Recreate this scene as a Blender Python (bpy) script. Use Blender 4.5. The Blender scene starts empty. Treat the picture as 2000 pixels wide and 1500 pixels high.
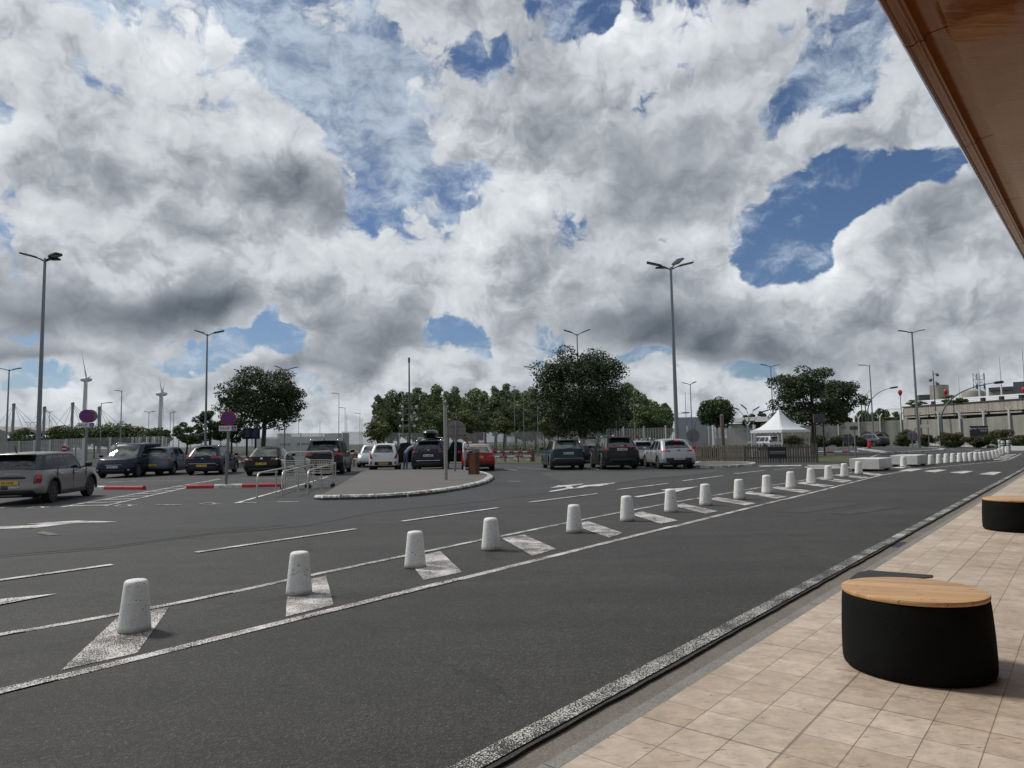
import bpy, bmesh, math, random
import numpy as np
from mathutils import Vector, Matrix
R_ = math.radians
scene = bpy.context.scene
COL = scene.collection

# ------------------------------------------------------------------ camera
FOC, PITCH, ROLL, HC = 1370.0, math.atan(112/1370.0), R_(-1.0), 1.5
cam_data = bpy.data.cameras.new('camera')
cam_data.sensor_width = 36.0
cam_data.lens = FOC/2000*36
cam_data.clip_start = 0.05
cam_data.clip_end = 6000
cam = bpy.data.objects.new('camera', cam_data)
COL.objects.link(cam)
CM = Matrix.Rotation(math.pi/2+PITCH, 3, 'X') @ Matrix.Rotation(ROLL, 3, 'Z')
cam.matrix_world = Matrix.Translation((0, 0, HC)) @ CM.to_4x4()
scene.camera = cam

# ------------------------------------------------------------------ light
SUN_EL, SUN_AZ = 48.0, -62.0          # azimuth from +Y, negative = left
sun_d = bpy.data.lights.new('sun', 'SUN')
sun_d.energy = 2.6
sun_d.angle = R_(9)
sun_d.color = (1.0, 0.95, 0.88)
sun = bpy.data.objects.new('sun', sun_d)
COL.objects.link(sun)
sdir = Vector((math.sin(R_(SUN_AZ))*math.cos(R_(SUN_EL)), math.cos(R_(SUN_AZ))*math.cos(R_(SUN_EL)), math.sin(R_(SUN_EL))))
sun.rotation_euler = sdir.to_track_quat('Z', 'Y').to_euler()
scene.view_settings.view_transform = 'Standard'
scene.view_settings.look = 'None'
scene.view_settings.exposure = 0.0
scene.view_settings.gamma = 1.0
scene.cycles.max_bounces = 6
scene.cycles.diffuse_bounces = 3
scene.cycles.glossy_bounces = 3
scene.cycles.transparent_max_bounces = 6

# ------------------------------------------------------------------ measuring: a point of the place seen at a pixel of the 2000x1500 photo
def ray(px, py):
    return CM @ Vector(((px-1000)/FOC, -(py-750)/FOC, -1.0))
def G(px, py, z=0.0):
    d = ray(px, py); t = (z-HC)/d.z
    return Vector((d.x*t, d.y*t, z))
def at(px, py, Y):
    d = ray(px, py); t = Y/d.y
    return Vector((d.x*t, Y, HC+d.z*t))

# ------------------------------------------------------------------ world: nishita blue + procedural clouds in world directions
def build_world():
    w = bpy.data.worlds.new('World'); scene.world = w
    w.use_nodes = True
    nt = w.node_tree; N = nt.nodes; L = nt.links
    N.clear()
    out = N.new('ShaderNodeOutputWorld'); bg = N.new('ShaderNodeBackground')
    L.new(bg.outputs[0], out.inputs[0])
    def M(op, a, b=None, c=None, clamp=False):
        n = N.new('ShaderNodeMath'); n.operation = op; n.use_clamp = clamp
        for i, v in enumerate((a, b, c)):
            if v is None: continue
            if isinstance(v, (int, float)): n.inputs[i].default_value = v
            else: L.new(v, n.inputs[i])
        return n.outputs[0]
    def smooth(v, a, b, lo=0.0, hi=1.0):
        n = N.new('ShaderNodeMapRange'); n.interpolation_type = 'SMOOTHSTEP'
        L.new(v, n.inputs[0]); n.inputs[1].default_value = a; n.inputs[2].default_value = b
        n.inputs[3].default_value = lo; n.inputs[4].default_value = hi
        return n.outputs[0]
    tc = N.new('ShaderNodeTexCoord')
    sep = N.new('ShaderNodeSeparateXYZ'); L.new(tc.outputs['Generated'], sep.inputs[0])
    az = M('ARCTAN2', sep.outputs[0], sep.outputs[1])
    el = M('ARCSINE', sep.outputs[2])
    cmb = N.new('ShaderNodeCombineXYZ'); L.new(az, cmb.inputs[0]); L.new(el, cmb.inputs[1])
    P0 = cmb.outputs[0]
    # domain warp so that no blob keeps a clean outline
    wn = N.new('ShaderNodeTexNoise'); wn.noise_dimensions = '3D'
    wn.inputs['Scale'].default_value = 6.5; wn.inputs['Detail'].default_value = 3; wn.inputs['Roughness'].default_value = 0.5
    L.new(P0, wn.inputs['Vector'])
    def V(op, a, b):
        n = N.new('ShaderNodeVectorMath'); n.operation = op
        for i, v in enumerate((a, b)):
            if isinstance(v, tuple): n.inputs[i].default_value = v
            else: L.new(v, n.inputs[i])
        return n.outputs[0]
    wv = V('SUBTRACT', wn.outputs['Color'], (0.5, 0.5, 0.5))
    wv2 = V('MULTIPLY', wv, (0.16, 0.13, 0.0))
    PW = V('ADD', P0, wv2)
    def blobs(lst, src):
        acc = None
        for (px, py, rx, ry, rot, val) in lst:
            d = ray(px, py).normalized()
            a0 = math.atan2(d.x, d.y); e0 = math.asin(d.z)
            k = 1/math.sqrt(1+((px-1000)/FOC)**2)      # angular size of a pixel shrinks off axis
            m = N.new('ShaderNodeMapping'); m.vector_type = 'TEXTURE'
            m.inputs['Location'].default_value = (a0, e0, 0)
            m.inputs['Rotation'].default_value = (0, 0, R_(-rot))
            m.inputs['Scale'].default_value = (rx/FOC*k*1.5, ry/FOC*k*1.5, 1)
            L.new(src, m.inputs[0])
            g = N.new('ShaderNodeTexGradient'); g.gradient_type = 'QUADRATIC_SPHERE'
            L.new(m.outputs[0], g.inputs[0])
            acc = M('MULTIPLY_ADD', g.outputs['Fac'], val, acc if acc is not None else 0.0)
        return acc
    # x, y, rx, ry, rotation, amount: holes in the cover (negative) and solid masses (positive)
    cover = blobs([
        (430, 60, 760, 150, 4, -.42), (1590, 150, 300, 210, 0, -.40), (330, 330, 300, 120, 10, .35),
        (20, 245, 110, 60, 0, -.75), (540, 60, 110, 40, 10, -.3), (620, 150, 150, 80, 20, -.85), (930, 95, 150, 45, 5, -1.1),
        (1120, 15, 150, 40, 0, -.9), (1165, 55, 45, 50, 0, -.8), (780, 280, 180, 150, 20, -.95), (960, 130, 120, 50, 0, -.3), (910, 370, 130, 40, 10, -.9),
        (890, 430, 90, 35, 0, -.9), (1380, 90, 60, 60, 0, -.35), (1560, 190, 170, 90, -30, -.95), (1650, 215, 80, 70, 0, -.65),
        (1690, 40, 80, 60, 0, -.7), (1480, 260, 60, 60, 0, -.45), (1610, 400, 130, 90, 0, -1.6), (1790, 345, 190, 45, -8, -1.2), (1720, 400, 80, 60, 0, -.9),
        (1530, 520, 110, 85, 20, -1.6), (1660, 500, 60, 80, 15, .8), (1850, 330, 100, 40, 0, -.6), (1290, 455, 60, 34, 40, -.7), (870, 650, 95, 55, 10, -1.6), (940, 690, 60, 30, 0, -.9),
        (440, 668, 200, 36, -6, -1.5), (530, 640, 80, 45, 0, -1.2), (330, 692, 110, 20, 0, -.8), (985, 725, 80, 30, 0, -.5),
        (1440, 715, 110, 30, 0, -.9), (60, 770, 90, 20, 0, -.7), (1260, 700, 90, 14, 0, -.6),
        (200, 600, 420, 110, 0, 1.0), (1060, 250, 170, 150, 0, .9), (1250, 330, 220, 210, 0, 1.0), (1240, 50, 110, 110, 0, 1.1),
        (980, 430, 110, 80, 0, 1.0), (1100, 560, 330, 110, 5, 1.1), (720, 600, 170, 110, 0, 1.0), (250, 330, 260, 130, 0, .6), (560, 360, 240, 90, 25, .8),
        (1400, 500, 100, 70, 0, .9), (1430, 610, 220, 90, 0, 1.1), (1650, 520, 70, 100, 0, .9), (1850, 480, 230, 130, 0, .9), (1780, 650, 330, 90, 0, .8),
        (150, 690, 260, 40, 0, .8), (620, 800, 700, 50, 0, .5), (1500, 790, 500, 40, 0, .5), (200, 820, 300, 60, 0, .5),
    ], PW)
    tone = blobs([
        (300, 90, 520, 190, 0, .16), (60, 325, 110, 100, 0, .13), (185, 320, 130, 120, 30, -.13), (530, 350, 290, 80, 27, -.12),
        (340, 190, 150, 70, 0, .10), (590, 265, 150, 45, 10, .10), (120, 470, 190, 80, 0, .06), (450, 480, 160, 50, 20, -.10),
        (60, 600, 420, 80, 2, -.23), (420, 600, 260, 70, -6, -.20), (240, 500, 150, 35, 0, .10), (350, 525, 130, 60, 0, .10), (60, 690, 330, 35, 0, -.20),
        (540, 560, 90, 120, 0, .14), (640, 480, 130, 70, 0, .12), (710, 655, 170, 60, 5, -.20), (650, 705, 240, 40, 0, -.14), (480, 740, 200, 35, 0, .05),
        (830, 490, 150, 60, 0, .12), (955, 415, 110, 85, -20, .30), (1055, 380, 70, 60, 0, .18), (1245, 50, 130, 110, 0, .38), (960, 250, 120, 120, 0, .10),
        (1080, 230, 150, 120, 0, -.04), (1290, 320, 190, 200, 20, -.17), (1180, 470, 190, 90, 0, -.06), (920, 530, 150, 70, 0, .12), (1010, 620, 180, 60, 0, .03),
        (1210, 640, 290, 70, 0, -.20), (1150, 560, 160, 60, 0, -.08), (1360, 445, 60, 60, 0, .14), (1420, 600, 220, 90, 0, -.13), (1350, 685, 240, 50, 0, -.18),
        (1480, 555, 60, 50, 30, .20), (1600, 600, 80, 70, 0, .30), (1650, 470, 60, 80, 10, .24), (1595, 540, 40, 60, 20, .30), (1830, 470, 200, 120, 0, -.06),
        (1720, 690, 330, 70, 0, -.14), (1900, 560, 200, 80, 0, .03), (1840, 640, 60, 30, 0, .12), (800, 740, 120, 45, 0, .14), (1450, 765, 160, 36, 0, .14), (130, 790, 110, 44, 0, .16), (1290, 745, 90, 35, 0, .08),
        (850, 120, 300, 130, 0, -.08), (760, 300, 190, 130, 0, -.06), (1550, 120, 330, 190, 0, -.05), (1000, 800, 1400, 30, 0, .03),
    ], PW)
    altof = blobs([(430, 100, 760, 260, 0, .85), (800, 280, 330, 210, 0, .5), (1000, 40, 300, 90, 0, .1), (1580, 150, 330, 200, 0, .75), (30, 260, 160, 120, 0, .3), (1620, 430, 220, 140, 0, -.6), (1780, 345, 240, 60, 0, -.35), (870, 660, 130, 60, 0, -.2), (470, 665, 190, 50, 0, -.1), (400, 700, 200, 30, 0, .4), (960, 720, 200, 40, 0, .3), (920, 385, 140, 30, 5, -.4), (930, 100, 120, 30, 0, -.5), (1140, 20, 120, 40, 0, -.5), (1530, 200, 90, 60, 0, -.3)], PW)
    def noise(src, scale, detail, rough, typ=None):
        n = N.new('ShaderNodeTexNoise'); n.noise_dimensions = '2D'
        n.inputs['Scale'].default_value = scale; n.inputs['Detail'].default_value = detail
        n.inputs['Roughness'].default_value = rough
        L.new(src, n.inputs['Vector'])
        return n.outputs['Fac']
    def voro(src, scale, detail, rough):
        n = N.new('ShaderNodeTexVoronoi'); n.voronoi_dimensions = '2D'; n.feature = 'SMOOTH_F1'
        n.inputs['Smoothness'].default_value = 0.6
        n.inputs['Scale'].default_value = scale; n.inputs['Detail'].default_value = detail; n.inputs['Roughness'].default_value = rough
        n.inputs['Lacunarity'].default_value = 2.3
        n.normalize = True
        L.new(src, n.inputs['Vector'])
        return n.outputs['Distance']
    wn2 = N.new('ShaderNodeTexNoise'); wn2.noise_dimensions = '2D'
    wn2.inputs['Scale'].default_value = 14.0; wn2.inputs['Detail'].default_value = 4; wn2.inputs['Roughness'].default_value = 0.55
    L.new(P0, wn2.inputs['Vector'])
    small = V('MULTIPLY', V('SUBTRACT', wn2.outputs['Color'], (0.5, 0.5, 0.5)), (0.050, 0.042, 0.0))
    def coords(off=None):
        s_ = V('ADD', P0, small)
        if off: s_ = V('ADD', s_, off)
        return V('MULTIPLY', s_, (1.0, 1.2, 1.0))
    S0 = coords(); S1 = coords((-0.016, 0.022, 0.0))
    a0 = noise(S0, 3.6, 2.5, 0.5); a1 = noise(S1, 3.6, 2.5, 0.5)       # body of the clouds
    b0 = voro(S0, 10.0, 3.0, 0.6); b1 = voro(S1, 10.0, 3.0, 0.6)       # their puffs
    f0 = noise(S0, 24.0, 6, 0.62)                                    # ragged fringe
    dens = M('MULTIPLY_ADD', a0, 1.3, M('MULTIPLY', b0, -0.80))
    dens = M('MULTIPLY_ADD', M('SUBTRACT', f0, 0.5), 0.50, dens)
    m0 = noise(S0, 9.0, 4, 0.6)
    dens = M('MULTIPLY_ADD', M('SUBTRACT', m0, 0.5), 0.62, dens)
    dens = M('MULTIPLY_ADD', cover, 0.60, dens)
    dens = M('ADD', dens, CLOUD_BIAS)
    alpha = smooth(dens, 0.33, 0.50)
    thick = smooth(dens, 0.45, 1.10)
    litb = M('SUBTRACT', b1, b0)                       # puffs turned to the sun
    lita = M('SUBTRACT', a0, a1)
    rim = M('MULTIPLY', M('SUBTRACT', 1.0, smooth(dens, 0.38, 0.60)), 0.05)
    t1 = M('MULTIPLY', tone, TONE_K)
    pk = smooth(t1, -0.22, 0.16, 0.25, 1.0)              # puffs fade out on the smooth grey bases
    v = M('ADD', t1, BASE_V)
    v = M('MULTIPLY_ADD', lita, 1.0, v)
    v = M('MULTIPLY_ADD', M('MULTIPLY', litb, pk), 0.72, v)
    v = M('MULTIPLY_ADD', M('MULTIPLY', M('SUBTRACT', 0.36, b0), pk), 0.42, v)
    v = M('MULTIPLY_ADD', thick, -0.06, v)
    v = M('ADD', v, rim)
    v = M('MULTIPLY_ADD', M('SUBTRACT', f0, 0.5), 0.09, v)
    v = M('MINIMUM', v, M('MULTIPLY_ADD', M('SUBTRACT', v, 0.80), 0.42, 0.80))
    v = M('MINIMUM', M('MAXIMUM', v, 0.40), 0.965)
    def cloudcol(v, r=(1.03, -.043), g=(1.0, .0), b=(0.957, .056)):
        cc = N.new('ShaderNodeCombineColor')
        for i, (k, o) in enumerate((r, g, b)):
            L.new(M('POWER', M('MULTIPLY_ADD', v, k, o), 2.2), cc.inputs[i])
        return cc.outputs[0]
    sky = N.new('ShaderNodeTexSky'); sky.sky_type = 'NISHITA'; sky.sun_disc = False
    sky.sun_elevation = R_(SUN_EL); sky.sun_rotation = R_(SUN_AZ)
    sky.air_density = 1.0; sky.dust_density = 0.5; sky.ozone_density = 2.5
    sm = N.new('ShaderNodeVectorMath'); sm.operation = 'SCALE'; L.new(V('MULTIPLY', sky.outputs[0], (0.86, 0.97, 1.14)), sm.inputs[0]); sm.inputs['Scale'].default_value = SKY_STRENGTH
    def mixc(f, a, b):
        mix = N.new('ShaderNodeMix'); mix.data_type = 'RGBA'; L.new(f, mix.inputs[0]); L.new(a, mix.inputs[6]); L.new(b, mix.inputs[7]); return mix.outputs[2]
    # high broken altocumulus between the cumulus: thin, rippled, bluish white
    Pa = V('MULTIPLY', V('ADD', P0, small), (1.0, 1.7, 1.0))
    rip = noise(Pa, 17.0, 6, 0.62)
    big = noise(Pa, 4.0, 3, 0.5)
    amask = M('ADD', M('MULTIPLY', rip, 1.0), M('MULTIPLY', big, 0.5))
    amask = M('ADD', amask, M('MULTIPLY', altof, 0.45))
    aal = M('MULTIPLY', smooth(amask, 0.62, 1.12), 0.90)
    av = M('MULTIPLY_ADD', smooth(rip, 0.3, 0.75), 0.16, 0.66)
    av = M('MULTIPLY_ADD', tone, 0.35, av)
    base = mixc(aal, sm.outputs[0], cloudcol(av, (0.93, -.01), (0.985, 0), (1.0, .055)))
    col = mixc(alpha, base, cloudcol(v))
    L.new(col, bg.inputs[0]); bg.inputs[1].default_value = 1.0
    w.cycles.sampling_method = 'MANUAL'; w.cycles.sample_map_resolution = 512
CLOUD_BIAS, TONE_K, BASE_V = 0.16, 0.92, 0.745
SKY_STRENGTH = 0.06
build_world()
#REST
# ------------------------------------------------------------------ helpers
def tag(o, label=None, cat=None, group=None, kind=None):
    if label: o['label'] = label
    if cat: o['category'] = cat
    if group: o['group'] = group
    if kind: o['kind'] = kind
    return o
def mesh_obj(name, verts, faces, mat, parent=None, smooth=False, mats=None, fm=None):
    me = bpy.data.meshes.new(name)
    me.from_pydata([tuple(v) for v in verts], [], faces)
    for m in (mats or ([mat] if mat else [])): me.materials.append(m)
    if fm: me.polygons.foreach_set('material_index', fm)
    if smooth: me.polygons.foreach_set('use_smooth', [True]*len(me.polygons))
    me.update()
    o = bpy.data.objects.new(name, me); COL.objects.link(o)
    if parent: o.parent = parent
    return o
def empty(name, loc=(0, 0, 0), rz=0.0):
    o = bpy.data.objects.new(name, None); o.location = loc; o.rotation_euler = (0, 0, rz)
    o.empty_display_size = .2
    COL.objects.link(o); return o
def copy_tree(o, parent=None):
    c = o.copy(); COL.objects.link(c); c.parent = parent
    for ch in list(o.children): copy_tree(ch, c)
    return c
class MB:
    def __init__(s): s.v = []; s.f = []; s.m = []
    def add(s, vs, fs, mi=0):
        b = len(s.v); s.v += [Vector(v) for v in vs]; s.f += [[b+i for i in f] for f in fs]; s.m += [mi]*len(fs)
        return s
    def box(s, c, d, rz=0.0, mi=0, bev=0.0, M4=None):
        bm = bmesh.new(); bmesh.ops.create_cube(bm, size=1)
        for v in bm.verts: v.co = Vector((v.co.x*d[0], v.co.y*d[1], v.co.z*d[2]))
        if bev > 0: bmesh.ops.bevel(bm, geom=bm.edges[:], offset=min(bev, min(d)*.45), segments=2, affect='EDGES', profile=.5)
        T = Matrix.Translation(c) @ Matrix.Rotation(rz, 4, 'Z')
        if M4: T = T @ M4
        bm.verts.ensure_lookup_table(); bm.verts.index_update()
        s.add([T @ v.co for v in bm.verts], [[v.index for v in f.verts] for f in bm.faces], mi); bm.free(); return s
    def tube(s, pts, r, n=8, mi=0, cap=True):
        pts = [Vector(p) for p in pts]
        rs = r if isinstance(r, (list, tuple)) else [r]*len(pts)
        rings = []; prev = None
        for i, p in enumerate(pts):
            t = (pts[min(i+1, len(pts)-1)]-pts[max(i-1, 0)]).normalized()
            if prev is None:
                up = Vector((0, 0, 1)) if abs(t.z) < .95 else Vector((0, 1, 0))
                a = t.cross(up).normalized()
            else: a = (prev - t*prev.dot(t)).normalized()
            prev = a; b = t.cross(a)
            rings.append([p + (a*math.cos(2*math.pi*k/n)+b*math.sin(2*math.pi*k/n))*rs[i] for k in range(n)])
        vs = [v for rg in rings for v in rg]; fs = []
        for i in range(len(pts)-1):
            for k in range(n):
                fs.append([i*n+k, i*n+(k+1) % n, (i+1)*n+(k+1) % n, (i+1)*n+k])
        if cap: fs += [list(range(n))[::-1], [(len(pts)-1)*n+k for k in range(n)]]
        return s.add(vs, fs, mi)
    def lathe(s, prof, n=24, T=None, mi=0):      # prof: (r, z)
        vs = []; fs = []
        for (r, z) in prof:
            for k in range(n): vs.append(Vector((r*math.cos(2*math.pi*k/n), r*math.sin(2*math.pi*k/n), z)))
        for i in range(len(prof)-1):
            for k in range(n): fs.append([i*n+k, i*n+(k+1) % n, (i+1)*n+(k+1) % n, (i+1)*n+k])
        fs += [list(range(n))[::-1], [(len(prof)-1)*n+k for k in range(n)]]
        if T: vs = [T @ v for v in vs]
        return s.add(vs, fs, mi)
    def prism(s, poly, z0, z1, mi=0):            # poly ccw in xy
        n = len(poly)
        vs = [(p[0], p[1], z0) for p in poly]+[(p[0], p[1], z1) for p in poly]
        return s.add(vs, [list(range(n))[::-1], list(range(n, 2*n))]+[[i, (i+1) % n, n+(i+1) % n, n+i] for i in range(n)], mi)
    def build(s, name, mat, parent=None, smooth=False, auto=False):
        mats = mat if isinstance(mat, list) else [mat]
        o = mesh_obj(name, s.v, s.f, None, parent, smooth, mats=mats, fm=s.m)
        if auto:
            o.data.polygons.foreach_set('use_smooth', [True]*len(o.data.polygons))
            o.data.set_sharp_from_angle(angle=R_(38))
        return o

# ------------------------------------------------------------------ materials
MATS = {}
def mat(name, col, rough=.7, metal=0, coat=0, emit=None, build=None, spec=None):
    if name in MATS: return MATS[name]
    m = bpy.data.materials.new(name); m.use_nodes = True
    b = m.node_tree.nodes['Principled BSDF']
    b.inputs['Base Color'].default_value = (*col, 1); b.inputs['Roughness'].default_value = rough
    b.inputs['Metallic'].default_value = metal; b.inputs['Coat Weight'].default_value = coat; b.inputs['Coat Roughness'].default_value = .05
    if spec is not None: b.inputs['Specular IOR Level'].default_value = spec
    if emit: b.inputs['Emission Color'].default_value = (*emit[0], 1); b.inputs['Emission Strength'].default_value = emit[1]
    if build: build(m.node_tree, b)
    MATS[name] = m; return m
class NT:
    def __init__(s, nt): s.nt = nt; s.N = nt.nodes; s.L = nt.links; s.c = {}
    def pos(s, scale=1.0, rot=0.0, stretch=(1, 1, 1)):
        t = s.N.new('ShaderNodeTexCoord'); m = s.N.new('ShaderNodeMapping'); m.inputs['Rotation'].default_value = (0, 0, rot)
        m.inputs['Scale'].default_value = tuple(scale*k for k in stretch); s.L.new(t.outputs['Object'], m.inputs[0]); return m.outputs[0]
    def noise(s, vec, scale, detail=2, rough=.5, dist=0):
        n = s.N.new('ShaderNodeTexNoise'); n.inputs['Scale'].default_value = scale; n.inputs['Detail'].default_value = detail
        n.inputs['Roughness'].default_value = rough; n.inputs['Distortion'].default_value = dist; s.L.new(vec, n.inputs['Vector']); return n.outputs['Fac']
    def voro(s, vec, scale, feature='F1'):
        n = s.N.new('ShaderNodeTexVoronoi'); n.feature = feature; n.inputs['Scale'].default_value = scale; s.L.new(vec, n.inputs['Vector']); return n
    def ramp(s, fac, stops):
        r = s.N.new('ShaderNodeValToRGB'); e = r.color_ramp.elements
        while len(e) < len(stops): e.new(0.5)
        for i, (p, c) in enumerate(stops):
            e[i].position = p; e[i].color = (*(c if isinstance(c, tuple) else (c, c, c)), 1)
        s.L.new(fac, r.inputs[0]); return r.outputs[0]
    def mix(s, fac, a, b, mode='MIX'):
        n = s.N.new('ShaderNodeMix'); n.data_type = 'RGBA'; n.blend_type = mode
        for i, v in ((0, fac), (6, a), (7, b)):
            if isinstance(v, (int, float)): n.inputs[i].default_value = v
            elif isinstance(v, tuple): n.inputs[i].default_value = (*v, 1)
            else: s.L.new(v, n.inputs[i])
        return n.outputs[2]
    def math(s, op, a, b=None):
        n = s.N.new('ShaderNodeMath'); n.operation = op
        for i, v in enumerate((a, b)):
            if v is None: continue
            if isinstance(v, (int, float)): n.inputs[i].default_value = v
            else: s.L.new(v, n.inputs[i])
        return n.outputs[0]
    def bump(s, h, b, strength=.3, dist=.01):
        n = s.N.new('ShaderNodeBump'); n.inputs['Strength'].default_value = strength; n.inputs['Distance'].default_value = dist
        s.L.new(h, n.inputs['Height']); s.L.new(n.outputs[0], b.inputs['Normal'])
    def set(s, b, col=None, rough=None):
        if col is not None: s.L.new(col, b.inputs['Base Color'])
        if rough is not None: s.L.new(rough, b.inputs['Roughness'])

def asphalt_cols(t, base, p, coarse=1.0):
    """stone aggregate: grains of several greys, plus broad wear"""
    v = t.voro(p, 95*coarse)
    g = t.ramp(v.outputs['Color'], [(0.0, tuple(c*.52 for c in base)), (.55, base), (.8, tuple(c*1.5 for c in base)), (1.0, tuple(min(c*3.0, .5) for c in base))])
    w = t.noise(p, .35, 5, .6); w2 = t.noise(p, 3.0, 4, .6)
    g = t.mix(1.0, g, t.ramp(w, [(.3, .80), (.7, 1.18)]), 'MULTIPLY')
    g = t.mix(1.0, g, t.ramp(w2, [(.3, .90), (.7, 1.08)]), 'MULTIPLY')
    return g, v
def mk_asphalt(base, coarse=1.0, streak=0.0, bump=.55):
    def f(nt, b):
        t = NT(nt); p = t.pos()
        g, v = asphalt_cols(t, base, p, coarse)
        if streak:
            # tyre-polished and oil-darkened bands that run with the traffic
            ps = t.pos(1.0, -R_(51.5), (.10, 1.4, 1))
            s_ = t.noise(ps, 1.1, 4, .6)
            g = t.mix(1.0, g, t.ramp(s_, [(.25, 1-streak), (.75, 1+streak)]), 'MULTIPLY')
        ck = t.voro(t.pos(.22), 1.0, 'DISTANCE_TO_EDGE')
        pd = t.noise(p, 1.8, 6, .7, .5)
        crack = t.ramp(t.math('ADD', ck.outputs['Distance'], t.math('MULTIPLY', t.math('SUBTRACT', pd, .5), .18)), [(.0, .62), (.0035, 1.0)])
        g = t.mix(.55, g, t.mix(1.0, g, crack, 'MULTIPLY'))
        t.set(b, g); b.inputs['Roughness'].default_value = .82
        t.bump(v.outputs['Distance'], b, bump, .006)
    return f
ASPH = (.0395, .0385, .0360)
m_road = mat('road_asphalt', ASPH, build=mk_asphalt(ASPH, 1.0, .20))
m_lot = mat('lot_asphalt', (.036, .0362, .0375), build=mk_asphalt((.036, .0362, .0375), 1.3, .10, .25))
m_patch_dark = mat('asphalt_dark_patch', (.028, .0285, .030), build=mk_asphalt((.028, .0285, .030), 1.5, .08, .2))
m_patch_light = mat('asphalt_pale_patch', (.055, .055, .053), build=mk_asphalt((.055, .055, .053), 1.3, .08, .25))
def worn_paint(wear, white=(.62, .62, .58)):
    def f(nt, b):
        t = NT(nt); p = t.pos()
        g, v = asphalt_cols(t, ASPH, p)
        n = t.noise(p, 60, 3, .7); n2 = t.noise(p, 2.2, 4, .6)
        k = t.math('ADD', t.math('MULTIPLY', v.outputs['Distance'], 1.2), t.math('ADD', t.math('MULTIPLY', n, .9), t.math('MULTIPLY', n2, 1.5)))
        k = t.math('MULTIPLY', k, .5); fac = t.ramp(k, [((1.13+wear)/2, 0.0), ((1.33+wear)/2, 1.0)])
        dirt = t.mix(t.noise(p, 9, 4, .6), white, tuple(c*.78 for c in white))
        t.set(b, t.mix(fac, dirt, g)); b.inputs['Roughness'].default_value = .75
        t.bump(v.outputs['Distance'], b, .4, .005)
    return f
m_paint_worn = mat('worn_white_paint', (.6, .6, .6), build=worn_paint(.56, (.82, .78, .75)))
m_paint_old = mat('old_white_paint', (.6, .6, .6), build=worn_paint(.44, (.66, .66, .62)))
m_paint = mat('white_road_paint', (.6, .6, .6), build=worn_paint(.72, (.82, .80, .77)))
m_paint_yellow = mat('yellow_road_paint', (.6, .45, .2), build=worn_paint(.45, (.50, .42, .24)))
def f_conc(base, spk=.25, scale=1.0, bump=.25):
    def f(nt, b):
        t = NT(nt); p = t.pos()
        n = t.noise(p, 2.2*scale, 6, .65); n2 = t.noise(p, 70*scale, 3, .7)
        c = t.ramp(n, [(.25, tuple(x*.72 for x in base)), (.7, base)])
        c = t.mix(1.0, c, t.ramp(n2, [(.25, 1-spk), (.75, 1+spk*.6)]), 'MULTIPLY')
        t.set(b, c); b.inputs['Roughness'].default_value = .85
        t.bump(n2, b, bump, .004)
    return f
m_conc = mat('concrete', (.36, .35, .32), build=f_conc((.36, .35, .32)))
m_gutter = mat('gutter_concrete', (.2, .18, .16), build=f_conc((.21, .19, .16), .5, 1.0, .5))
m_kerbstone = mat('kerb_concrete', (.215, .205, .185), build=f_conc((.29, .275, .25), .45, 1.0, .5))
m_island = mat('island_topping', (.15, .142, .132), build=f_conc((.135, .128, .118), .25))
def f_bollard(nt, b):
    t = NT(nt); p = t.pos(); 
    oi = t.N.new('ShaderNodeObjectInfo'); va = t.N.new('ShaderNodeVectorMath'); va.operation = 'ADD'
    mr = t.N.new('ShaderNodeVectorMath'); mr.operation = 'SCALE'; mr.inputs['Scale'].default_value = 37.0
    t.L.new(oi.outputs['Random'], mr.inputs[0]); t.L.new(p, va.inputs[0]); t.L.new(mr.outputs[0], va.inputs[1]); p = va.outputs[0]
    v = t.voro(p, 34); n = t.noise(p, 6, 5, .65); n2 = t.noise(p, 18, 4, .6)
    pit = t.ramp(t.math('ADD', v.outputs['Distance'], t.math('MULTIPLY', n, .75)), [(.49, (.10, .095, .085)), (.55, (1, 1, 1))])
    base = t.ramp(n2, [(.3, (.70, .70, .67)), (.7, (.82, .82, .80))])
    c = t.mix(1.0, base, pit, 'MULTIPLY')
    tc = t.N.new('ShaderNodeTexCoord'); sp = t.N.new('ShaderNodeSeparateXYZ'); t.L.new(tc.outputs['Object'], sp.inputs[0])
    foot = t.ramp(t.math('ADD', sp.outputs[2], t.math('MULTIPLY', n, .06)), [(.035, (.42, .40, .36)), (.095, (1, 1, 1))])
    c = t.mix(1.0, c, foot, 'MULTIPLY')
    t.set(b, c); b.inputs['Roughness'].default_value = .65
    t.bump(t.math('ADD', v.outputs['Distance'], n2), b, .35, .006)
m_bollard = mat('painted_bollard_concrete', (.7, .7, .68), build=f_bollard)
def f_kerbwhite(nt, b):
    t = NT(nt); p = t.pos(); n = t.noise(p, 5, 6, .7); n2 = t.noise(p, 28, 4, .7)
    g = t.N.new('ShaderNodeNewGeometry'); sp = t.N.new('ShaderNodeSeparateXYZ'); t.L.new(g.outputs['Normal'], sp.inputs[0])
    dirty = t.ramp(t.math('ADD', n, t.math('MULTIPLY', n2, .5)), [(.60, (.80, .80, .77)), (.84, (.15, .145, .13))])
    t.set(b, dirty); t.bump(n2, b, .5, .01)
m_kerbwhite = mat('white_kerb_paint', (.6, .6, .57), build=f_kerbwhite)
m_kerbgrime = mat('black_kerb_grime', (.06, .055, .045), build=f_conc((.065, .060, .048), .6))
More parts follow.
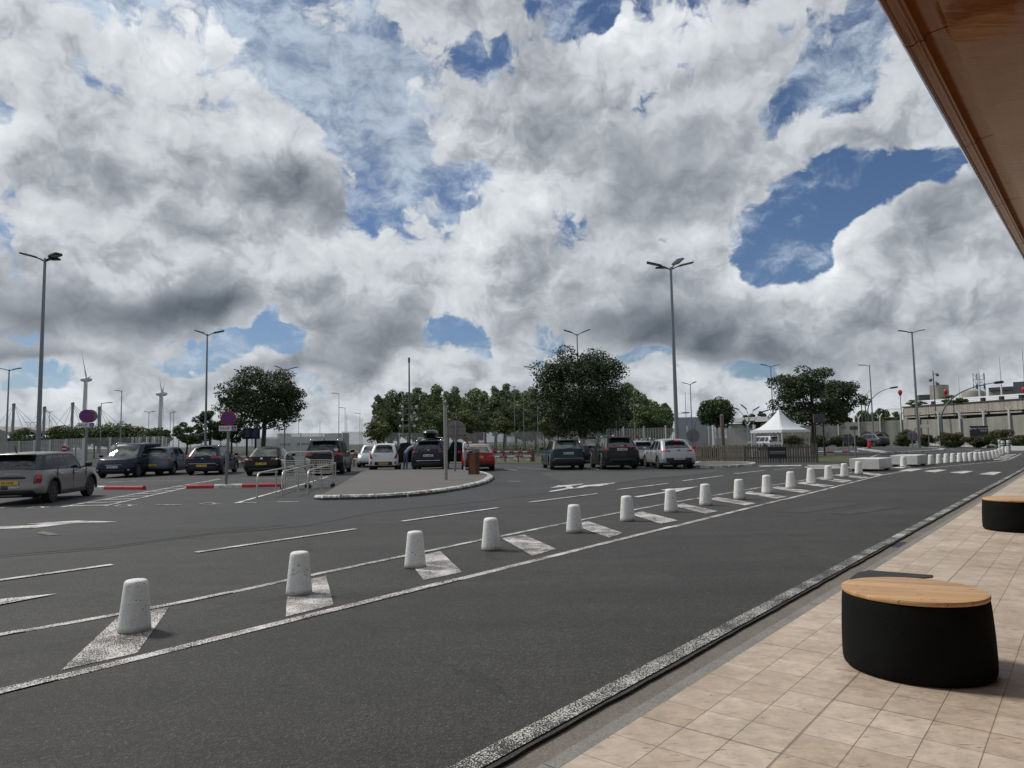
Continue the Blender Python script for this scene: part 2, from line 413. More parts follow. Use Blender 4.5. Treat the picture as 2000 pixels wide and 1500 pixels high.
def f_paving(nt, b):
    t = NT(nt)
    tc = t.N.new('ShaderNodeTexCoord'); mp = t.N.new('ShaderNodeMapping'); mp.vector_type = 'POINT'
    mp.inputs['Rotation'].default_value = (0, 0, -KERB_ANG); t.L.new(tc.outputs['Object'], mp.inputs[0])
    br = t.N.new('ShaderNodeTexBrick'); br.offset = 0.0; br.inputs['Scale'].default_value = 1.0
    br.inputs['Brick Width'].default_value = .29; br.inputs['Row Height'].default_value = .25
    br.inputs['Mortar Size'].default_value = .0032; br.inputs['Mortar Smooth'].default_value = .3; br.inputs['Bias'].default_value = 0
    br.inputs['Color1'].default_value = (.545, .445, .35, 1); br.inputs['Color2'].default_value = (.645, .55, .45, 1); br.inputs['Mortar'].default_value = (.27, .215, .16, 1)
    t.L.new(mp.outputs[0], br.inputs['Vector'])
    # a mesh of smaller grooves on some tiles and worn darker joints
    br2 = t.N.new('ShaderNodeTexBrick'); br2.offset = 0.5; br2.inputs['Scale'].default_value = 1.0
    br2.inputs['Brick Width'].default_value = 1.74; br2.inputs['Row Height'].default_value = 1.25; br2.inputs['Mortar Size'].default_value = .006; br2.inputs['Mortar Smooth'].default_value = .6
    br2.inputs['Color1'].default_value = (1, 1, 1, 1); br2.inputs['Color2'].default_value = (.93, .90, .86, 1); br2.inputs['Mortar'].default_value = (.10, .08, .06, 1)
    p = t.pos(); wob = t.noise(p, 14, 4, .6)
    vm = t.N.new('ShaderNodeVectorMath'); vm.operation = 'ADD'; sc = t.N.new('ShaderNodeVectorMath'); sc.operation = 'SCALE'; sc.inputs['Scale'].default_value = .012
    t.L.new(wob, sc.inputs[0]); t.L.new(mp.outputs[0], vm.inputs[0]); t.L.new(sc.outputs[0], vm.inputs[1]); t.L.new(vm.outputs[0], br2.inputs['Vector'])
    n = t.noise(p, 1.3, 5, .6); n2 = t.noise(p, 9, 6, .7); pst = t.pos(1.0, -KERB_ANG, (1.0, 7.0, 1.0)); n3 = t.noise(pst, 7, 5, .75)
    c = t.mix(1.0, br.outputs['Color'], t.ramp(n, [(.3, (.78, .76, .73)), (.7, (1.14, 1.13, 1.12))]), 'MULTIPLY')
    c = t.mix(1.0, c, t.ramp(n2, [(.25, .70), (.7, 1.14)]), 'MULTIPLY')
    st_ = t.noise(p, .8, 6, .7, .8)
    c = t.mix(1.0, c, t.ramp(st_, [(.32, (.80, .77, .70)), (.5, (1, 1, 1))]), 'MULTIPLY')
    pit = t.ramp(n3, [(.34, (.34, .30, .26)), (.41, (1, 1, 1))])
    c = t.mix(.9, c, t.mix(1.0, c, pit, 'MULTIPLY'))
    c = t.mix(.45, c, t.mix(1.0, c, br2.outputs['Color'], 'MULTIPLY'))
    spot = t.voro(p, 6.5); 
    c = t.mix(1.0, c, t.ramp(t.math('ADD', spot.outputs['Distance'], t.math('MULTIPLY', n2, .3)), [(.16, (.40, .36, .30)), (.20, (1, 1, 1))]), 'MULTIPLY')
    t.set(b, c, t.ramp(n2, [(.3, .45), (.7, .72)]))
    hh = t.math('ADD', t.math('MULTIPLY', br.outputs['Fac'], -1.0), t.math('MULTIPLY', n3, .35))
    t.bump(hh, b, .35, .004)
KERB_ANG = math.atan2(21.2, 17.5)
m_paving = mat('stone_paving', (.4, .35, .28), build=f_paving)
def f_grass(nt, b):
    t = NT(nt); p = t.pos(); n = t.noise(p, .8, 5, .7); n2 = t.noise(p, 25, 4, .7)
    c = t.ramp(n, [(.3, (.045, .060, .018)), (.7, (.085, .090, .032))]); t.set(b, t.mix(1.0, c, t.ramp(n2, [(.3, .6), (.7, 1.3)]), 'MULTIPLY')); t.bump(n2, b, .8, .03)
m_grass = mat('grass', (.07, .08, .03), .9, build=f_grass)
def f_ground(nt, b):
    t = NT(nt); p = t.pos(); n = t.noise(p, .05, 5, .6)
    t.set(b, t.ramp(n, [(.35, (.07, .075, .05)), (.65, (.10, .10, .085))]))
m_ground = mat('rough_ground', (.08, .08, .06), .9, build=f_ground)
def metal(name, col, rough=.4, spk=.15):
    def f(nt, b):
        t = NT(nt); p = t.pos(); n = t.noise(p, 12, 5, .65)
        t.set(b, t.ramp(n, [(.3, tuple(c*(1-spk) for c in col)), (.7, col)]), t.ramp(n, [(.3, rough), (.7, min(1, rough+.2))]))
    return mat(name, col, rough, .55, build=f)
m_galv = metal('galvanised_steel', (.24, .25, .26), .45)
m_darkpole = metal('dark_grey_pole', (.13, .14, .15), .5)
m_stainless = metal('stainless_steel', (.52, .51, .48), .28)
m_lampdark = metal('lamp_housing', (.045, .05, .055), .5)
m_lampglass = mat('lamp_glass', (.35, .35, .34), .2)
m_whitemetal = metal('white_metal', (.62, .62, .60), .5)
m_signback = metal('sign_back', (.22, .235, .26), .45)
m_signbackwarm = metal('warm_sign_back', (.27, .245, .22), .6)
m_black = mat('black_plastic', (.018, .018, .019), .5)
m_rubber = mat('tyre_rubber', (.018, .018, .018), .8)
m_glass = mat('car_glass', (.012, .015, .017), .04, 0, 0, spec=.9)
def f_glass2(nt, b):
    t = NT(nt); p = t.pos(); n = t.noise(p, 2.0, 3, .5)
    t.set(b, t.ramp(n, [(.4, (.02, .022, .022)), (.6, (.13, .15, .13))]))  # opaque glass; pale patches painted into the colour for the view through
m_glass_pale = mat('pale_patched_car_glass', (.06, .07, .07), .05, 0, 0, spec=.9, build=f_glass2)
m_redglass = mat('red_lamp_glass', (.30, .008, .012), .12, 0, .6)
m_redlit = mat('lit_brake_lamp', (.8, .02, .02), .2, 0, .5, emit=((1.0, .03, .03), .5))
m_clearglass = mat('headlight_glass', (.55, .57, .6), .1, .5, .6)
m_chrome = mat('chrome', (.75, .76, .78), .12, 1)
m_alloy = mat('alloy_rim', (.42, .43, .45), .3, .8)
m_alloydark = mat('dark_alloy_rim', (.07, .07, .075), .3, .8)
m_plate_y = mat('yellow_plate', (.72, .46, .03), .4)
m_plate_w = mat('white_plate', (.55, .56, .58), .4)
m_textblack = mat('black_lettering', (.02, .02, .02), .5)
m_textwhite = mat('white_lettering', (.72, .73, .75), .5)
m_red = mat('red_paint', (.48, .018, .022), .45)
def f_worn(a, b_):
    def f(nt, b):
        t = NT(nt); p = t.pos(); n = t.noise(p, 7, 6, .7)
        t.set(b, t.ramp(n, [(.52, a), (.66, b_)]))
    return f
m_redkerb = mat('worn_red_kerb_paint', (.4, .03, .03), .7, build=f_worn((.40, .028, .032), (.20, .05, .05)))
m_whitekerb = mat('worn_white_kerb_paint', (.6, .6, .58), .7, build=f_worn((.56, .56, .53), (.25, .24, .22)))
m_blue = mat('sign_blue', (.015, .06, .34), .5)
m_signred = mat('sign_red', (.34, .008, .012), .5)
m_white = mat('sign_white', (.70, .70, .70), .4)
m_board_blue = mat('dark_blue_board', (.012, .014, .05), .35)
m_green = mat('green_board', (.01, .10, .07), .4)
def f_wood(nt, b):
    t = NT(nt); tc = t.pos(1.0, 0, (1.2, 26, 1)); n = t.noise(tc, 1.6, 6, .6, .4)
    pk = t.voro(t.pos(1.0, 0, (2.2, 6.5, 1)), 1.9)
    c = t.ramp(n, [(.25, (.46, .245, .095)), (.5, (.62, .37, .165)), (.75, (.74, .48, .24))])
    st = t.noise(t.pos(1.0, 0, (.35, 11, 1)), 1.0, 1, .5)
    c = t.mix(1.0, c, t.ramp(st, [(.35, .84), (.65, 1.10)]), 'MULTIPLY')
    c = t.mix(1.0, c, t.ramp(pk.outputs['Distance'], [(.05, (.28, .17, .09)), (.13, (1, 1, 1))]), 'MULTIPLY')
    br = t.N.new('ShaderNodeTexBrick'); br.offset = .5; br.inputs['Scale'].default_value = 1; br.inputs['Brick Width'].default_value = 5; br.inputs['Row Height'].default_value = .085
    br.inputs['Mortar Size'].default_value = .0016; br.inputs['Color1'].default_value = (1, 1, 1, 1); br.inputs['Color2'].default_value = (.88, .86, .83, 1); br.inputs['Mortar'].default_value = (.35, .25, .15, 1)
    t.L.new(t.pos(), br.inputs['Vector'])
    c = t.mix(.8, c, t.mix(1.0, c, br.outputs['Color'], 'MULTIPLY'))
    t.set(b, c); b.inputs['Roughness'].default_value = .45
m_wood = mat('knotty_pine', (.6, .36, .17), .45, build=f_wood)
def f_bench(nt, b):
    t = NT(nt); p = t.pos(); n = t.noise(p, 90, 4, .7); n2 = t.noise(p, 4, 5, .6)
    t.set(b, t.ramp(t.math('ADD', t.math('MULTIPLY', n, .5), t.math('MULTIPLY', n2, .5)), [(.35, (.003, .0035, .0035)), (.7, (.010, .011, .011))])); b.inputs['Roughness'].default_value = .85
    t.bump(n, b, .6, .01)
m_bench = mat('charcoal_shell', (.012, .013, .013), build=f_bench, spec=.15)
def f_canopy(nt, b):
    t = NT(nt); p = t.pos(1.0, -KERB_ANG, (1, 1, 1))
    n = t.noise(p, 1.1, 2, .4); n2 = t.noise(p, .25, 2, .5)
    c = t.ramp(n2, [(.3, (.165, .046, .006)), (.7, (.215, .064, .008))])
    br = t.N.new('ShaderNodeTexBrick'); br.offset = 0; br.inputs['Scale'].default_value = 1; br.inputs['Brick Width'].default_value = 1.2; br.inputs['Row Height'].default_value = 30
    br.inputs['Mortar Size'].default_value = .006; br.inputs['Color1'].default_value = (1, 1, 1, 1); br.inputs['Color2'].default_value = (.97, .97, .97, 1); br.inputs['Mortar'].default_value = (.45, .4, .35, 1)
    t.L.new(p, br.inputs['Vector'])
    t.set(b, t.mix(1.0, c, br.outputs['Color'], 'MULTIPLY')); b.inputs['Roughness'].default_value = .10; b.inputs['Specular IOR Level'].default_value = .15
    t.bump(t.math('ADD', n, t.math('MULTIPLY', t.noise(t.pos(1.0, -KERB_ANG, (1.5, 6, 1)), 1.3, 3, .5, 1.5), .5)), b, .10, .06)
m_canopy = mat('orange_lacquered_panel', (.36, .11, .02), .12, 0, .4, build=f_canopy)
def f_fencewood(nt, b):
    t = NT(nt); p = t.pos(1, 0, (6, 6, .8)); n = t.noise(p, 3, 5, .6)
    t.set(b, t.ramp(n, [(.3, (.085, .075, .055)), (.7, (.20, .175, .135))]))
m_fencewood = mat('weathered_fence_wood', (.14, .12, .09), .85, build=f_fencewood)
m_brownwood = mat('brown_stained_wood', (.16, .055, .016), .6, build=f_worn((.17, .058, .016), (.08, .03, .012)))
def f_facade(base, sc):
    def f(nt, b):
        t = NT(nt); n = t.noise(t.pos(1, 0, (3, 3, .25)), sc, 6, .7); n2 = t.noise(t.pos(), .6, 4, .6)
        c = t.ramp(n, [(.3, tuple(x*.62 for x in base)), (.6, base)])
        t.set(b, t.mix(1.0, c, t.ramp(n2, [(.3, .85), (.7, 1.1)]), 'MULTIPLY'))
    return f
m_beam = mat('stained_concrete_panel', (.38, .36, .31), .9, build=f_facade((.40, .37, .32), 1.0))
m_perim = mat('pale_concrete_wall', (.36, .36, .31), .9, build=f_facade((.34, .34, .29), .3))
m_whiteroof = mat('white_roof_sheet', (.72, .73, .75), .5)
m_darkgrey = mat('dark_grey_sheet', (.06, .065, .075), .6)
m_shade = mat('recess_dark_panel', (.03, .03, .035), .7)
def f_mesh(base, dens, sc=9.0):
    """woven steel panel: thin strands with real gaps between them"""
    def f(nt, b):
        t = NT(nt); tc = t.N.new('ShaderNodeTexCoord'); sp = t.N.new('ShaderNodeSeparateXYZ'); t.L.new(tc.outputs['Object'], sp.inputs[0])
        r = t.N.new('ShaderNodeMath'); r.operation = 'ADD'; t.L.new(sp.outputs[0], r.inputs[0]); t.L.new(sp.outputs[1], r.inputs[1])
        def stripe(v, k, w):
            return t.math('LESS_THAN', t.math('FRACT', t.math('MULTIPLY', v, k)), w)
        a = t.math('MAXIMUM', stripe(r.outputs[0], sc, dens), stripe(sp.outputs[2], sc, dens))
        t.L.new(a, b.inputs['Alpha'])
        n = t.noise(t.pos(.3), 1, 3, .6); t.set(b, t.ramp(n, [(.3, tuple(x*.8 for x in base)), (.7, base)]))
    return f
m_meshpanel = mat('steel_mesh_panel', (.36, .36, .33), .6, .3, build=f_mesh((.36, .36, .33), .32))
m_meshpale = mat('pale_mesh_panel', (.45, .46, .44), .6, .2, build=f_mesh((.45, .46, .43), .40))

def paint(name, col, metal_=.1, rough=.35):
    def f(nt, b):
        t = NT(nt); n = t.noise(t.pos(), 3.0, 4, .6)
        t.set(b, t.ramp(n, [(.3, tuple(c*.93 for c in col)), (.7, col)]), t.ramp(n, [(.3, rough), (.7, rough+.12)]))
    return mat('car_paint_'+name, col, rough, metal_, .25, build=f, spec=.2)

# ------------------------------------------------------------------ text
def text_obj(name, s, size, mat_, parent, loc, rot, align='CENTER', sx=1.0, ext=.002):
    c = bpy.data.curves.new(name, 'FONT'); c.body = s; c.size = size; c.align_x = align; c.align_y = 'CENTER'; c.extrude = ext
    c.materials.append(mat_)
    t_ = bpy.data.objects.new(name, c); COL.objects.link(t_)
    bpy.context.view_layer.update()
    me = bpy.data.meshes.new_from_object(t_.evaluated_get(bpy.context.evaluated_depsgraph_get()))
    bpy.data.objects.remove(t_)
    if not me.materials: me.materials.append(mat_)
    o = bpy.data.objects.new(name, me); COL.objects.link(o); o.parent = parent
    o.location = loc; o.rotation_euler = rot; o.scale = (sx, 1, 1); return o

# ------------------------------------------------------------------ ground and roads
def sheet(name, poly, z, m, zb=None):
    pts = [Vector((p[0], p[1], 0)) for p in poly]
    area = sum(pts[i].x*pts[(i+1) % len(pts)].y-pts[(i+1) % len(pts)].x*pts[i].y for i in range(len(pts)))
    if area < 0: pts = pts[::-1]
    if zb is None: o = mesh_obj(name, [(p.x, p.y, z) for p in pts], [list(range(len(pts)))], m)
    else:
        mb = MB(); mb.prism(pts, zb, z); o = mb.build(name, m)
    return tag(o, kind='structure')
sheet('ground', [(-3000, -3000), (3000, -3000), (3000, 3000), (-3000, 3000)], -.12, m_ground)

# kerb line (edge of the near carriageway): white line centre B, measured, extended both ways
Bpts = [G(900, 1484), G(1250, 1300), G(1450, 1218), G(1690, 1085), G(1758, 1050), G(1979, 925)]
ud = Vector((math.cos(KERB_ANG), math.sin(KERB_ANG), 0)); vd = Vector((ud.y, -ud.x, 0))   # vd points to the pavement
b0 = Vector((1.2, 5.12, 0))
def kb(s, off):      # s metres along the kerb, off metres towards the pavement
    return b0+ud*s+vd*(off+.0009*max(0, s-8)**2*0)
edge_s = [-30]+[i*.12 for i in range(-40, 200)]+[25+i*2 for i in range(40)]
rnd = random.Random(4)
LINE_W = .125
edge = []
off_e = 0
for s_ in edge_s:
    off_e = off_e*.6+rnd.uniform(-.006, .006)
    edge.append(kb(s_, LINE_W/2+.028+off_e*(1 if s_ < 25 else 0)))
road_poly = [Vector((-200, -30, 0)), *[e for e in edge], kb(110, -250), Vector((-200, 130, 0))]
sheet('road', road_poly, 0.0, m_road, -.11)
# car park beyond line D (smoother asphalt), a thin sheet on the same base
lot = [G(-400, 1128), G(0, 1089), G(200, 1073), G(406, 1045), G(595, 1028), G(740, 1000), G(960, 978), G(1150, 953), G(1250, 935), G(1420, 918), G(1600, 908), G(1800, 895), G(1900, 885), Vector((75, 100, 0)), Vector((-120, 100, 0)), Vector((-60, 8, 0))]
sheet('car_park_surface', lot, .004, m_lot)
sheet('asphalt_patch', [G(-300, 1110), G(0, 1086), G(200, 1070), G(400, 1044), G(560, 1026), G(430, 1032), G(300, 1036), G(150, 1045), G(0, 1052), G(-200, 1060)], .008, m_patch_dark)
sheet('pale_asphalt', [G(1054, 924), G(1130, 921), G(1280, 922), G(1420, 918), G(1380, 925), G(1260, 936), G(1150, 952), G(1110, 947)], .008, m_patch_light)
# gutter, kerb stones, paving: strips along the kerb with their own small steps
def strip(name, o0, o1, z, m, s0=-30, s1=100, zb=-.11, step=None, gap=.006):
    mb = MB()
    if step:
        s_ = s0
        while s_ < s1:
            e_ = min(s_+step, s1)
            mb.prism([kb(s_+gap/2, o1), kb(e_-gap/2, o1), kb(e_-gap/2, o0), kb(s_+gap/2, o0)], zb, z+rnd.uniform(-.0015, .0015)); s_ = e_
    else: mb.prism([kb(s0, o1), kb(s1, o1), kb(s1, o0), kb(s0, o0)], zb, z)
    return tag(mb.build(name, m), kind='structure')
strip('gutter', LINE_W/2-.04, LINE_W/2+.175, -.020, m_gutter, step=None)
strip('kerb', LINE_W/2+.179, LINE_W/2+.265, -.010, m_kerbstone, -30, 60, step=1.0)
strip('pavement', LINE_W/2+.271, 14.0, -.004, m_paving)

# painted markings
def mark(name, quads, m=m_paint, z=.012):
    mb = MB()
    for q in quads:
        pts = [Vector((p[0], p[1], 0)) for p in q]; n = len(pts)
        ar = sum(pts[i].x*pts[(i+1) % n].y-pts[(i+1) % n].x*pts[i].y for i in range(n))
        if ar < 0: pts = pts[::-1]
        mb.add([(p.x, p.y, z+.0009*(len(mb.f) % 7)) for p in pts], [list(range(n))])
    return tag(mb.build(name, m), kind='structure')
def line(pts, w):
    qs = []
    for a, b in zip(pts[:-1], pts[1:]):
        d = (b-a).normalized(); n_ = Vector((-d.y, d.x, 0))*w/2
        qs.append([a-n_, b-n_, b+n_, a+n_])
    return qs
def smooth_line(pts, n=6):
    out = []
    for i in range(len(pts)-1):
        p0 = pts[max(i-1, 0)]; p1 = pts[i]; p2 = pts[i+1]; p3 = pts[min(i+2, len(pts)-1)]
        for k in range(n):
            t = k/n
            out.append(.5*((2*p1)+(p2-p0)*t+(2*p0-5*p1+4*p2-p3)*t*t+(3*p1-p0-3*p2+p3)*t**3))
    return out+[pts[-1]]
mark('kerb_line', line([kb(s_, 0) for s_ in range(-8, 60, 2)], LINE_W), m_paint_old, .004)
A = [(-2.93-1.3, 4.50-1.7), (-3.22+.29, 4.87), (-1.48, 6.74), (1.32, 10.35), (4.2, 14.05), (8.04, 18.97), (15.3, 28.2), (20.85, 33.3), (24.2, 36.0), (26.6, 38.2), (30.5, 43.0), (36.0, 50.0)]
A = [Vector((x, y, 0)) for x, y in A]
A[0] = G(-120, 1382); A[1] = G(0, 1352)
mark('edge_line', line(smooth_line(A), .115), m_paint_worn, .004)
Cp = [G(-100, 1261), G(0, 1241), G(350, 1178), G(700, 1105), G(1180, 1007), G(1434, 961), G(1620, 930), G(1665, 923)]
mark('inner_edge_line', line(smooth_line(Cp), .10), m_paint_worn, .004)
ST = [[(119, 1310), (268, 1276), (331, 1186), (233, 1203)], [(558, 1205), (651, 1182), (637, 1125), (562, 1142)], [(828, 1134), (903, 1118), (860, 1077), (795, 1092)], [(1040, 1086), (1087, 1073), (1024, 1045), (980, 1052)],
      [(1190, 1051), (1217, 1042), (1148, 1018), (1118, 1026)], [(1291, 1024), (1324, 1017), (1256, 1000), (1228, 1004)], [(1378, 1004), (1403, 999), (1333, 984), (1312, 988)], [(1455, 987), (1477, 983), (1401, 971), (1382, 975)],
      [(1517, 974), (1538, 970), (1465, 960), (1447, 963)], [(1566, 963), (1586, 959), (1518, 950), (1503, 953)], [(1610, 952), (1629, 949), (1569, 941), (1556, 944)], [(1646, 943), (1666, 939), (1603, 933), (1590, 935)],
      [(1680, 935), (1698, 932.5), (1643, 927), (1630, 929)], [(1712, 930), (1728, 927), (1680, 922), (1668, 924)]]
mark('hatch_bars', [[G(*p) for p in q] for q in ST], m_paint_worn, .004)
def dash(a, b, w): 
    a = G(*a); b = G(*b); return line([a, b], w)
dashes = []
for a, b in [((-90, 1147), (219, 1104)), ((383, 1080), (695, 1034)), ((786, 1019), (973, 992.5)), ((1033, 982), (1166, 965)), ((1205, 957), (1305, 945)), ((1333, 940), (1411, 930)), ((1432, 926.5), (1495, 919)), ((1511, 918), (1564, 914))]:
    dashes += dash(a, b, .11)
mark('lane_dashes', dashes, m_paint, .012)
mark('lane_arrows', [
    [G(-60, 1190), G(0, 1172), G(110, 1161.5), G(0, 1183)],
    [G(-40, 1031), G(60, 1027), G(150, 1018), G(232, 1020), G(140, 1023.5), G(70, 1032), G(0, 1034)],
    [G(52, 1024), G(150, 1018), G(150, 1021), G(100, 1025)],
    [G(1238, 971), G(1305, 960.5), G(1305, 963), G(1245, 972.5)],
    [G(1290, 957.5), G(1345, 953), G(1365, 951), G(1320, 962), G(1308, 961)],
    [G(1070, 961), G(1117, 952), G(1122, 954.5), G(1077, 961.5)], [G(1075, 954), G(1091, 949), G(1114, 949.5), G(1123, 955), G(1108, 954), G(1103, 951.5)],
    [G(1117, 955), G(1140, 948.5), G(1206, 943), G(1170, 950.5), G(1150, 950), G(1135, 953.5)], [G(1095, 949), G(1140, 945), G(1135, 947), G(1110, 950)],
    [G(1480, 910), G(1565, 908.5), G(1565, 910.5), G(1485, 911.5)], [G(1575, 909), G(1640, 908), G(1640, 909.5), G(1580, 910.5)],
    [G(1570, 912.5), G(1640, 911), G(1640, 912.5), G(1575, 914)], [G(1590, 915), G(1700, 912), G(1700, 913.5), G(1592, 916.5)],
], m_paint, .012)
mark('zebra_blocks', [[G(1803, 920.5), G(1832, 917.5), G(1850, 918), G(1826, 923)], [G(1855, 923), G(1881, 920), G(1902, 920.5), G(1880, 925.5)], [G(1911, 926.5), G(1936, 922), G(1957, 922.5), G(1940, 928.5)],
      [G(1756, 919.5), G(1778, 915.5), G(1804, 916), G(1781, 921)], [G(1738, 914), G(1765, 911.5), G(1780, 912), G(1760, 915)]], m_paint, .0085)
mark('right_hatch', [[G(1938, 897.2), G(1966, 895.8), G(1968, 897), G(1942, 898.2)], [G(1946, 894.6), G(1972, 893.0), G(1974, 894), G(1950, 895.6)], [G(1952, 891.8), G(1978, 890.0), G(1980, 891), G(1955, 892.7)], [G(1960, 888.9), G(1984, 887.4), G(1986, 888.2), G(1962, 889.8)]], m_paint, .012)
# parking area marks
def bay_marks():
    qs = []
    L0 = (140, 989); L1 = (463, 935); R0 = (215, 988); R1 = (499, 935)
    qs += line([G(120, 991.5), G(427, 936)], .09)+line([G(205, 989), G(370, 952)], .09)
    for i in range(14):
        t = 1-(1-i/13.5)**1.7
        ax, ay = 132+(427-132)*t, 989.5+(936.5-989.5)*t
        bx, by = 212+(436-212)*t, 988+(936.5-988)*t
        if ay < 937.5: continue
        qs += line([G(ax+3, ay), G(bx, by-.6)], .16)
    return qs
mark('bay_hatch', bay_marks(), m_paint, .016)
mark('bay_lines', line([G(460, 984), G(600, 944), G(640, 932)], .12)+dash((462, 983), (500, 983), .1)+dash((541, 981.5), (584, 981), .1)+dash((305, 987), (354, 987), .1)
     + dash((208, 943), (242, 941), .1)+dash((243, 940.5), (330, 939.5), .07)+dash((338, 938.6), (360, 938.4), .07)+dash((445, 936.5), (560, 935), .07)+dash((370, 931), (400, 928.5), .07)
     + dash((-30, 994), (9, 993), .09)+dash((993, 941), (1016, 941), .1)+dash((1010, 914), (1075, 918), .08)+dash((1146, 914), (1168, 918), .08)+dash((985, 916.5), (1010, 919), .08)
     + dash((0, 968), (40, 967), .08)+dash((205, 931), (265, 928.5), .07)+dash((622, 933), (700, 922), .09), m_paint, .016)
mark('bay_symbols', [q for cx, cy in ((75, 992.5), (245, 988.5), (410, 985)) for q in
     line([G(cx-22, cy+.6), G(cx-8, cy-2), G(cx+6, cy-2.4), G(cx+10, cy+.2), G(cx-4, cy+1.6), G(cx-18, cy+2)], .07)+line([G(cx+6, cy-.8), G(cx+22, cy-1.2)], .09)], m_paint_worn, .012)
mark('ghost_marks', dash((1545, 1001), (1660, 983), .5)+dash((1640, 1004), (1740, 990), .4), mat('faded_paint', (.1, .1, .1), build=worn_paint(.18, (.11, .11, .105))), .0038)
mark('yellow_mark', [[G(68, 1043), G(85, 1039), G(118, 1046), G(95, 1047)]], m_paint_yellow, .014)
# ------------------------------------------------------------------ canopy over the pavement (underside and rounded edge of the terminal roof)
m_facade = mat('terminal_facade', (.16, .12, .09), .6)
def canopy():
    zc = 4.3
    d1 = ray(1705, 0); d2 = ray(2000, 515)
    p1 = Vector((0, 0, HC))+d1*((zc-HC)/d1.z); p2 = Vector((0, 0, HC))+d2*((zc-HC)/d2.z)
    u = (p2-p1).normalized(); v = Vector((u.y, -u.x, 0))
    root = empty('terminal_canopy', p1)
    tag(root, 'glossy orange brown canopy overhanging the stone pavement at top right', 'canopy')
    loc = lambda s, o, z: Vector((u.x*s+v.x*o, u.y*s+v.y*o, z-zc))
    s0, s1 = -16, 60
    # panelled underside: gently dished sheets
    mb = MB(); rr = random.Random(7)
    ns, no = 64, 16
    vs = []; 
    for i in range(ns+1):
        for j in range(no+1):
            s_ = s0+(s1-s0)*i/ns; o_ = .30+(9.5-.30)*j/no
            vs.append(loc(s_, o_, zc+.05+.012*math.sin(s_*2.3+j)+rr.uniform(-.006, .006)))
    fs = [[i*(no+1)+j, i*(no+1)+j+1, (i+1)*(no+1)+j+1, (i+1)*(no+1)+j] for i in range(ns) for j in range(no)]
    mb.add(vs, fs); mb.build('soffit', m_canopy, root, smooth=True)
    # edge trim: rounded nose with a small channel
    prof = [(.30, zc+.065), (.16, zc+.06), (.145, zc+.025), (.12, zc+.02), (.105, zc+.035), (.08, zc+.01), (.03, zc+.015), (.0, zc+.05), (-.015, zc+.12), (.0, zc+.20), (.10, zc+.30), (.30, zc+.38)]
    mb = MB(); n = len(prof); cuts = []
    s_ = s0
    while s_ < s1:
        e_ = min(s_+2.4, s1)
        vs = [loc(q, o, z) for q in (s_+.006, e_-.006) for o, z in prof]
        mb.add(vs, [[k, k+1, n+k+1, n+k] for k in range(n-1)]); s_ = e_
    mb.build('edge_trim', m_canopy, root, smooth=True)
    mb = MB(); mb.add([loc(s0, .3, zc+.38), loc(s1, .3, zc+.38), loc(s1, 9.5, zc+.6), loc(s0, 9.5, zc+.6)], [[0, 1, 2, 3]])
    mb.build('roof_sheet', m_darkgrey, root)
    # unseen wall that carries it, made taller and longer to block low sky
    w = MB(); 
    for k in range(30):
        c = loc(s0-32+4*k, 9.4, 0); c = Vector((c.x, c.y, 4.6-zc))
        w.box(c, (3.9, .3, 9.2), math.atan2(u.y, u.x))
    w.build('wall', m_facade, root)
    w = MB()
    for k in range(30):
        c = loc(s0-32+4*k, 9.22, 0); c = Vector((c.x, c.y, 1.5-zc)); w.box(c, (3.4, .05, 2.6), math.atan2(u.y, u.x))
    w.build('window', m_glass, root)
canopy()

# ------------------------------------------------------------------ benches
def bench():
    r = empty('oval_bench'); 
    a, b = .50, .46
    n = 72
    prof = [(.955, .006), (.985, .018), (1.0, .045), (1.004, .10), (.995, .25), (.978, .38), (.966, .443), (.958, .452), (.93, .455)]
    mb = MB(); vs = []; fs = []
    for sc, z in prof:
        for k in range(n):
            t = 2*math.pi*k/n; vs.append((a*sc*math.cos(t), b*sc*math.sin(t), z))
    for i in range(len(prof)-1):
        for k in range(n): fs.append([i*n+k, i*n+(k+1) % n, (i+1)*n+(k+1) % n, (i+1)*n+k])
    fs.append([(len(prof)-1)*n+k for k in range(n)])
    mb.add(vs, fs); mb.build('base_shell', m_bench, r, auto=True)
    mb = MB(); mb.lathe([(.40, -.003), (.42, .012)], 40); mb.build('plinth', m_black, r)
    top = MB(); vs = []; fs = []
    pr = [(.93, .455), (.962, .458), (.972, .465), (.972, .476), (.962, .484), (.94, .486)]
    for sc, z in pr:
        for k in range(n):
            t = 2*math.pi*k/n; vs.append((a*sc*math.cos(t), b*sc*math.sin(t), z))
    for i in range(len(pr)-1):
        for k in range(n): fs.append([i*n+k, i*n+(k+1) % n, (i+1)*n+(k+1) % n, (i+1)*n+k])
    fs.append([(len(pr)-1)*n+k for k in range(n)])
    top.add(vs, fs); top.build('seat', m_wood, r, auto=True)
    return r
bn = bench(); bn.location = (2.595, 4.68, -.004); bn.scale = (.875, .90, 1.03); bn.rotation_euler = (0, 0, R_(-22))
tag(bn, 'black oval bench with a pine seat in full view on the pavement', 'bench', 'pine topped benches on the pavement')
b2 = copy_tree(bn); p = G(1992, 1034); b2.location = (p.x, p.y, -.004); b2.scale = (1, 1, 1); b2.rotation_euler = (0, 0, R_(10))
tag(b2, 'black oval bench cut off by the right edge of the photo', 'bench')
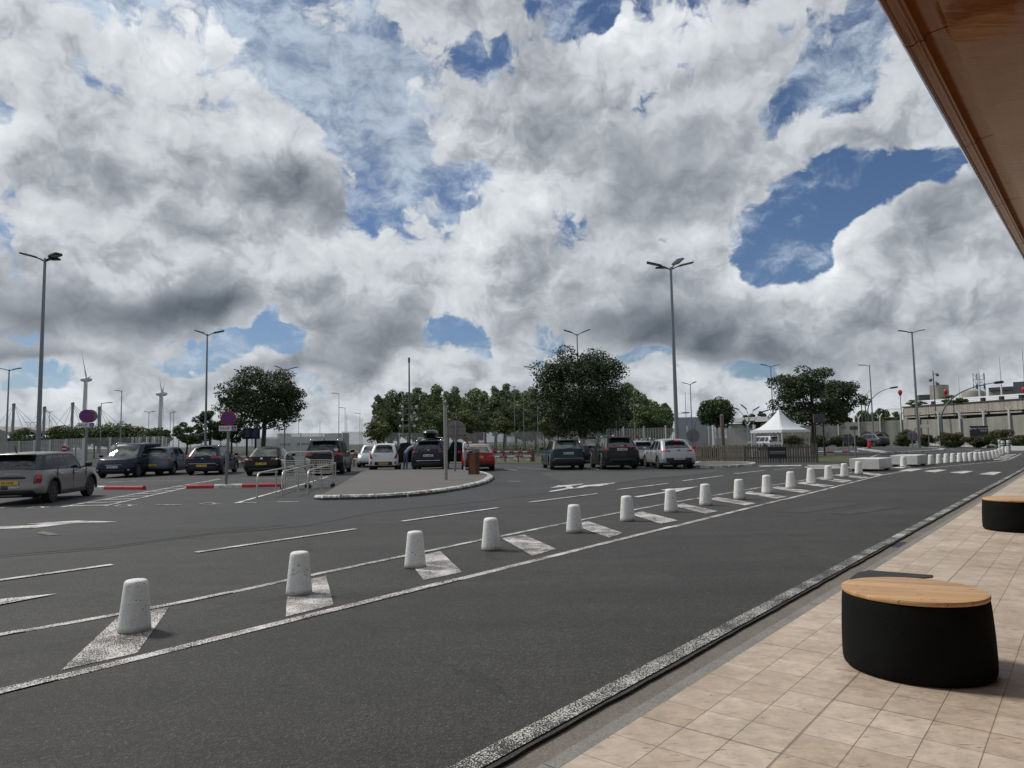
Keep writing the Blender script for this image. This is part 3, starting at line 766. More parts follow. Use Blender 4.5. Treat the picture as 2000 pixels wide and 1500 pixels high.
# dark flat slab lying by the gutter behind the bench
mb = MB()
q = [G(1660, 1131), G(1675, 1119), G(1697, 1114.5), G(1822, 1124), G(1820, 1128), G(1712, 1138)]
q = q[::-1] if sum(q[i].x*q[(i+1) % 6].y-q[(i+1) % 6].x*q[i].y for i in range(6)) < 0 else q
mb.prism(q, -.02, .006); o = mb.build('dark_slab', mat('dark_slate', (.03, .03, .032), .6, build=f_conc((.045, .043, .045), .5)))
tag(o, 'dark rough slab lying flat beside the gutter behind the near bench', 'slab')
mb = MB(); c = kb(6.3, .13)
mb.box((c.x, c.y, -.033), (.6, .14, .03), KERB_ANG, bev=.004)
o = mb.build('gutter_drain', m_shade); tag(o, 'dark drain opening let into the gutter by the pavement', 'drain')

# ------------------------------------------------------------------ bollards
def bollard(name='concrete_bollard', h=.47, rb=.143, rt=.103):
    prof = [(rb*.97, 0), (rb, .012), (rb*.99, .05), (rb+(rt-rb)*.5, h*.5), (rt*1.02, h*.90), (rt*.97, h*.955), (rt*.83, h*.985), (rt*.5, h*.998), (.01, h)]
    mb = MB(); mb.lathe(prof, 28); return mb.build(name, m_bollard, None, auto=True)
BP = [(262, 1240), (584, 1166), (811, 1112), (959, 1077), (1122, 1042), (1226, 1019), (1311, 1001), (1379, 988), (1445, 976), (1499, 965), (1545, 955), (1584.5, 946), (1619, 938.5), (1650, 932), (1677.5, 926.5),
      (1765, 913), (1819, 908), (1835, 906.6), (1849, 905.3), (1862, 904.2), (1875, 903.3), (1885.5, 902.7), (1896, 902.1), (1907, 901.4), (1915.5, 900.8), (1923.5, 900), (1932, 898.7), (1939.5, 896.8), (1946.5, 894.6), (1953, 891.3), (1959, 888), (1967, 885)]
GB = 'white concrete bollards along the hatched strip'
ordn = ['nearest', 'second', 'third', 'fourth', 'fifth', 'sixth', 'seventh', 'eighth', 'ninth', 'tenth', 'eleventh', 'twelfth', 'thirteenth', 'fourteenth']
b0_ = bollard(); rb_ = random.Random(2)
for i, p in enumerate(BP):
    o = b0_ if i == 0 else b0_.copy()
    if i: COL.objects.link(o)
    g = G(*p)
    g = g+(g.normalized()*.14)
    o.scale = [min(1.04, .88+.018*i)]*3; o.location = (g.x, g.y, .005); o.rotation_euler = (R_(rb_.uniform(-1, 1)), R_(rb_.uniform(-1, 1)), rb_.uniform(0, 6))
    if i == 0: lb = 'white pitted bollard nearest the camera, at the lower left of the road'
    elif i < 14: lb = f'white bollard, {ordn[i]} from the left end of the hatched strip'
    elif i == 14: lb = 'white bollard standing in front of the nearer white planter'
    elif i == 15: lb = 'white bollard standing in front of the farther white planter'
    elif i == 16: lb = 'white bollard first to the right of both planters'
    else: lb = f'small far white bollard, number {i-15} counting right from the planters'
    tag(o, lb, 'bollard', GB)
def banded(h=.95):
    r = empty('banded_post'); mb = MB(); mb.lathe([(.085, 0), (.085, h*.93), (.07, h*.99), (.02, h)], 16); mb.build('post', m_whitemetal, r, auto=True)
    for z in (.55, .70): 
        m2 = MB(); m2.lathe([(.088, z*h), (.088, z*h+.09)], 16); m2.build('band', m_signback, r)
    return r
bp0 = banded(); first = True
for (px, py, s_, lb) in [(1953, 876.5, 1.0, 'white post with grey bands, left one by the far hedge'), (1977.5, 876, 1.0, 'white post with grey bands, right one by the far hedge'),
                    (1960, 884.2, .95, 'stout white banded post left of two at the bollard row end'), (1971, 885.2, 1.0, 'stout white banded post right of two at the bollard row end')]:
    o = bp0 if first else copy_tree(bp0); first = False
    g = G(px, py); o.location = g; o.scale = (1.5, 1.5, s_*(1.0 if py > 880 else .9)); tag(o, lb, 'post', 'grey banded white posts')
mb = MB(); g = G(1985, 880.5)
mb.add([(-.9, -.5, 0), (.9, -.5, 0), (.9, .5, 0), (-.9, .5, 0), (-.6, -.2, .38), (.65, -.2, .38), (.65, .25, .38), (-.6, .25, .38)], [[3, 2, 1, 0], [4, 5, 6, 7], [0, 1, 5, 4], [1, 2, 6, 5], [2, 3, 7, 6], [3, 0, 4, 7]])
o = mb.build('concrete_block', m_bollard); o.location = g; tag(o, 'low white concrete block at the far right end of the bollards', 'block')

# ------------------------------------------------------------------ planters
def planter(w, l, h, zf):
    r = empty('concrete_planter')
    bm = bmesh.new(); bmesh.ops.create_cube(bm, size=1)
    for v in bm.verts: v.co = Vector((v.co.x*l, v.co.y*w, v.co.z*h+h/2+zf))
    top = [f for f in bm.faces if f.normal.z > .9]
    ret = bmesh.ops.inset_region(bm, faces=top, thickness=.07)
    for f in bm.faces:
        if f.normal.z > .9 and f.calc_area() < w*l*.95 and len([e for e in f.edges]) == 4 and all(abs(v.co.x) < l/2-.05 for v in f.verts):
            for v in f.verts: v.co.z -= .10
    bmesh.ops.bevel(bm, geom=[e for e in bm.edges], offset=.012, segments=2, affect='EDGES', profile=.5)
    me = bpy.data.meshes.new('trough'); bm.to_mesh(me); bm.free(); me.materials.append(m_conc2)
    o = bpy.data.objects.new('trough', me); COL.objects.link(o); o.parent = r
    mb = MB(); mb.box((0, 0, zf+h-.085), (l-.16, w-.16, .04)); mb.build('soil', mat('soil', (.05, .038, .025), .9, build=f_conc((.05, .04, .028), .6)), r)
    for sx in (-1, 1):
        for sy in (-1, 1):
            m = MB(); m.box((sx*(l/2-.25), sy*(w/2-.14), zf/2-.002), (.24, .16, zf), bev=.01); m.build('foot', m_black, r)
    return r
m_conc2 = mat('pale_precast_concrete', (.5, .49, .47), build=f_conc((.74, .73, .70), .12, 1.0, .15))
pl = planter(1.15, 2.0, .43, .09)
pl.location = (15.28, 30.19, 0); pl.rotation_euler = (0, 0, R_(49))
tag(pl, 'nearer of two low white concrete planters among the bollards', 'planter', 'white concrete planters')
pl2 = copy_tree(pl); pl2.location = (19.0, 33.9, 0); pl2.rotation_euler = (0, 0, R_(48.5))
tag(pl2, 'farther of two low white concrete planters among the bollards', 'planter')

# ------------------------------------------------------------------ paved island with white kerb blocks
isl_px = [(612, 976), (625, 977.5), (645, 977), (670, 976.5), (700, 976), (730, 975), (760, 973.5), (790, 971.5), (820, 969), (850, 965.5), (880, 961), (910, 955.5), (935, 950), (952, 944.5), (962, 938.5), (964, 934), (958, 930), (948, 927), (936, 925), (924, 923.5)]
io = smooth_line([G(*p) for p in isl_px], 3)
back = [G(900, 921.5), G(800, 921.5), G(712, 922.5)]
cen = G(820, 940)
H_I = .13
def inset(pts, d):
    out = []
    for i, p in enumerate(pts):
        t = (pts[min(i+1, len(pts)-1)]-pts[max(i-1, 0)]).normalized(); n_ = Vector((-t.y, t.x, 0))
        if n_.dot(cen-p) < 0: n_ = -n_
        out.append(p+n_*d)
    return out
ii = inset(io, .26)
root = empty('traffic_island', cen); tag(root, 'raised grey traffic island with worn white kerb blocks in front of the parked white hatchback', 'island')
mb = MB(); poly = [p-cen for p in inset(io, .255)]+[p-cen for p in back]
ar = sum(poly[i].x*poly[(i+1) % len(poly)].y-poly[(i+1) % len(poly)].x*poly[i].y for i in range(len(poly)))
if ar < 0: poly = poly[::-1]
mb.prism(poly, 0, H_I-.006); mb.build('paved_top', m_island, root)
mb = MB(); acc = 0
cum = [0]
for a_, b_ in zip(io[:-1], io[1:]): cum.append(cum[-1]+(b_-a_).length)
def along(pts, s_):
    for i in range(len(cum)-1):
        if cum[i+1] >= s_: 
            t = (s_-cum[i])/max(cum[i+1]-cum[i], 1e-6); return pts[i].lerp(pts[i+1], t)
    return pts[-1]
s_ = 0; L_ = .95; rr = random.Random(3); top = []; grime = MB()
while s_ < cum[-1]-.2:
    e_ = min(s_+L_, cum[-1]); k = 4; pts_o = [along(io, s_+.022+(e_-s_-.044)*j/k)-cen for j in range(k+1)]; pts_i = [along(ii, s_+.022+(e_-s_-.044)*j/k)-cen for j in range(k+1)]
    h = H_I+rr.uniform(-.006, .006)
    vs = []
    for o_, i_ in zip(pts_o, pts_i):
        d = (i_-o_); 
        vs += [o_, o_+d*.04+Vector((0, 0, h*.55)), o_+d*.14+Vector((0, 0, h*.9)), o_+d*.3+Vector((0, 0, h)), i_+Vector((0, 0, h)), i_]
    fs = []; mi = []
    for j in range(k):
        for q in range(5):
            fs.append([j*6+q, (j+1)*6+q, (j+1)*6+q+1, j*6+q+1])
    fs += [[0, 1, 2, 3, 4, 5], [k*6+5, k*6+4, k*6+3, k*6+2, k*6+1, k*6]]
    b = len(mb.v); mb.v += vs; mb.f += [[b+x for x in f] for f in fs]; mb.m += [1 if (n_ < 5*k and n_ % 5 == 0) else 0 for n_ in range(len(fs))]
    s_ = e_
mb.build('kerb_blocks', [m_kerbwhite, m_kerbgrime], root)
# second island in front of the picket fence
i2 = [G(1335, 913), G(1358, 914.5), G(1390, 914.5), G(1430, 913.5), G(1462, 911.5), G(1476, 909), G(1470, 906.8), G(1440, 905.5), G(1400, 905), G(1350, 905)]
def simple_island(name, pts, h, m_top, m_side, label, cat='island', w=.25):
    c0 = sum(pts, Vector())/len(pts); r = empty(name, c0); tag(r, label, cat)
    P = [p-c0 for p in pts]
    if sum(P[i].x*P[(i+1) % len(P)].y-P[(i+1) % len(P)].x*P[i].y for i in range(len(P))) < 0: P = P[::-1]
    n = len(P)
    inn = []
    for i in range(n):
        t = (P[(i+1) % n]-P[i-1]).normalized(); inn.append(P[i]+Vector((-t.y, t.x, 0))*w)
    m1 = MB(); vs = [p for p in P]+[p+Vector((0, 0, h)) for p in P]+[p+Vector((0, 0, h)) for p in inn]+[Vector(p) for p in inn]
    m1.add(vs, [[i, (i+1) % n, n+(i+1) % n, n+i] for i in range(n)]+[[n+i, n+(i+1) % n, 2*n+(i+1) % n, 2*n+i] for i in range(n)]+[[2*n+i, 2*n+(i+1) % n, 3*n+(i+1) % n, 3*n+i] for i in range(n)])
    m1.build('kerb_blocks', m_side, r)
    m2 = MB(); m2.prism(inn, 0, h-.008); m2.build('paved_top', m_top, r); return r
simple_island('traffic_island', smooth_line(i2, 3)[:-1], .13, m_island, m_kerbwhite, 'narrow raised island with white kerb in front of the picket fence')
simple_island('traffic_island', smooth_line([G(1674, 878), G(1705, 882), G(1738, 886), G(1790, 884), G(1843, 880.5), G(1838, 878), G(1800, 875.5), G(1740, 874.8), G(1700, 875.5)], 3), .14, m_lot, m_kerbwhite, 'large white kerbed island carrying the lamp post and red bin on the right', w=.35)
# verge pieces
sheet('grass_verge', [G(1595, 902), G(1600, 890), G(1672, 892), G(1684, 899), G(1668, 903.5)], .03, m_grass, -.1)
sheet('grass_strip', [G(655, 905), G(1060, 906.5), G(1060, 899.5), G(655, 898)], .03, m_grass, -.1)
sheet('far_grass', [G(270, 903), G(570, 905.5), G(560, 900), G(270, 898)], .03, m_grass, -.1)
def kerb_run(pts, h, w, name, label, m=m_kerbwhite):
    mb = MB()
    for a_, b_ in zip(pts[:-1], pts[1:]):
        d = (b_-a_); n_ = Vector((-d.y, d.x, 0)).normalized()*w/2
        mb.prism([a_-n_, b_-n_, b_+n_, a_+n_], 0, h)
    o = mb.build(name, m); tag(o, label, 'kerb'); return o
kerb_run([G(1620, 871), G(1660, 870.3), G(1745, 868.8), G(1800, 869.6), G(1860, 871.5), G(1938, 874.8)], .22, .35, 'white_kerb', 'long white kerb in front of the hedge and concrete wall')
kerb_run([G(1596, 877.2), G(1640, 876.6), G(1675, 875.4)], .2, .35, 'white_kerb', 'short white kerb left of the grey car near the red bin')

# ------------------------------------------------------------------ wheel stops
def wheel_stop(a, b, cols, label):
    A_, B_ = G(*a), G(*b); d = (B_-A_); L = d.length; ang = math.atan2(d.y, d.x)
    r = empty('wheel_stop', A_, ang); tag(r, label, 'wheel stop', 'red and white kerb stops at the disabled bays')
    w = .22; h = .14
    prof = [(0, 0), (.02, h*.7), (.07, h), (w-.07, h), (w-.02, h*.7), (w, 0)]
    for (t0, t1, c) in cols:
        s0, s1 = L*t0+.008, L*t1-.008; mb = MB(); n = len(prof)
        mb.add([(s, y, z) for s in (s0, s1) for y, z in prof], [[k, n+k, n+k+1, k+1] for k in range(n-1)]+[list(range(n)), [n+k for k in range(n)][::-1]])
        mb.build('red_section' if c == 'r' else 'white_section', m_redkerb if c == 'r' else m_whitekerb, r)
wheel_stop((120, 956.5), (277, 957), [(0, .35, 'r'), (.35, .53, 'w'), (.53, .76, 'r'), (.76, 1, 'r')], 'red and white kerb stop beside the grey hatchback')
wheel_stop((363, 955), (551, 951), [(0, .285, 'r'), (.285, .58, 'w'), (.58, 1, 'r')], 'red and white kerb stop behind the foot of the parking sign')

# ------------------------------------------------------------------ poles, lamps and signs
def pole_z(px, py, Y): return at(px, py, Y)
def lamp(top, Y, kind, r=.09, label='', cat='street lamp', group='car park lamp posts', scale=1.0, name='street_lamp', rot=0.0, m=None, py_adj=0):
    p = at(top[0], top[1], Y); h = p.z
    R0 = empty(name, (p.x, p.y, 0), rot); tag(R0, label, cat, group)
    m = m or m_galv
    mb = MB(); mb.tube([(0, 0, 0), (0, 0, h*.25), (0, 0, h)], [r, r*.85, r*.5], 10); mb.build('pole', m, R0, auto=True)
    if r > .085 and Y < 60:
        mb = MB(); mb.tube([(0, 0, 0), (0, 0, .5)], r*1.35, 10); mb.box((0, 0, .015), (r*5, r*5, .03)); mb.build('base_sleeve', m, R0)
    def head(ang, tilt=12, L=.95, size=1.0):
        ca, sa = math.cos(ang), math.sin(ang); tz = math.tan(R_(tilt))
        def q(d, o, z): return Vector((ca*d-sa*o, sa*d+ca*o, h-.05+d*tz+z))
        a_ = MB(); a_.tube([q(0, 0, -.1), q(.25*L, 0, -.02), q(.45*L, 0, 0)], .035*scale, 6); arm = a_.build('arm', m_lampdark, R0)
        d0, d1, w = .42*L, 1.15*L, .16*size
        hb = MB(); vs = []
        for d in (d0, d0+.12, d1-.05, d1):
            ww = w*(.45 if d in (d0,) else 1.0 if d != d1 else .85)
            vs += [q(d, -ww, -.02), q(d, ww, -.02), q(d, ww*.9, .055), q(d, -ww*.9, .055)]
        fs = []
        for i in range(3):
            for k in range(4): fs.append([i*4+k, i*4+(k+1) % 4, (i+1)*4+(k+1) % 4, (i+1)*4+k])
        fs += [[3, 2, 1, 0], [12, 13, 14, 15]]
        hb.add(vs, fs); hd = hb.build('lamp_head', m_lampdark, R0)
        gl = MB(); gl.add([q(d0+.16, -w*.75, -.026), q(d1-.08, -w*.75, -.026), q(d1-.08, w*.75, -.026), q(d0+.16, w*.75, -.026)], [[0, 1, 2, 3]]); gl.build('diffuser', m_lampglass, hd)
    for (a, t, L, sz) in kind: head(R_(a), t, L*scale, sz*scale)
    return R0
lamp((88, 505), 32.5, [(176, 15, 1.05, 1), (-20, 10, .8, 1.3), (12, 2, .55, .8)], .115, 'tall grey lamp post behind the silver hatchback at far left', rot=0)
lamp((1310, 522), 39, [(172, 16, 1.15, 1.1), (52, 30, 1.2, 1.5), (8, 14, 1.15, 1.1), (185, 0, .75, .7)], .135, 'tall lamp post with three heads behind the silver car')
lamp((405, 652), 50, [(160, 18, .9, 1.5), (5, 12, 1.0, 1)], .10, 'lamp post with two heads rising behind the dark blue crossover')
lamp((1781, 648), 73, [(178, 8, 1.2, 1), (4, 10, 1.2, 1), (90, 4, .3, 2.2)], .15, 'lamp post standing on the white kerbed island by the street sign')
lamp((1127, 652), 61, [(172, 20, 1.0, 1.2), (8, 20, 1.0, 1.2)], .09, 'lamp post rising above the biggest tree')
lamp((557, 722), 85, [(165, 22, 1.2, 1.4), (12, 14, 1.3, 1)], .10, 'lamp post just right of the round left tree')
lamp((18, 722), 82, [(170, 10, 1.1, 1), (10, 10, 1.1, 1), (90, 5, .3, 2.4)], .13, 'leftmost lamp post with a box shaped middle head')
lamp((1505, 715), 92, [(172, 14, 1.1, 1), (8, 10, 1.1, 1)], .09, 'two headed lamp post behind the right hand tree')
lamp((1698, 713), 95, [(178, 3, 1.3, .8)], .12, 'single headed lamp post behind the hedge right of the tree')
lamp((238, 763), 95, [(172, 6, .9, .8)], .10, 'single headed lamp post between the two wind turbines')
lamp((198, 787), 95, [(10, 4, 1.2, .8)], .09, 'single headed lamp post just right of the first no stopping sign')
lamp((1348, 750), 95, [(165, 14, .9, 1), (30, 20, .9, 1.3)], .10, 'small two headed lamp post right of the tall three headed one')
FAR = 'small far lamp posts beyond the fence'
for i, (x, y, Y, k, lb) in enumerate([
    (291, 804, 120, [(170, 5, .8, .8), (8, 5, .8, .8)], 'small two headed lamp by the second wind turbine'),
    (333, 805, 120, [(10, 5, .8, .8)], 'small lamp with a short arm right of the second turbine'),
    (339.5, 801, 120, [], 'bare thin mast right of the second wind turbine'),
    (662, 768, 110, [(178, 4, 1.0, .8)], 'tallest lamp in the gap between left tree and poplars'),
    (674, 796, 130, [(178, 4, 1.0, .8)], 'shorter lamp in the gap left of the poplars'),
    (677.5, 808, 130, [], 'bare mast beside the shorter lamp in the gap'),
    (703, 807, 130, [(178, 4, .9, .8)], 'lamp post just left of the poplar row'),
    (707, 815, 150, [], 'bare mast nearest the poplar row on its left'),
    (625, 822, 150, [], 'thin mast above the pale building right of the left tree'),
    (583, 822, 150, [(178, 4, .9, .8)], 'thin lamp behind the round left tree'),
    (1004, 755, 85, [(90, 10, .3, 1)], 'slim pole in front of the middle poplars'),
    (1022, 775, 90, [], 'shorter slim pole in front of the middle poplars'),
    (1048, 718, 70, [(170, 8, 1.1, .8)], 'pole with one arm at the left edge of the biggest tree'),
    (819, 792, 110, [], 'thin pole left of centre against the poplars'),
    (1237, 778, 95, [], 'bare pole right of the biggest tree'),
    (1203, 800, 95, [(178, 4, .4, .8)], 'short pole under the right side of the biggest tree'),
    (1338, 766, 95, [], 'bare mast between the two right lamp posts'),
    (97, 804, 120, [(178, 4, .7, .8), (5, 4, .4, .8)], 'thin lamp in front of the tensile roof'),
    (60, 825, 150, [(178, 4, 1.2, 1), (2, 4, 1.2, 1)], 'tiny two headed lamp over the tensile roof'),
    (269, 845, 75, [(5, 4, .5, .8)], 'short pole behind the mesh fence above the dark people carrier')]):
    lamp((x, y), Y, k, .07 if Y > 100 else .06, lb, group=FAR, name='far_lamp_post' if k else 'mast', cat='lamp post' if k else 'mast')
# cctv / floodlight mast
R0 = lamp((799, 700), 60, [], .11, 'dark mast with cameras and a floodlight cluster before the poplars', 'mast', None, name='camera_mast', m=m_darkpole)
p = at(799, 700, 60)
mb = MB(); mb.box((0, 0, p.z-.15), (.16, .16, .45), bev=.02); mb.build('camera', m_darkpole, R0)
p2 = at(799, 805, 60)
mb = MB()
for k in range(5):
    z = p2.z-1.2+k*.5
    mb.tube([(-.55, 0, z), (.5, 0, z)], .02, 5)
mb.tube([(-.55, 0, p2.z-2.2), (-.55, 0, p2.z+.5)], .05, 6); mb.build('bracket', m_galv, R0)
for k in range(8):
    m_ = MB(); m_.lathe([(.01, -.08), (.10, -.08), (.12, .05), (.10, .09), (.01, .1)], 10, Matrix.Translation(((-.75 if k % 2 else .45)+(k//2 % 2)*.18, -.1, p2.z-1.2+(k//2)*.55)) @ Matrix.Rotation(R_(90), 4, 'X')); m_.build('floodlight', m_whitemetal, R0)
R0 = lamp((1822, 724), 92, [], .10, 'dark camera mast between the lamp post and the curved lamp', 'mast', None, name='camera_mast', m=m_darkpole)
p = at(1822, 724, 92)
for dx, z in ((.55, -.5), (-.4, -1.2), (.5, -1.7)):
    m_ = MB(); m_.tube([(0, 0, p.z+z), (dx, 0, p.z+z+.15)], .04, 6); m_.box((dx, 0, p.z+z-.08), (.32, .3, .34), bev=.08); m_.build('camera', m_darkpole, R0)

def sign_pole(base, ytop, r, Y=None, name='sign_post', m=None, lean=0):
    g = G(*base) if Y is None else Vector((at(base[0], base[1], Y).x, Y, 0)); t = at(base[0], ytop, g.y); h = t.z
    R0 = empty(name, g)
    m_ = MB(); m_.tube([(0, 0, 0), (lean*h, 0, h)], r, 12); m_.build('post', m or m_galv, R0, auto=True)
    return R0, g, h
def disc(R0, c, rad, yaw, m, name='sign_plate', th=.012, n=32, sides=None):
    T = Matrix.Translation(c) @ Matrix.Rotation(yaw, 4, 'Z') @ Matrix.Rotation(R_(90), 4, 'X')
    mb = MB(); nn = sides or n
    T2 = T @ Matrix.Rotation(R_(180/nn) if sides else 0, 4, 'Z')
    mb.lathe([(rad*.985, -th/2), (rad, -th/4), (rad, th/4), (rad*.985, th/2)], nn, T2); return mb.build(name, m, R0)
# no stopping signs with SAUF plates
def no_stop(base, ydisc, xdisc, Y, label, double):
    gx = at(xdisc, ydisc, Y); g = at(base[0], base[1], Y); R0 = empty('no_stopping_sign', (g.x, Y, 0)); tag(R0, label, 'road sign', 'no stopping signs over the disabled bays')
    lean = (gx.x-g.x)
    yaw = math.atan2(-g.x, g.y)*1.0   # sign turned to face the road
    mb = MB(); mb.tube([(0, 0, 0), (lean*1.0, 0, gx.z-.15)], .055, 12); mb.box((0, 0, .01), (.3, .3, .02)); mb.build('post', m_galv, R0, auto=True)
    c = Vector((lean, -.07, gx.z)); rad = .262
    yw = R_(20)
    bk = disc(R0, c+Vector((0, .03, 0)), rad*1.01, yw, m_signback, 'sign_back', .03)
    if double: disc(R0, c+Vector((.09, .12, 0)), rad*1.01, yw, m_signback, 'second_sign_back', .03)
    fc = disc(R0, c, rad, yw, m_signred, 'sign_face', .012)
    Rm = Matrix.Translation(c) @ Matrix.Rotation(yw, 4, 'Z')
    for k in range(4):
        a0 = k*math.pi/2
        vs = [Vector((math.cos(a0+t)*r_, -.010, math.sin(a0+t)*r_)) for r_, t in [(.035, 0), (.195, -.60), (.208, -.3), (.212, 0), (.208, .3), (.195, .60)]]
        vs += [v+Vector((0, .006, 0)) for v in vs]
        m_ = MB(); m_.add([Rm @ v for v in vs], [[0, 1, 2, 3, 4, 5][::-1], [6, 7, 8, 9, 10, 11]]+[[i, (i+1) % 6, 6+(i+1) % 6, 6+i] for i in range(6)]); m_.build('blue_segment', m_blue, fc)
    zp = gx.z-.37
    m_ = MB(); m_.box((lean*.85, -.075, zp), (.60, .012, .19), yw, bev=.004); pl_ = m_.build('sub_plate', m_white, R0)
    m_ = MB(); ex = Matrix.Translation((lean*.85, -.075, zp)) @ Matrix.Rotation(yw, 4, 'Z')
    text_obj('lettering', 'SAUF', .135, m_textblack, pl_, ex @ Vector((-.10, -.009, 0)), (R_(90), 0, yw), sx=1.05)
    m_.box(ex @ Vector((.205, -.008, 0)), (.15, .006, .16), yw); bq = m_.build('wheelchair_panel', m_blue, pl_)
    w = MB(); cc = lambda x, z: ex @ Vector((.205+x, -.014, z))
    w.tube([cc(-.015, .055), cc(-.012, .0), cc(.025, -.002), cc(.045, -.05), cc(.058, -.045)], .008, 5)
    w.tube([cc(-.02+.042*math.cos(t), -.022+.042*math.sin(t)) for t in [R_(150+i*22) for i in range(11)]], .0065, 5)
    w.tube([cc(-.017, .052), cc(-.017, .068)], .012, 6); w.build('wheelchair_symbol', m_white, bq)
no_stop((441, 952), 817, 447.5, 25.6, 'no stopping sign over a SAUF plate at the wheel stop, right one of two', False)
no_stop((167, 905), 812.5, 170.5, 28.5, 'no stopping sign over a SAUF plate behind the silver hatchback, left one of two', True)
# thick plain post and big round sign seen from behind on the island
R0, g, h = sign_pole((871, 943.5), 785, .068, name='thick_post', m=mat('galv_pale', (.34, .33, .31), .6, build=f_conc((.36, .35, .33), .1, 1, .05))); R0.location.z = 0
m_ = MB(); m_.lathe([(.069, h-.12), (.072, h-.11), (.072, h), (.05, h+.02), (.01, h+.025)], 14); m_.build('cap', m_galv, R0, auto=True)
tag(R0, 'thick pale grey post on the traffic island beside the round sign', 'post')
def round_back(base, cy, rad_px, Y, label, cat='road sign', m=m_signback, sides=None, yaw=0.0, pr=.035, ytop=None, cx=None, ribs=True):
    g = G(*base) if Y is None else Vector((at(base[0], base[1], Y).x, Y, 0)); c = at(cx or base[0], cy, g.y); rad = rad_px/FOC*g.y*1.02
    R0 = empty('round_sign', g); tag(R0, label, cat, 'traffic signs seen from behind')
    zt = at(base[0], ytop, g.y).z if ytop else c.z+rad*.85
    m_ = MB(); m_.tube([(0, 0, 0), (c.x-g.x, 0, zt)], pr, 10); m_.build('post', m_galv, R0, auto=True)
    disc(R0, Vector((c.x-g.x, .06, c.z)), rad, yaw, m, 'sign_plate', .02, sides=sides)
    if ribs:
        m_ = MB()
        for dz in (-.45, .45):
            m_.box((c.x-g.x, .025, c.z+dz*rad), (rad*1.75, .03, .04), yaw)
        m_.build('stiffener', m_galv, R0)
    return R0
round_back((888.5, 925.5), 840, 18.3, None, 'large round sign seen from behind on the traffic island', m=m_signbackwarm, pr=.05, cx=891)
round_back((1354, 905), 850.5, 13.2, 41.5, 'round sign seen from behind between the silver car and picket fence', pr=.04)
round_back((1657.5, 893), 859, 12.0, 50, 'dark octagonal sign seen from behind on the grass verge', m=m_darkpole, sides=8, pr=.04)
round_back((1620.5, 871), 850.5, 6.5, None, 'small round sign seen from behind left of the octagonal one', pr=.05)
round_back((1782, 876.5), 851.5, 9.0, 73, 'octagonal sign seen from behind beside the lamp post', sides=8, pr=.06)
# direction boards
def board_sign(base, ytop, bx0, by0, bx1, by1, label, mface, Y=None, r=.045, name='direction_sign', text=None):
    g = G(*base) if Y is None else Vector((at(base[0], base[1], Y).x, Y, 0)); R0 = empty(name, g); tag(R0, label, 'sign')
    tz = at(base[0], ytop, g.y).z
    m_ = MB(); m_.tube([(0, 0, 0), (0, 0, tz)], r, 10); m_.build('post', m_galv, R0, auto=True)
    a_ = at(bx0, by0, g.y); b_ = at(bx1, by1, g.y)
    m_ = MB(); m_.box(((a_.x+b_.x)/2-g.x, -.08, (a_.z+b_.z)/2), (abs(b_.x-a_.x), .03, abs(a_.z-b_.z)), bev=.01); bd = m_.build('board', mface, R0)
    return R0, bd, Vector(((a_.x+b_.x)/2-g.x, -.10, (a_.z+b_.z)/2)), abs(b_.x-a_.x), abs(a_.z-b_.z)
board_sign((1672, 897), 831, 1658.5, 832.5, 1674.5, 839.5, 'grey direction board seen from behind on a leaning post on the verge', m_darkpole, r=.05)
board_sign((1647, 871), 832, 1638, 831.5, 1652, 838, 'pale direction board behind the tree on the right', m_signback, Y=85)
R0, bd, c, w_, h_ = board_sign((1815.5, 877.5), 822, 1796, 829.5, 1818, 835.5, 'long white street name board beside the tall lamp post', m_white, Y=73)
R0, bd, c, w_, h_ = board_sign((1789, 872), 840, 1785.5, 844.5, 1792.5, 838.5, 'round speed limit sign reading fifteen left of the lamp post', m_white, Y=84, name='speed_sign')
bpy.data.objects.remove(bd)
disc(R0, c, .30, 0, m_signred, 'red_rim', .02); f2 = disc(R0, c+Vector((0, -.015, 0)), .22, 0, m_white, 'sign_face', .012)
text_obj('lettering', '15', .28, m_textblack, f2, c+Vector((0, -.03, -.0)), (R_(90), 0, 0))
# red keep clear sign with white band, green board
R0, bd, c, w_, h_ = board_sign((1243, 880), 850, 1239.5, 848, 1247, 866, 'red rounded marker with a white band above the old silver hatchback', m_red, Y=60, name='marker_sign')
for v in bd.data.vertices:
    if v.co.z > c.z+.2 and abs(v.co.x-c.x) > .05: v.co.x = c.x+(v.co.x-c.x)*.35
m_ = MB(); m_.box(c+Vector((0, -.02, -.08)), (w_*.8, .01, .16)); m_.build('white_band', m_white, bd)
R0, bd, c, w_, h_ = board_sign((1179, 875), 833, 1173.5, 832, 1184.5, 849, 'dark green assembly point board above the dark suv', m_green, Y=62, name='assembly_sign')
m_ = MB()
for k in range(4):
    a0 = math.pi/4+k*math.pi/2; d = Vector((math.cos(a0), 0, math.sin(a0)))
    m_.tube([c+Vector((0, -.025, .08))+d*.10, c+Vector((0, -.025, .08))+d*.2], .022, 5)
m_.box(c+Vector((0, -.025, .06)), (.07, .01, .12)); m_.build('symbol', m_white, bd)
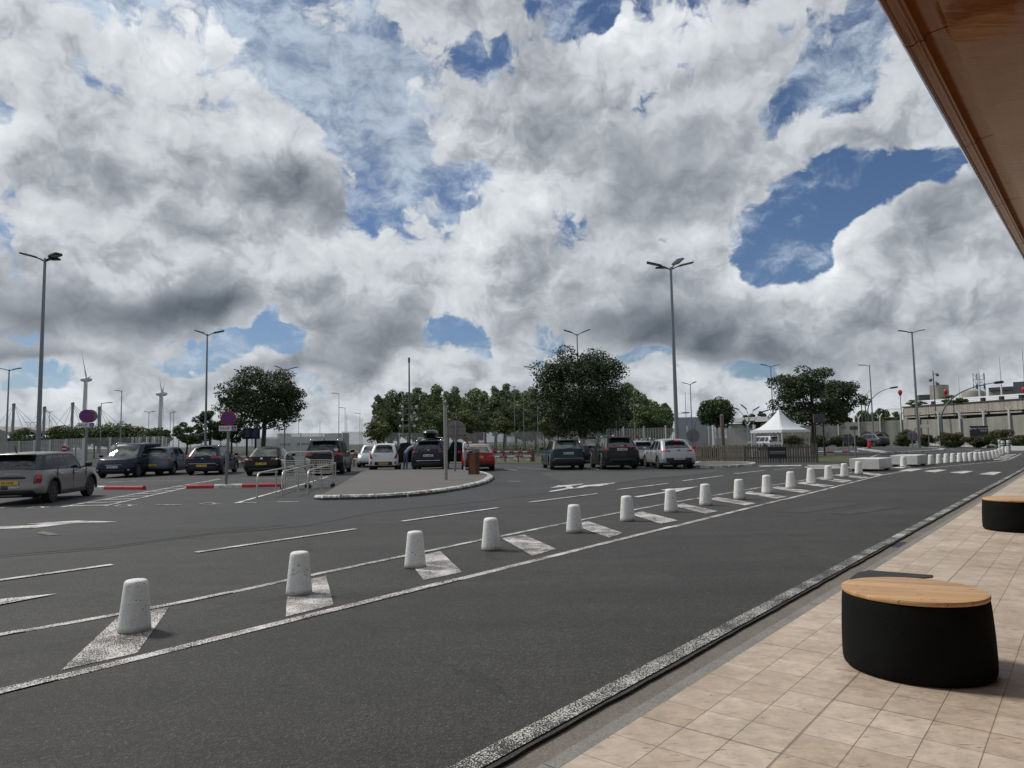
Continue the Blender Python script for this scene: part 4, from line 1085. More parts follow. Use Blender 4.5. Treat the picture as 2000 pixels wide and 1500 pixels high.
# information boards
def info_board(x0, y0, x1, y1, Y, ylegs, m, label, legs=(.25, .75), lines=True):
    a_ = at(x0, y0, Y); b_ = at(x1, y1, Y); R0 = empty('information_board', ((a_.x+b_.x)/2, Y, 0)); tag(R0, label, 'notice board')
    w = b_.x-a_.x; h = a_.z-b_.z; zc = (a_.z+b_.z)/2
    m_ = MB(); m_.box((0, 0, zc), (w, .15, h), bev=.02); bd = m_.build('panel', m, R0)
    for l in legs:
        q = MB(); q.box((w*(l-.5), .02, (zc-h/2)/2), (w*.09, .14, zc-h/2)); q.build('leg', m_black, R0)
    if lines:
        q = MB()
        for j in (-1, 1):
            for k in range(7): q.box((j*w*.23, -.08, zc+h*(.33-k*.10)), (w*.30, .01, h*.035))
        q.build('listing', mat('dull_print', (.12, .12, .20), .6), bd)
info_board(474, 836.5, 507.5, 857, 62, 880, m_board_blue, 'dark blue listing board on two black legs under the left tree')
info_board(1588, 809, 1611, 826, 52, 870, m_darkgrey, 'dark grey board on two thick black legs behind the right tree', (.1, .85), False)
# wooden waste bin / ticket totem
g = G(926, 932); R0 = empty('wooden_litter_bin', g, R_(-20)); tag(R0, 'brown wooden litter bin with dark slanted hood at the island edge', 'litter bin'); R0.location.z = .12; R0.scale = (.74, .80, .76)
m_ = MB(); m_.box((0, 0, .62), (.40, .42, 1.20), bev=.015); m_.build('casing', m_brownwood, R0)
for sx in (-1, 1):
    m_ = MB(); m_.box((sx*.225, 0, .64), (.055, .46, 1.28), bev=.01); m_.build('corner_board', mat('dark_brown_wood', (.05, .02, .01), .6, build=f_worn((.055, .022, .01), (.025, .012, .008))), R0)
m_ = MB(); m_.add([(-.55, -.22, 1.24), (.24, -.26, 1.32), (.24, .26, 1.32), (-.55, .24, 1.24), (-.50, -.2, 1.28), (.24, -.26, 1.40), (.24, .26, 1.40), (-.50, .22, 1.28)], [[3, 2, 1, 0], [4, 5, 6, 7], [0, 1, 5, 4], [1, 2, 6, 5], [2, 3, 7, 6], [3, 0, 4, 7]]); m_.build('hood', m_darkpole, R0)
# wooden pole in the picket fence
R0, g, h = sign_pole((1413.5, 902), 812, .12, name='wooden_pole', m=m_fencewood); tag(R0, 'pale leaning wooden pole rising in front of the picket fence', 'pole')
m_ = MB(); m_.lathe([(.125, h), (.125, h+.05), (.02, h+.09)], 12); m_.build('cap', m_galv, R0)
# red bin on the far island
g = G(1698.5, 878); R0 = empty('red_bin', g); tag(R0, 'red cylindrical bin on the white kerbed island beside the grey car', 'bin'); R0.location.z = .13
m_ = MB(); m_.lathe([(.17, 0), (.18, .1), (.18, .62), (.155, .66)], 20); m_.build('body', m_red, R0, auto=True)
m_ = MB(); m_.lathe([(.155, .66), (.185, .67), (.185, .76), (.12, .80), (.05, .81)], 20); m_.build('lid', m_red, R0, auto=True)
# no entry sign low by the fence at left
R0, bd, c, w_, h_ = board_sign((126, 900), 872, 132.5, 873.5, 137.5, 881, 'small no entry sign with side plate in front of the mesh fence', m_darkpole, Y=45, name='no_entry_sign', r=.03)
disc(R0, Vector((0, -.06, c.z+.02)), .20, 0, m_signred, 'sign_face', .02); m_ = MB(); m_.box((0, -.078, c.z+.02), (.30, .01, .07)); m_.build('white_bar', m_white, R0)

# ------------------------------------------------------------------ trolley park rails and trolleys
TR = 'steel hoops of the trolley park'
def hoop(a, b, h0, h1, mids, label, r=.026):
    A_, B_ = G(*a), G(*b); d = B_-A_; L = d.length; ang = math.atan2(d.y, d.x); R0 = empty('trolley_rail', A_, ang); tag(R0, label, 'rail', TR)
    pts = [(0, 0, 0), (0, 0, h0-.22), (.03, 0, h0-.12), (.10, 0, h0-.05), (.25, 0, h0), (L*.6, 0, (h0+h1)/2), (L-.0, 0, h1)]
    m_ = MB(); m_.tube(pts, r, 10); m_.build('handrail', m_stainless, R0, auto=True)
    for t in mids:
        q = MB(); z = h0+(h1-h0)*t; q.tube([(L*t, 0, 0), (L*t, 0, z)], r*.95, 10); q.lathe([(.07, 0), (.07, .008)], 12, Matrix.Translation((L*t, 0, 0))); q.build('upright', m_stainless, R0, auto=True)
hoop((502, 974), (578, 948), .72, .74, [.42, 1.0], 'leftmost of three low steel rails of the trolley park')
hoop((551, 971), (612, 946), .74, .76, [.45, 1.0], 'middle of three low steel rails of the trolley park')
hoop((601, 969), (655, 942), .74, .76, [.42, 1.0], 'rightmost of three low steel rails of the trolley park')
g1, g2 = G(556, 957), G(650, 946)
R0 = empty('trolley_gantry', g1, math.atan2((g2-g1).y, (g2-g1).x)); L = (g2-g1).length; tag(R0, 'higher steel frame spanning behind the two trolleys', 'rail', TR)
m_ = MB(); m_.tube([(0, 0, 0), (0, 0, 1.1), (.06, 0, 1.2), (.2, 0, 1.25), (L-.2, 0, 1.25), (L-.06, 0, 1.2), (L, 0, 1.1), (L, 0, 0)], .03, 10); m_.build('frame', m_stainless, R0, auto=True)
def trolley(label, loc, rz):
    R0 = empty('luggage_trolley', loc, rz); tag(R0, label, 'trolley', 'shopping trolleys in the trolley park')
    m_ = MB()
    for sy in (-.24, .24):
        m_.tube([(-.45, sy, .15), (-.40, sy, .30), (-.42, sy, .95), (-.48, sy, 1.02)], .014, 6)
        m_.tube([(-.42, sy, .30), (.42, sy*.8, .24), (.45, sy*.8, .15)], .014, 6)
        m_.tube([(-.40, sy, .55), (-.1, sy, .30)], .012, 6)
    m_.tube([(-.48, -.26, 1.02), (-.48, .26, 1.02)], .018, 6); m_.build('frame', m_stainless, R0)
    q = MB()      # wire basket
    for k in range(7):
        t = k/6; z = .52+t*.46; s = .82+t*.18
        q.tube([(-.40, -.25*s, z), (.45*s, -.21*s, z-.03), (.45*s, .21*s, z-.03), (-.40, .25*s, z), (-.40, -.25*s, z)], .006, 4)
    for k in range(11):
        x = -.4+k*.084
        for sy in (-1, 1): q.tube([(x*.85, sy*.2, .52), (x, sy*.235, .98)], .004, 4)
    for k in range(6):
        y = -.18+k*.072; q.tube([(-.38, y, .52), (.37, y*.85, .50), (.45, y, .96)], .004, 4)
    q.build('basket', m_stainless, R0)
    c = MB(); c.box((-.42, 0, .93), (.05, .48, .14), bev=.01); c.build('advert_panel', m_white, R0)
    for sx, sy in ((-.43, .23), (-.43, -.23), (.44, .18), (.44, -.18)):
        w = MB(); w.lathe([(.02, -.016), (.06, -.016), (.063, 0), (.06, .016), (.02, .016)], 14, Matrix.Translation((sx, sy, .065)) @ Matrix.Rotation(R_(90), 4, 'X')); w.tube([(sx, sy, .065), (sx, sy, .18)], .01, 5); w.build('castor', m_black, R0)
trolley('left one of two steel trolleys between the trolley park rails', G(578, 955), R_(10))
trolley('right one of two steel trolleys between the trolley park rails', G(625, 952), R_(6))
# ------------------------------------------------------------------ foliage
def f_leaf(dark, light, transl=.25):
    def f(nt, b):
        t = NT(nt); g = t.N.new('ShaderNodeNewGeometry')
        c = t.ramp(g.outputs['Random Per Island'], [(0.0, dark), (.75, tuple((a+b_)/2 for a, b_ in zip(dark, light))), (1.0, light)])
        n = t.noise(t.pos(), .7, 3, .6)
        c = t.mix(1.0, c, t.ramp(n, [(.3, .75), (.7, 1.25)]), 'MULTIPLY')
        t.set(b, c); b.inputs['Roughness'].default_value = .6
        b.inputs['Specular IOR Level'].default_value = .3
    return f
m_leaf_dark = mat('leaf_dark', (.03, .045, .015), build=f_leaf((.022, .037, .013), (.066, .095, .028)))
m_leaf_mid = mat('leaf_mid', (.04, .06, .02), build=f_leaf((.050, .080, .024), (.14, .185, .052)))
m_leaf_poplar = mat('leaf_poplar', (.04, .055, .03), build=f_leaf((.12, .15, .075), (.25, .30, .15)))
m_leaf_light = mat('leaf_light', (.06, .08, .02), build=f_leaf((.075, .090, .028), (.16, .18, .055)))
m_leaf_hedge = mat('leaf_hedge', (.05, .06, .02), build=f_leaf((.040, .058, .020), (.11, .135, .045)))
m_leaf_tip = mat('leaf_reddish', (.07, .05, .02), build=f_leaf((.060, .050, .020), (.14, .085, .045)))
def f_bark(nt, b):
    t = NT(nt); n = t.noise(t.pos(1, 0, (8, 8, 1.5)), 3, 5, .7); t.set(b, t.ramp(n, [(.3, (.035, .030, .022)), (.7, (.085, .075, .055))])); t.bump(n, b, .6, .03)
m_bark = mat('bark', (.06, .05, .04), .9, build=f_bark)
m_conc2 = MATS['pale_precast_concrete']
def leaf_mesh(name, centers, radii, n, size, seed, mats, flat=.75, tipfrac=0):
    """leaves as small folded quads scattered on and in the clumps"""
    rg = np.random.default_rng(seed)
    C = np.array(centers); Rr = np.array(radii)
    w = Rr[:, 0]*Rr[:, 1]*Rr[:, 2]; w = w**.75; w /= w.sum()
    idx = rg.choice(len(C), n, p=w)
    d = rg.normal(size=(n, 3)); d /= np.linalg.norm(d, axis=1)[:, None]
    rad = rg.uniform(.35, 1.0, n)**.45*rg.uniform(.85, 1.18, n)
    P = C[idx]+d*rad[:, None]*Rr[idx]
    nr = d*.7+rg.normal(size=(n, 3))*.8+np.array([0, 0, .5]); nr /= np.linalg.norm(nr, axis=1)[:, None]
    a = np.cross(nr, rg.normal(size=(n, 3))); a /= np.linalg.norm(a, axis=1)[:, None]; b = np.cross(nr, a)
    s = size*rg.uniform(.6, 1.35, n)[:, None]
    v = np.empty((n, 4, 3)); v[:, 0] = P-a*s; v[:, 1] = P-b*s*.45; v[:, 2] = P+a*s; v[:, 3] = P+b*s*.45
    me = bpy.data.meshes.new(name); me.vertices.add(4*n); me.vertices.foreach_set('co', v.reshape(-1))
    me.loops.add(4*n); me.loops.foreach_set('vertex_index', np.arange(4*n, dtype=np.int32))
    me.polygons.add(n); me.polygons.foreach_set('loop_start', np.arange(0, 4*n, 4, dtype=np.int32))
    for m in mats: me.materials.append(m)
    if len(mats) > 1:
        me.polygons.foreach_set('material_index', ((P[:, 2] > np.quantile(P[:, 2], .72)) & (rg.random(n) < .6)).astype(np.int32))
    me.update(calc_edges=True); me.validate(); return me
def crown_clumps(rx, rz, zc, seed, n=34, cr=.34, shape='round', ry=None):
    rg = np.random.default_rng(seed); ry = ry or rx; cs = []; rs = []
    k = 0
    while k < n:
        d = rg.normal(size=3); d /= np.linalg.norm(d); r = rg.uniform(.25, .86)**.6
        x, y, z = d*r
        if shape == 'round' and z < -.78: continue
        if shape == 'tall': x *= (1-.55*max(z, 0)); y *= (1-.55*max(z, 0))
        q = rg.uniform(.62, 1.15)*cr*(1.15-.35*r)
        cs.append((x*rx, y*ry, zc+z*rz)); rs.append((q*rx, q*ry, q*min(rz, rx)*(.75 if shape == 'round' else 1.0))); k += 1
    return cs, rs
def tree(name, loc, h, rx, rz, zc, seed, leafm, nleaf, lsize, label, cat='tree', group=None, tr=.16, shape='round', nclump=34, cr=.34, multi=1, ry=None):
    R0 = empty(name, loc); tag(R0, label, cat, group)
    cs, rs = crown_clumps(rx, rz, zc, seed, nclump, cr, shape, ry)
    me = leaf_mesh('crown', cs, rs, nleaf, lsize, seed, leafm if isinstance(leafm, list) else [leafm])
    o = bpy.data.objects.new('crown', me); COL.objects.link(o); o.parent = R0
    rr = random.Random(seed); m_ = MB()
    zf = max(zc-rz*.75, h*.12)
    for t in range(multi):
        bx = (t-(multi-1)/2)*.25
        m_.tube([(bx, 0, -.05), (bx*1.5+rr.uniform(-.06, .06), rr.uniform(-.05, .05), zf*.5), (bx*2+rr.uniform(-.1, .1), 0, zf), (bx, 0, zc), (bx+.1, 0, zc+rz*.6)], [tr*1.25/multi**.5, tr/multi**.5, tr*.9/multi**.5, tr*.5, .02], 9)
    order = sorted(range(len(cs)), key=lambda i: -rs[i][0])[:min(16, len(cs))]
    for i in order:
        c = Vector(cs[i]); s = Vector((0, 0, zf+rr.uniform(-.05, .35)*rz)); mid = s.lerp(c, .5)+Vector((0, 0, -.08*rz+rr.uniform(-.1, .1)))
        m_.tube([s, mid, c], [tr*.42, tr*.24, .02], 6)
    m_.build('trunk', m_bark, R0, auto=True)
    return R0
def tree_px(name, cx, top, rpx, bot, Y, **k):
    """crown centred at pixel cx, from pixel rows top to bot, half width rpx, standing at distance Y"""
    t = at(cx, top, Y); b = at(cx, bot, Y); c = at(cx, (top+bot)/2, Y); rx = rpx/FOC*Y; rz = (t.z-b.z)/2
    return tree(name, (c.x, Y, 0), t.z, rx, rz, c.z, **k)
tree_px('round_tree', 515, 712, 93, 848, 52, seed=11, leafm=m_leaf_dark, nleaf=21000, lsize=.10, label='round dark leafed tree left of centre behind the black coupe', tr=.17, nclump=80, cr=.30)
tree_px('round_tree', 1135, 672, 97, 862, 52, seed=23, leafm=m_leaf_dark, nleaf=40000, lsize=.095, label='biggest tree with a dense very dark crown right of centre', tr=.24, nclump=150, cr=.31, multi=2)
tree_px('round_tree', 1585, 710, 93, 846, 57, seed=35, leafm=m_leaf_dark, nleaf=21000, lsize=.11, label='broad open crowned tree behind the picket fence and marquee', tr=.19, nclump=80, cr=.27)
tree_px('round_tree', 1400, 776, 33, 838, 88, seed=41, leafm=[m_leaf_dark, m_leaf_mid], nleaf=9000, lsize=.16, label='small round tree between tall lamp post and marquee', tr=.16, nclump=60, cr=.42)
tree_px('round_tree', 412, 800, 36, 866, 58, seed=43, leafm=m_leaf_dark, nleaf=5500, lsize=.10, label='smaller dark tree left of the round left tree', tr=.09, nclump=26)
tree_px('round_tree', 365, 822, 30, 872, 60, seed=44, leafm=m_leaf_mid, nleaf=4000, lsize=.10, label='low bushy tree at the end of the pale mesh fence', tr=.08, nclump=22)
tree_px('round_tree', 452, 812, 30, 868, 57, seed=46, leafm=m_leaf_dark, nleaf=4000, lsize=.10, label='small dark tree behind the right no stopping sign', tr=.08, nclump=22)
SM = 'small trees in the car park before the poplars'
for i, (cx, top, r, bot, Y, m, nl, lb) in enumerate([
    (738, 820, 26, 868, 62, m_leaf_light, 3000, 'thin pale sapling tree above the white hatchback'),
    (851, 796, 32, 868, 72, m_leaf_mid, 5200, 'bright green tree behind the roof box car'),
    (905, 800, 34, 850, 70, m_leaf_light, 5200, 'olive green tree behind the standing man'),
    (983, 812, 21, 852, 72, m_leaf_light, 3000, 'small olive tree left of the teal car'),
    (1084, 800, 34, 856, 66, m_leaf_light, 4200, 'olive tree with splayed stems above the teal car'),
    (1270, 790, 40, 842, 100, m_leaf_mid, 6500, 'rounded mid green tree behind the mesh fence right of the biggest tree')]):
    tree_px('small_tree', cx, top, r, bot, Y, seed=60+i, leafm=m, nleaf=nl, lsize=.11 if Y < 90 else .17, label=lb, tr=.07, nclump=40, cr=.38, group=SM, multi=2 if i == 4 else 1)
# poplar belt, each tree its own
PG = 'tall poplars in the belt behind the car park'
rr = random.Random(9)
px_ = 742; i = 0
while px_ < 1300:
    if 1175 < px_ < 1186: px_ = 1190
    top = 753+rr.uniform(-8, 10)+(14 if px_ < 765 else 0)+(18 if px_ > 1262 else 0)
    Y = 108+rr.uniform(-5, 8); r = rr.uniform(17, 24)
    tree_px('poplar', px_, top, r, 866, Y, seed=100+i, leafm=m_leaf_poplar, nleaf=6500, lsize=.22, label=f'grey green poplar, number {i+1} from the left of the tall belt', tr=.22, shape='tall', nclump=46, cr=.46, group=PG)
    px_ += rr.uniform(15, 22); i += 1
tree_px('poplar', 1236, 752, 20, 850, 112, seed=190, leafm=m_leaf_poplar, nleaf=6000, lsize=.2, label='pointed poplar just right of the biggest tree', tr=.25, shape='tall', nclump=34, cr=.34, group=PG)
HG = 'bushy trees beyond the mesh fence at left'
for i, (cx, top, r, Y) in enumerate([(42, 838, 20, 120), (75, 846, 14, 120), (122, 828, 26, 105), (150, 832, 22, 108), (185, 826, 26, 106), (213, 828, 24, 105), (243, 827, 24, 108), (272, 834, 22, 107), (300, 832, 26, 104), (322, 838, 14, 106)]):
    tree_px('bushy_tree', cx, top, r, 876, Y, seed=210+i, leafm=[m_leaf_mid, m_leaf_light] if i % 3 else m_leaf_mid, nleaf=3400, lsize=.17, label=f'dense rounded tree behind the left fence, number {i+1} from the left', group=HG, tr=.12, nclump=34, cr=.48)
RG_ = 'trees in front of the white roof at right'
for i, (cx, top, r, Y, lb, m) in enumerate([(1678, 800, 26, 118, 'dark tree just right of the broad crowned tree', m_leaf_mid), (1715, 789, 20, 122, 'taller dark green tree behind the concrete wall', m_leaf_mid), (1748, 803, 17, 118, 'bright green tree at the end of the concrete building', m_leaf_light), (1690, 812, 20, 116, 'low tree behind the wall right of the broad tree', m_leaf_dark), (1645, 805, 24, 118, 'dark tree seen through the broad crown', m_leaf_dark), (1468, 800, 16, 128, 'small tree over the far roof left of the marquee', m_leaf_dark), (1488, 798, 13, 128, 'tiny tree top beside the broad tree on the left', m_leaf_dark)]):
    tree_px('bushy_tree', cx, top, r, 850, Y, seed=240+i, leafm=m, nleaf=4200, lsize=.18, label=lb, group=RG_, tr=.13, nclump=20, cr=.42)
tree_px('roof_shrub', 1862, 768, 28, 790, 104, seed=260, leafm=[m_leaf_mid, m_leaf_light], nleaf=2600, lsize=.12, label='straggly shrub growing along the roof edge of the concrete building', cat='shrub', tr=.05, nclump=16, cr=.3)
tree_px('roof_shrub', 1787, 780, 20, 795, 112, seed=261, leafm=[m_leaf_mid, m_leaf_light], nleaf=1200, lsize=.12, label='small shrub at the left end of the concrete building roof', cat='shrub', tr=.05, nclump=12, cr=.34)
# shrubs of the right hand hedge
BG = 'rounded shrubs along the concrete wall'
for i, (cx, top, r, bot, Y) in enumerate([(1548, 849, 26, 874, 88), (1600, 850, 20, 872, 90), (1638, 850, 26, 872, 88), (1676, 852, 14, 872, 89), (1708, 843, 26, 871, 92), (1768, 842, 24, 870, 86), (1808, 849, 18, 870, 82), (1857, 842, 27, 869, 76), (1905, 851, 24, 871, 72), (1955, 840, 32, 872, 70), (1996, 851, 22, 874, 66), (1493, 858, 18, 874, 86)]):
    c = at(cx, (top+bot)/2, Y); t = at(cx, top, Y); rx = r/FOC*Y
    R0 = empty('hedge_shrub', (c.x, Y, 0)); tag(R0, f'rounded hedge shrub, number {(i+2) if i < 11 else 1} from the left before the concrete wall', 'shrub', BG)
    cs, rs = crown_clumps(rx, t.z/2, t.z/2, 300+i, 26, .42, 'box', rx*.7)
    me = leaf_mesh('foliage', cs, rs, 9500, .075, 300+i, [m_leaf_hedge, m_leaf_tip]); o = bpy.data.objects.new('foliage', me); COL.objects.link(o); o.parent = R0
    m_ = MB(); rq = random.Random(i)
    for k in range(7):
        a = rq.uniform(0, 6.28); m_.tube([(math.cos(a)*rx*.2, math.sin(a)*rx*.15, 0), (math.cos(a)*rx*.5, math.sin(a)*rx*.3, t.z*.6)], [.03, .012], 5)
    m_.build('stem', m_bark, R0)
# low clipped hedges at the back of the car park
for i, (x0, x1, y0, y1, Y, lb) in enumerate([(1000, 1062, 867, 877, 74, 'low clipped hedge left of the teal car'), (1215, 1262, 868, 880, 66, 'low clipped hedge above the old silver hatchback'), (330, 480, 884, 893, 66, 'low clipped hedge behind the dark blue crossover'), (640, 720, 884, 890, 72, 'low hedge strip behind the white hatchback'), (925, 1000, 868, 877, 76, 'low clipped hedge behind the red convertible')]):
    a_ = at(x0, y0, Y); b_ = at(x1, y1, Y); w = (b_.x-a_.x); h = a_.z
    n = 2600; cs = [(w*(k/11-.5)+w/24, 0, h*.5) for k in range(12)]; rs = [(w/18, .5, h*.52)]*12
    me = leaf_mesh('hedge', cs, rs, n, .06, 330+i, [m_leaf_mid]); o = bpy.data.objects.new('hedge', me); COL.objects.link(o); o.location = ((a_.x+b_.x)/2, Y, 0); tag(o, lb, 'hedge')

# ------------------------------------------------------------------ fences and walls
def seg_fence(name, pts, tops, label, panel, post_m, step, post_w=.12, cat='fence', group=None, ypost=False, zbase=0.0, thick=None, post_extra=0.0, postname='post'):
    """pts: ground points; tops: heights"""
    c0 = pts[0].copy(); c0.z = 0; R0 = empty(name, c0); tag(R0, label, cat, group)
    for a_, b_, ha, hb in zip(pts[:-1], pts[1:], tops[:-1], tops[1:]):
        a = a_-c0; b = b_-c0; a.z = b.z = 0; d = b-a; L = d.length; u = d/L; n = max(1, round(L/step)); nr = Vector((-u.y, u.x, 0))
        m_ = MB()
        if thick: m_.add([a-nr*thick, b-nr*thick, b+nr*thick, a+nr*thick, a-nr*thick+Vector((0, 0, ha)), b-nr*thick+Vector((0, 0, hb)), b+nr*thick+Vector((0, 0, hb)), a+nr*thick+Vector((0, 0, ha))], [[0, 1, 5, 4], [1, 2, 6, 5], [2, 3, 7, 6], [3, 0, 4, 7], [4, 5, 6, 7]])
        else: m_.add([a, b, b+Vector((0, 0, hb)), a+Vector((0, 0, ha))], [[0, 1, 2, 3]])
        m_.build('panel', panel, R0)
        for k in range(n+1 if b_ is pts[-1] else n):
            t = k/n; p = a+d*t; h = ha+(hb-ha)*t+post_extra; q = MB()
            off = -nr*(post_w*.8+(thick or 0)) if (-nr).dot(-(p+c0)) > 0 else nr*(post_w*.8+(thick or 0))
            p = p+off
            q.box((p.x, p.y, h/2), (post_w, post_w, h), math.atan2(d.y, d.x))
            if ypost:
                for s in (-1, 1): q.tube([(p.x, p.y, h-.02), (p.x+s*u.x*.38, p.y+s*u.y*.38, h+.48)], post_w*.42, 5)
            q.build(postname, post_m, R0)
    return R0
def gp(px, Y): v = at(px, 860, Y); v.z = 0; return v
def hz_(px, py, Y): return at(px, py, Y).z
seg_fence('mesh_fence', [gp(-60, 62), gp(40, 64), gp(165, 60)], [hz_(-60, 862, 62), hz_(40, 861, 64), hz_(165, 856, 60)], 'pale mesh security fence behind the silver hatchback at far left', m_meshpale, m_whitemetal, 2.2, .12)
seg_fence('mesh_fence', [gp(166, 58), gp(262, 60), gp(322, 56)], [hz_(166, 854.5, 58), hz_(262, 853.5, 60), hz_(322, 852, 56)], 'tall mesh fence with white posts behind the dark people carrier', m_meshpanel, m_whitemetal, 1.7, .15)
seg_fence('mesh_fence', [gp(323, 70), gp(430, 84), gp(545, 96)], [hz_(323, 854, 70), hz_(430, 856, 84), hz_(545, 857, 96)], 'grey mesh fence behind the small trees on the left', m_meshpanel, m_whitemetal, 3.0, .10)
seg_fence('mesh_fence', [gp(545, 100), gp(668, 104)], [hz_(545, 846, 100), hz_(668, 846, 104)], 'tall thin mesh fence in front of the pale flat building', m_meshpale, m_whitemetal, 3.2, .12)
seg_fence('mesh_fence', [gp(668, 88), gp(830, 96), gp(1000, 100), gp(1180, 102)], [hz_(668, 843, 88), hz_(830, 846, 96), hz_(1000, 843, 100), hz_(1180, 842, 102)], 'long grey mesh fence in front of the poplars', m_meshpanel, m_whitemetal, 4.0, .10)
seg_fence('mesh_fence', [gp(1180, 86), gp(1300, 82), gp(1425, 84)], [hz_(1180, 838, 86), hz_(1300, 835, 82), hz_(1425, 838, 84)], 'mesh fence with white posts behind the silver cars', m_meshpanel, m_whitemetal, 2.4, .12, post_extra=.25)
seg_fence('mesh_gate', [gp(1392, 74), gp(1472, 76)], [hz_(1392, 836, 74), hz_(1472, 835, 76)], 'wide sliding mesh gate left of the marquee', m_meshpale, m_whitemetal, 4.4, .22, cat='gate', post_extra=.3)
seg_fence('concrete_wall', [gp(1462, 110), gp(1640, 104), gp(1765, 98), gp(1880, 88), gp(2090, 76)], [hz_(1462, 838, 110), hz_(1640, 826, 104), hz_(1765, 820, 98), hz_(1880, 818, 88), hz_(2090, 804, 76)], 'long pale concrete security wall with Y topped posts at right', m_perim, m_whitemetal, 3.1, .17, cat='wall', ypost=True, thick=.10, post_extra=.55)
seg_fence('concrete_wall', [gp(-80, 55), gp(9, 56)], [hz_(-80, 840, 55), hz_(9, 843, 56)], 'blank pale concrete wall end at the left edge of the photo', m_conc, m_conc, 40, .3, cat='wall', thick=.3)
# razor wire roll along the middle fence
# picket fence
def picket():
    pts = [G(1357, 903.5), G(1455, 904.5), G(1598, 903.5)]
    pts = [Vector((p.x, p.y, 0)) for p in pts]
    R0 = empty('picket_fence', pts[0]); tag(R0, 'weathered wooden picket fence with two black banners', 'fence'); c0 = pts[0]; rr = random.Random(5)
    for a_, b_ in zip(pts[:-1], pts[1:]):
        a = a_-c0; d = b_-a_; L = d.length; u = d/L; ang = math.atan2(d.y, d.x); n = int(L/.135)
        for z in (.30, .88):
            m_ = MB(); p = a+d*.5; m_.box((p.x, p.y+.03, z), (L, .04, .09), ang); m_.build('rail', m_fencewood, R0)
        for k in range(n):
            p = a+u*(k+.5)*L/n; h = 1.08+rr.uniform(-.02, .02); w = .095; m_ = MB()
            q = Matrix.Translation(p) @ Matrix.Rotation(ang, 4, 'Z') @ Matrix.Rotation(R_(rr.uniform(-1.2, 1.2)), 4, 'Y')
            vs = [(-w/2, -.012, .02), (w/2, -.012, .02), (w/2, -.012, h-.06), (0, -.012, h), (-w/2, -.012, h-.06)]; vs += [(x, .012, z) for x, y, z in vs]
            m_.add([q @ Vector(v) for v in vs], [[0, 1, 2, 3, 4], [9, 8, 7, 6, 5]]+[[i, 5+i, 5+(i+1) % 5, (i+1) % 5] for i in range(5)])
            m_.build('picket', m_fencewood, R0)
        for t in (0, .5, 1):
            p = a+d*t; m_ = MB(); m_.box((p.x, p.y+.08, .52), (.1, .1, 1.04), ang); m_.build('fence_post', m_fencewood, R0)
    return pts
pk = picket()
def banner(x0, x1, y0, y1, Yl, label, art):
    a_ = at(x0, y0, Yl[0]); b_ = at(x1, y1, Yl[1]); c = (a_+b_)/2; w = math.hypot(b_.x-a_.x, b_.y-a_.y); h = a_.z-b_.z; ang = math.atan2(b_.y-a_.y, b_.x-a_.x)
    R0 = empty('banner', (c.x, c.y-.07, c.z), ang); tag(R0, label, 'banner'); 
    m_ = MB(); m_.box((0, 0, 0), (w, .012, h)); m_.build('sheet', m_black, R0); q = MB()
    if art == 0:
        pts = [(math.cos(R_(k*15))*w*.25, -.014, math.sin(R_(k*15))*w*.25-h*.22) for k in range(13)]; q.tube(pts+[pts[0]], .013, 4)
        for k in (1, 2, 3, 4, 5): q.tube([(math.cos(R_(k*30))*w*.12, -.014, math.sin(R_(k*30))*w*.12-h*.2), (math.cos(R_(k*30))*w*.19, -.014, math.sin(R_(k*30))*w*.19-h*.2)], .016, 4)
        q.tube([(-w*.06, -.014, -h*.2), (0, -.014, -h*.02), (w*.06, -.014, -h*.2)], .013, 4)
        q.build('emblem', m_textwhite, R0)
    else:
        q.box((0, -.012, h*.08), (w*.86, .006, h*.09)); q.box((-w*.02, -.012, -h*.08), (w*.86, .006, h*.04)); q.build('small_print', mat('dull_white', (.30, .30, .30), .6), R0)
yA = pk[0].y; yB = pk[1].y; yC = pk[2].y
banner(1369, 1407, 874, 895, (yA-.1, yA+(yB-yA)*.5), 'black banner with a white half round emblem on the picket fence', 0)
banner(1499, 1536, 873.5, 895, (yB+(yC-yB)*.3, yB+(yC-yB)*.55), 'black banner with lines of small white text on the picket fence', 1)
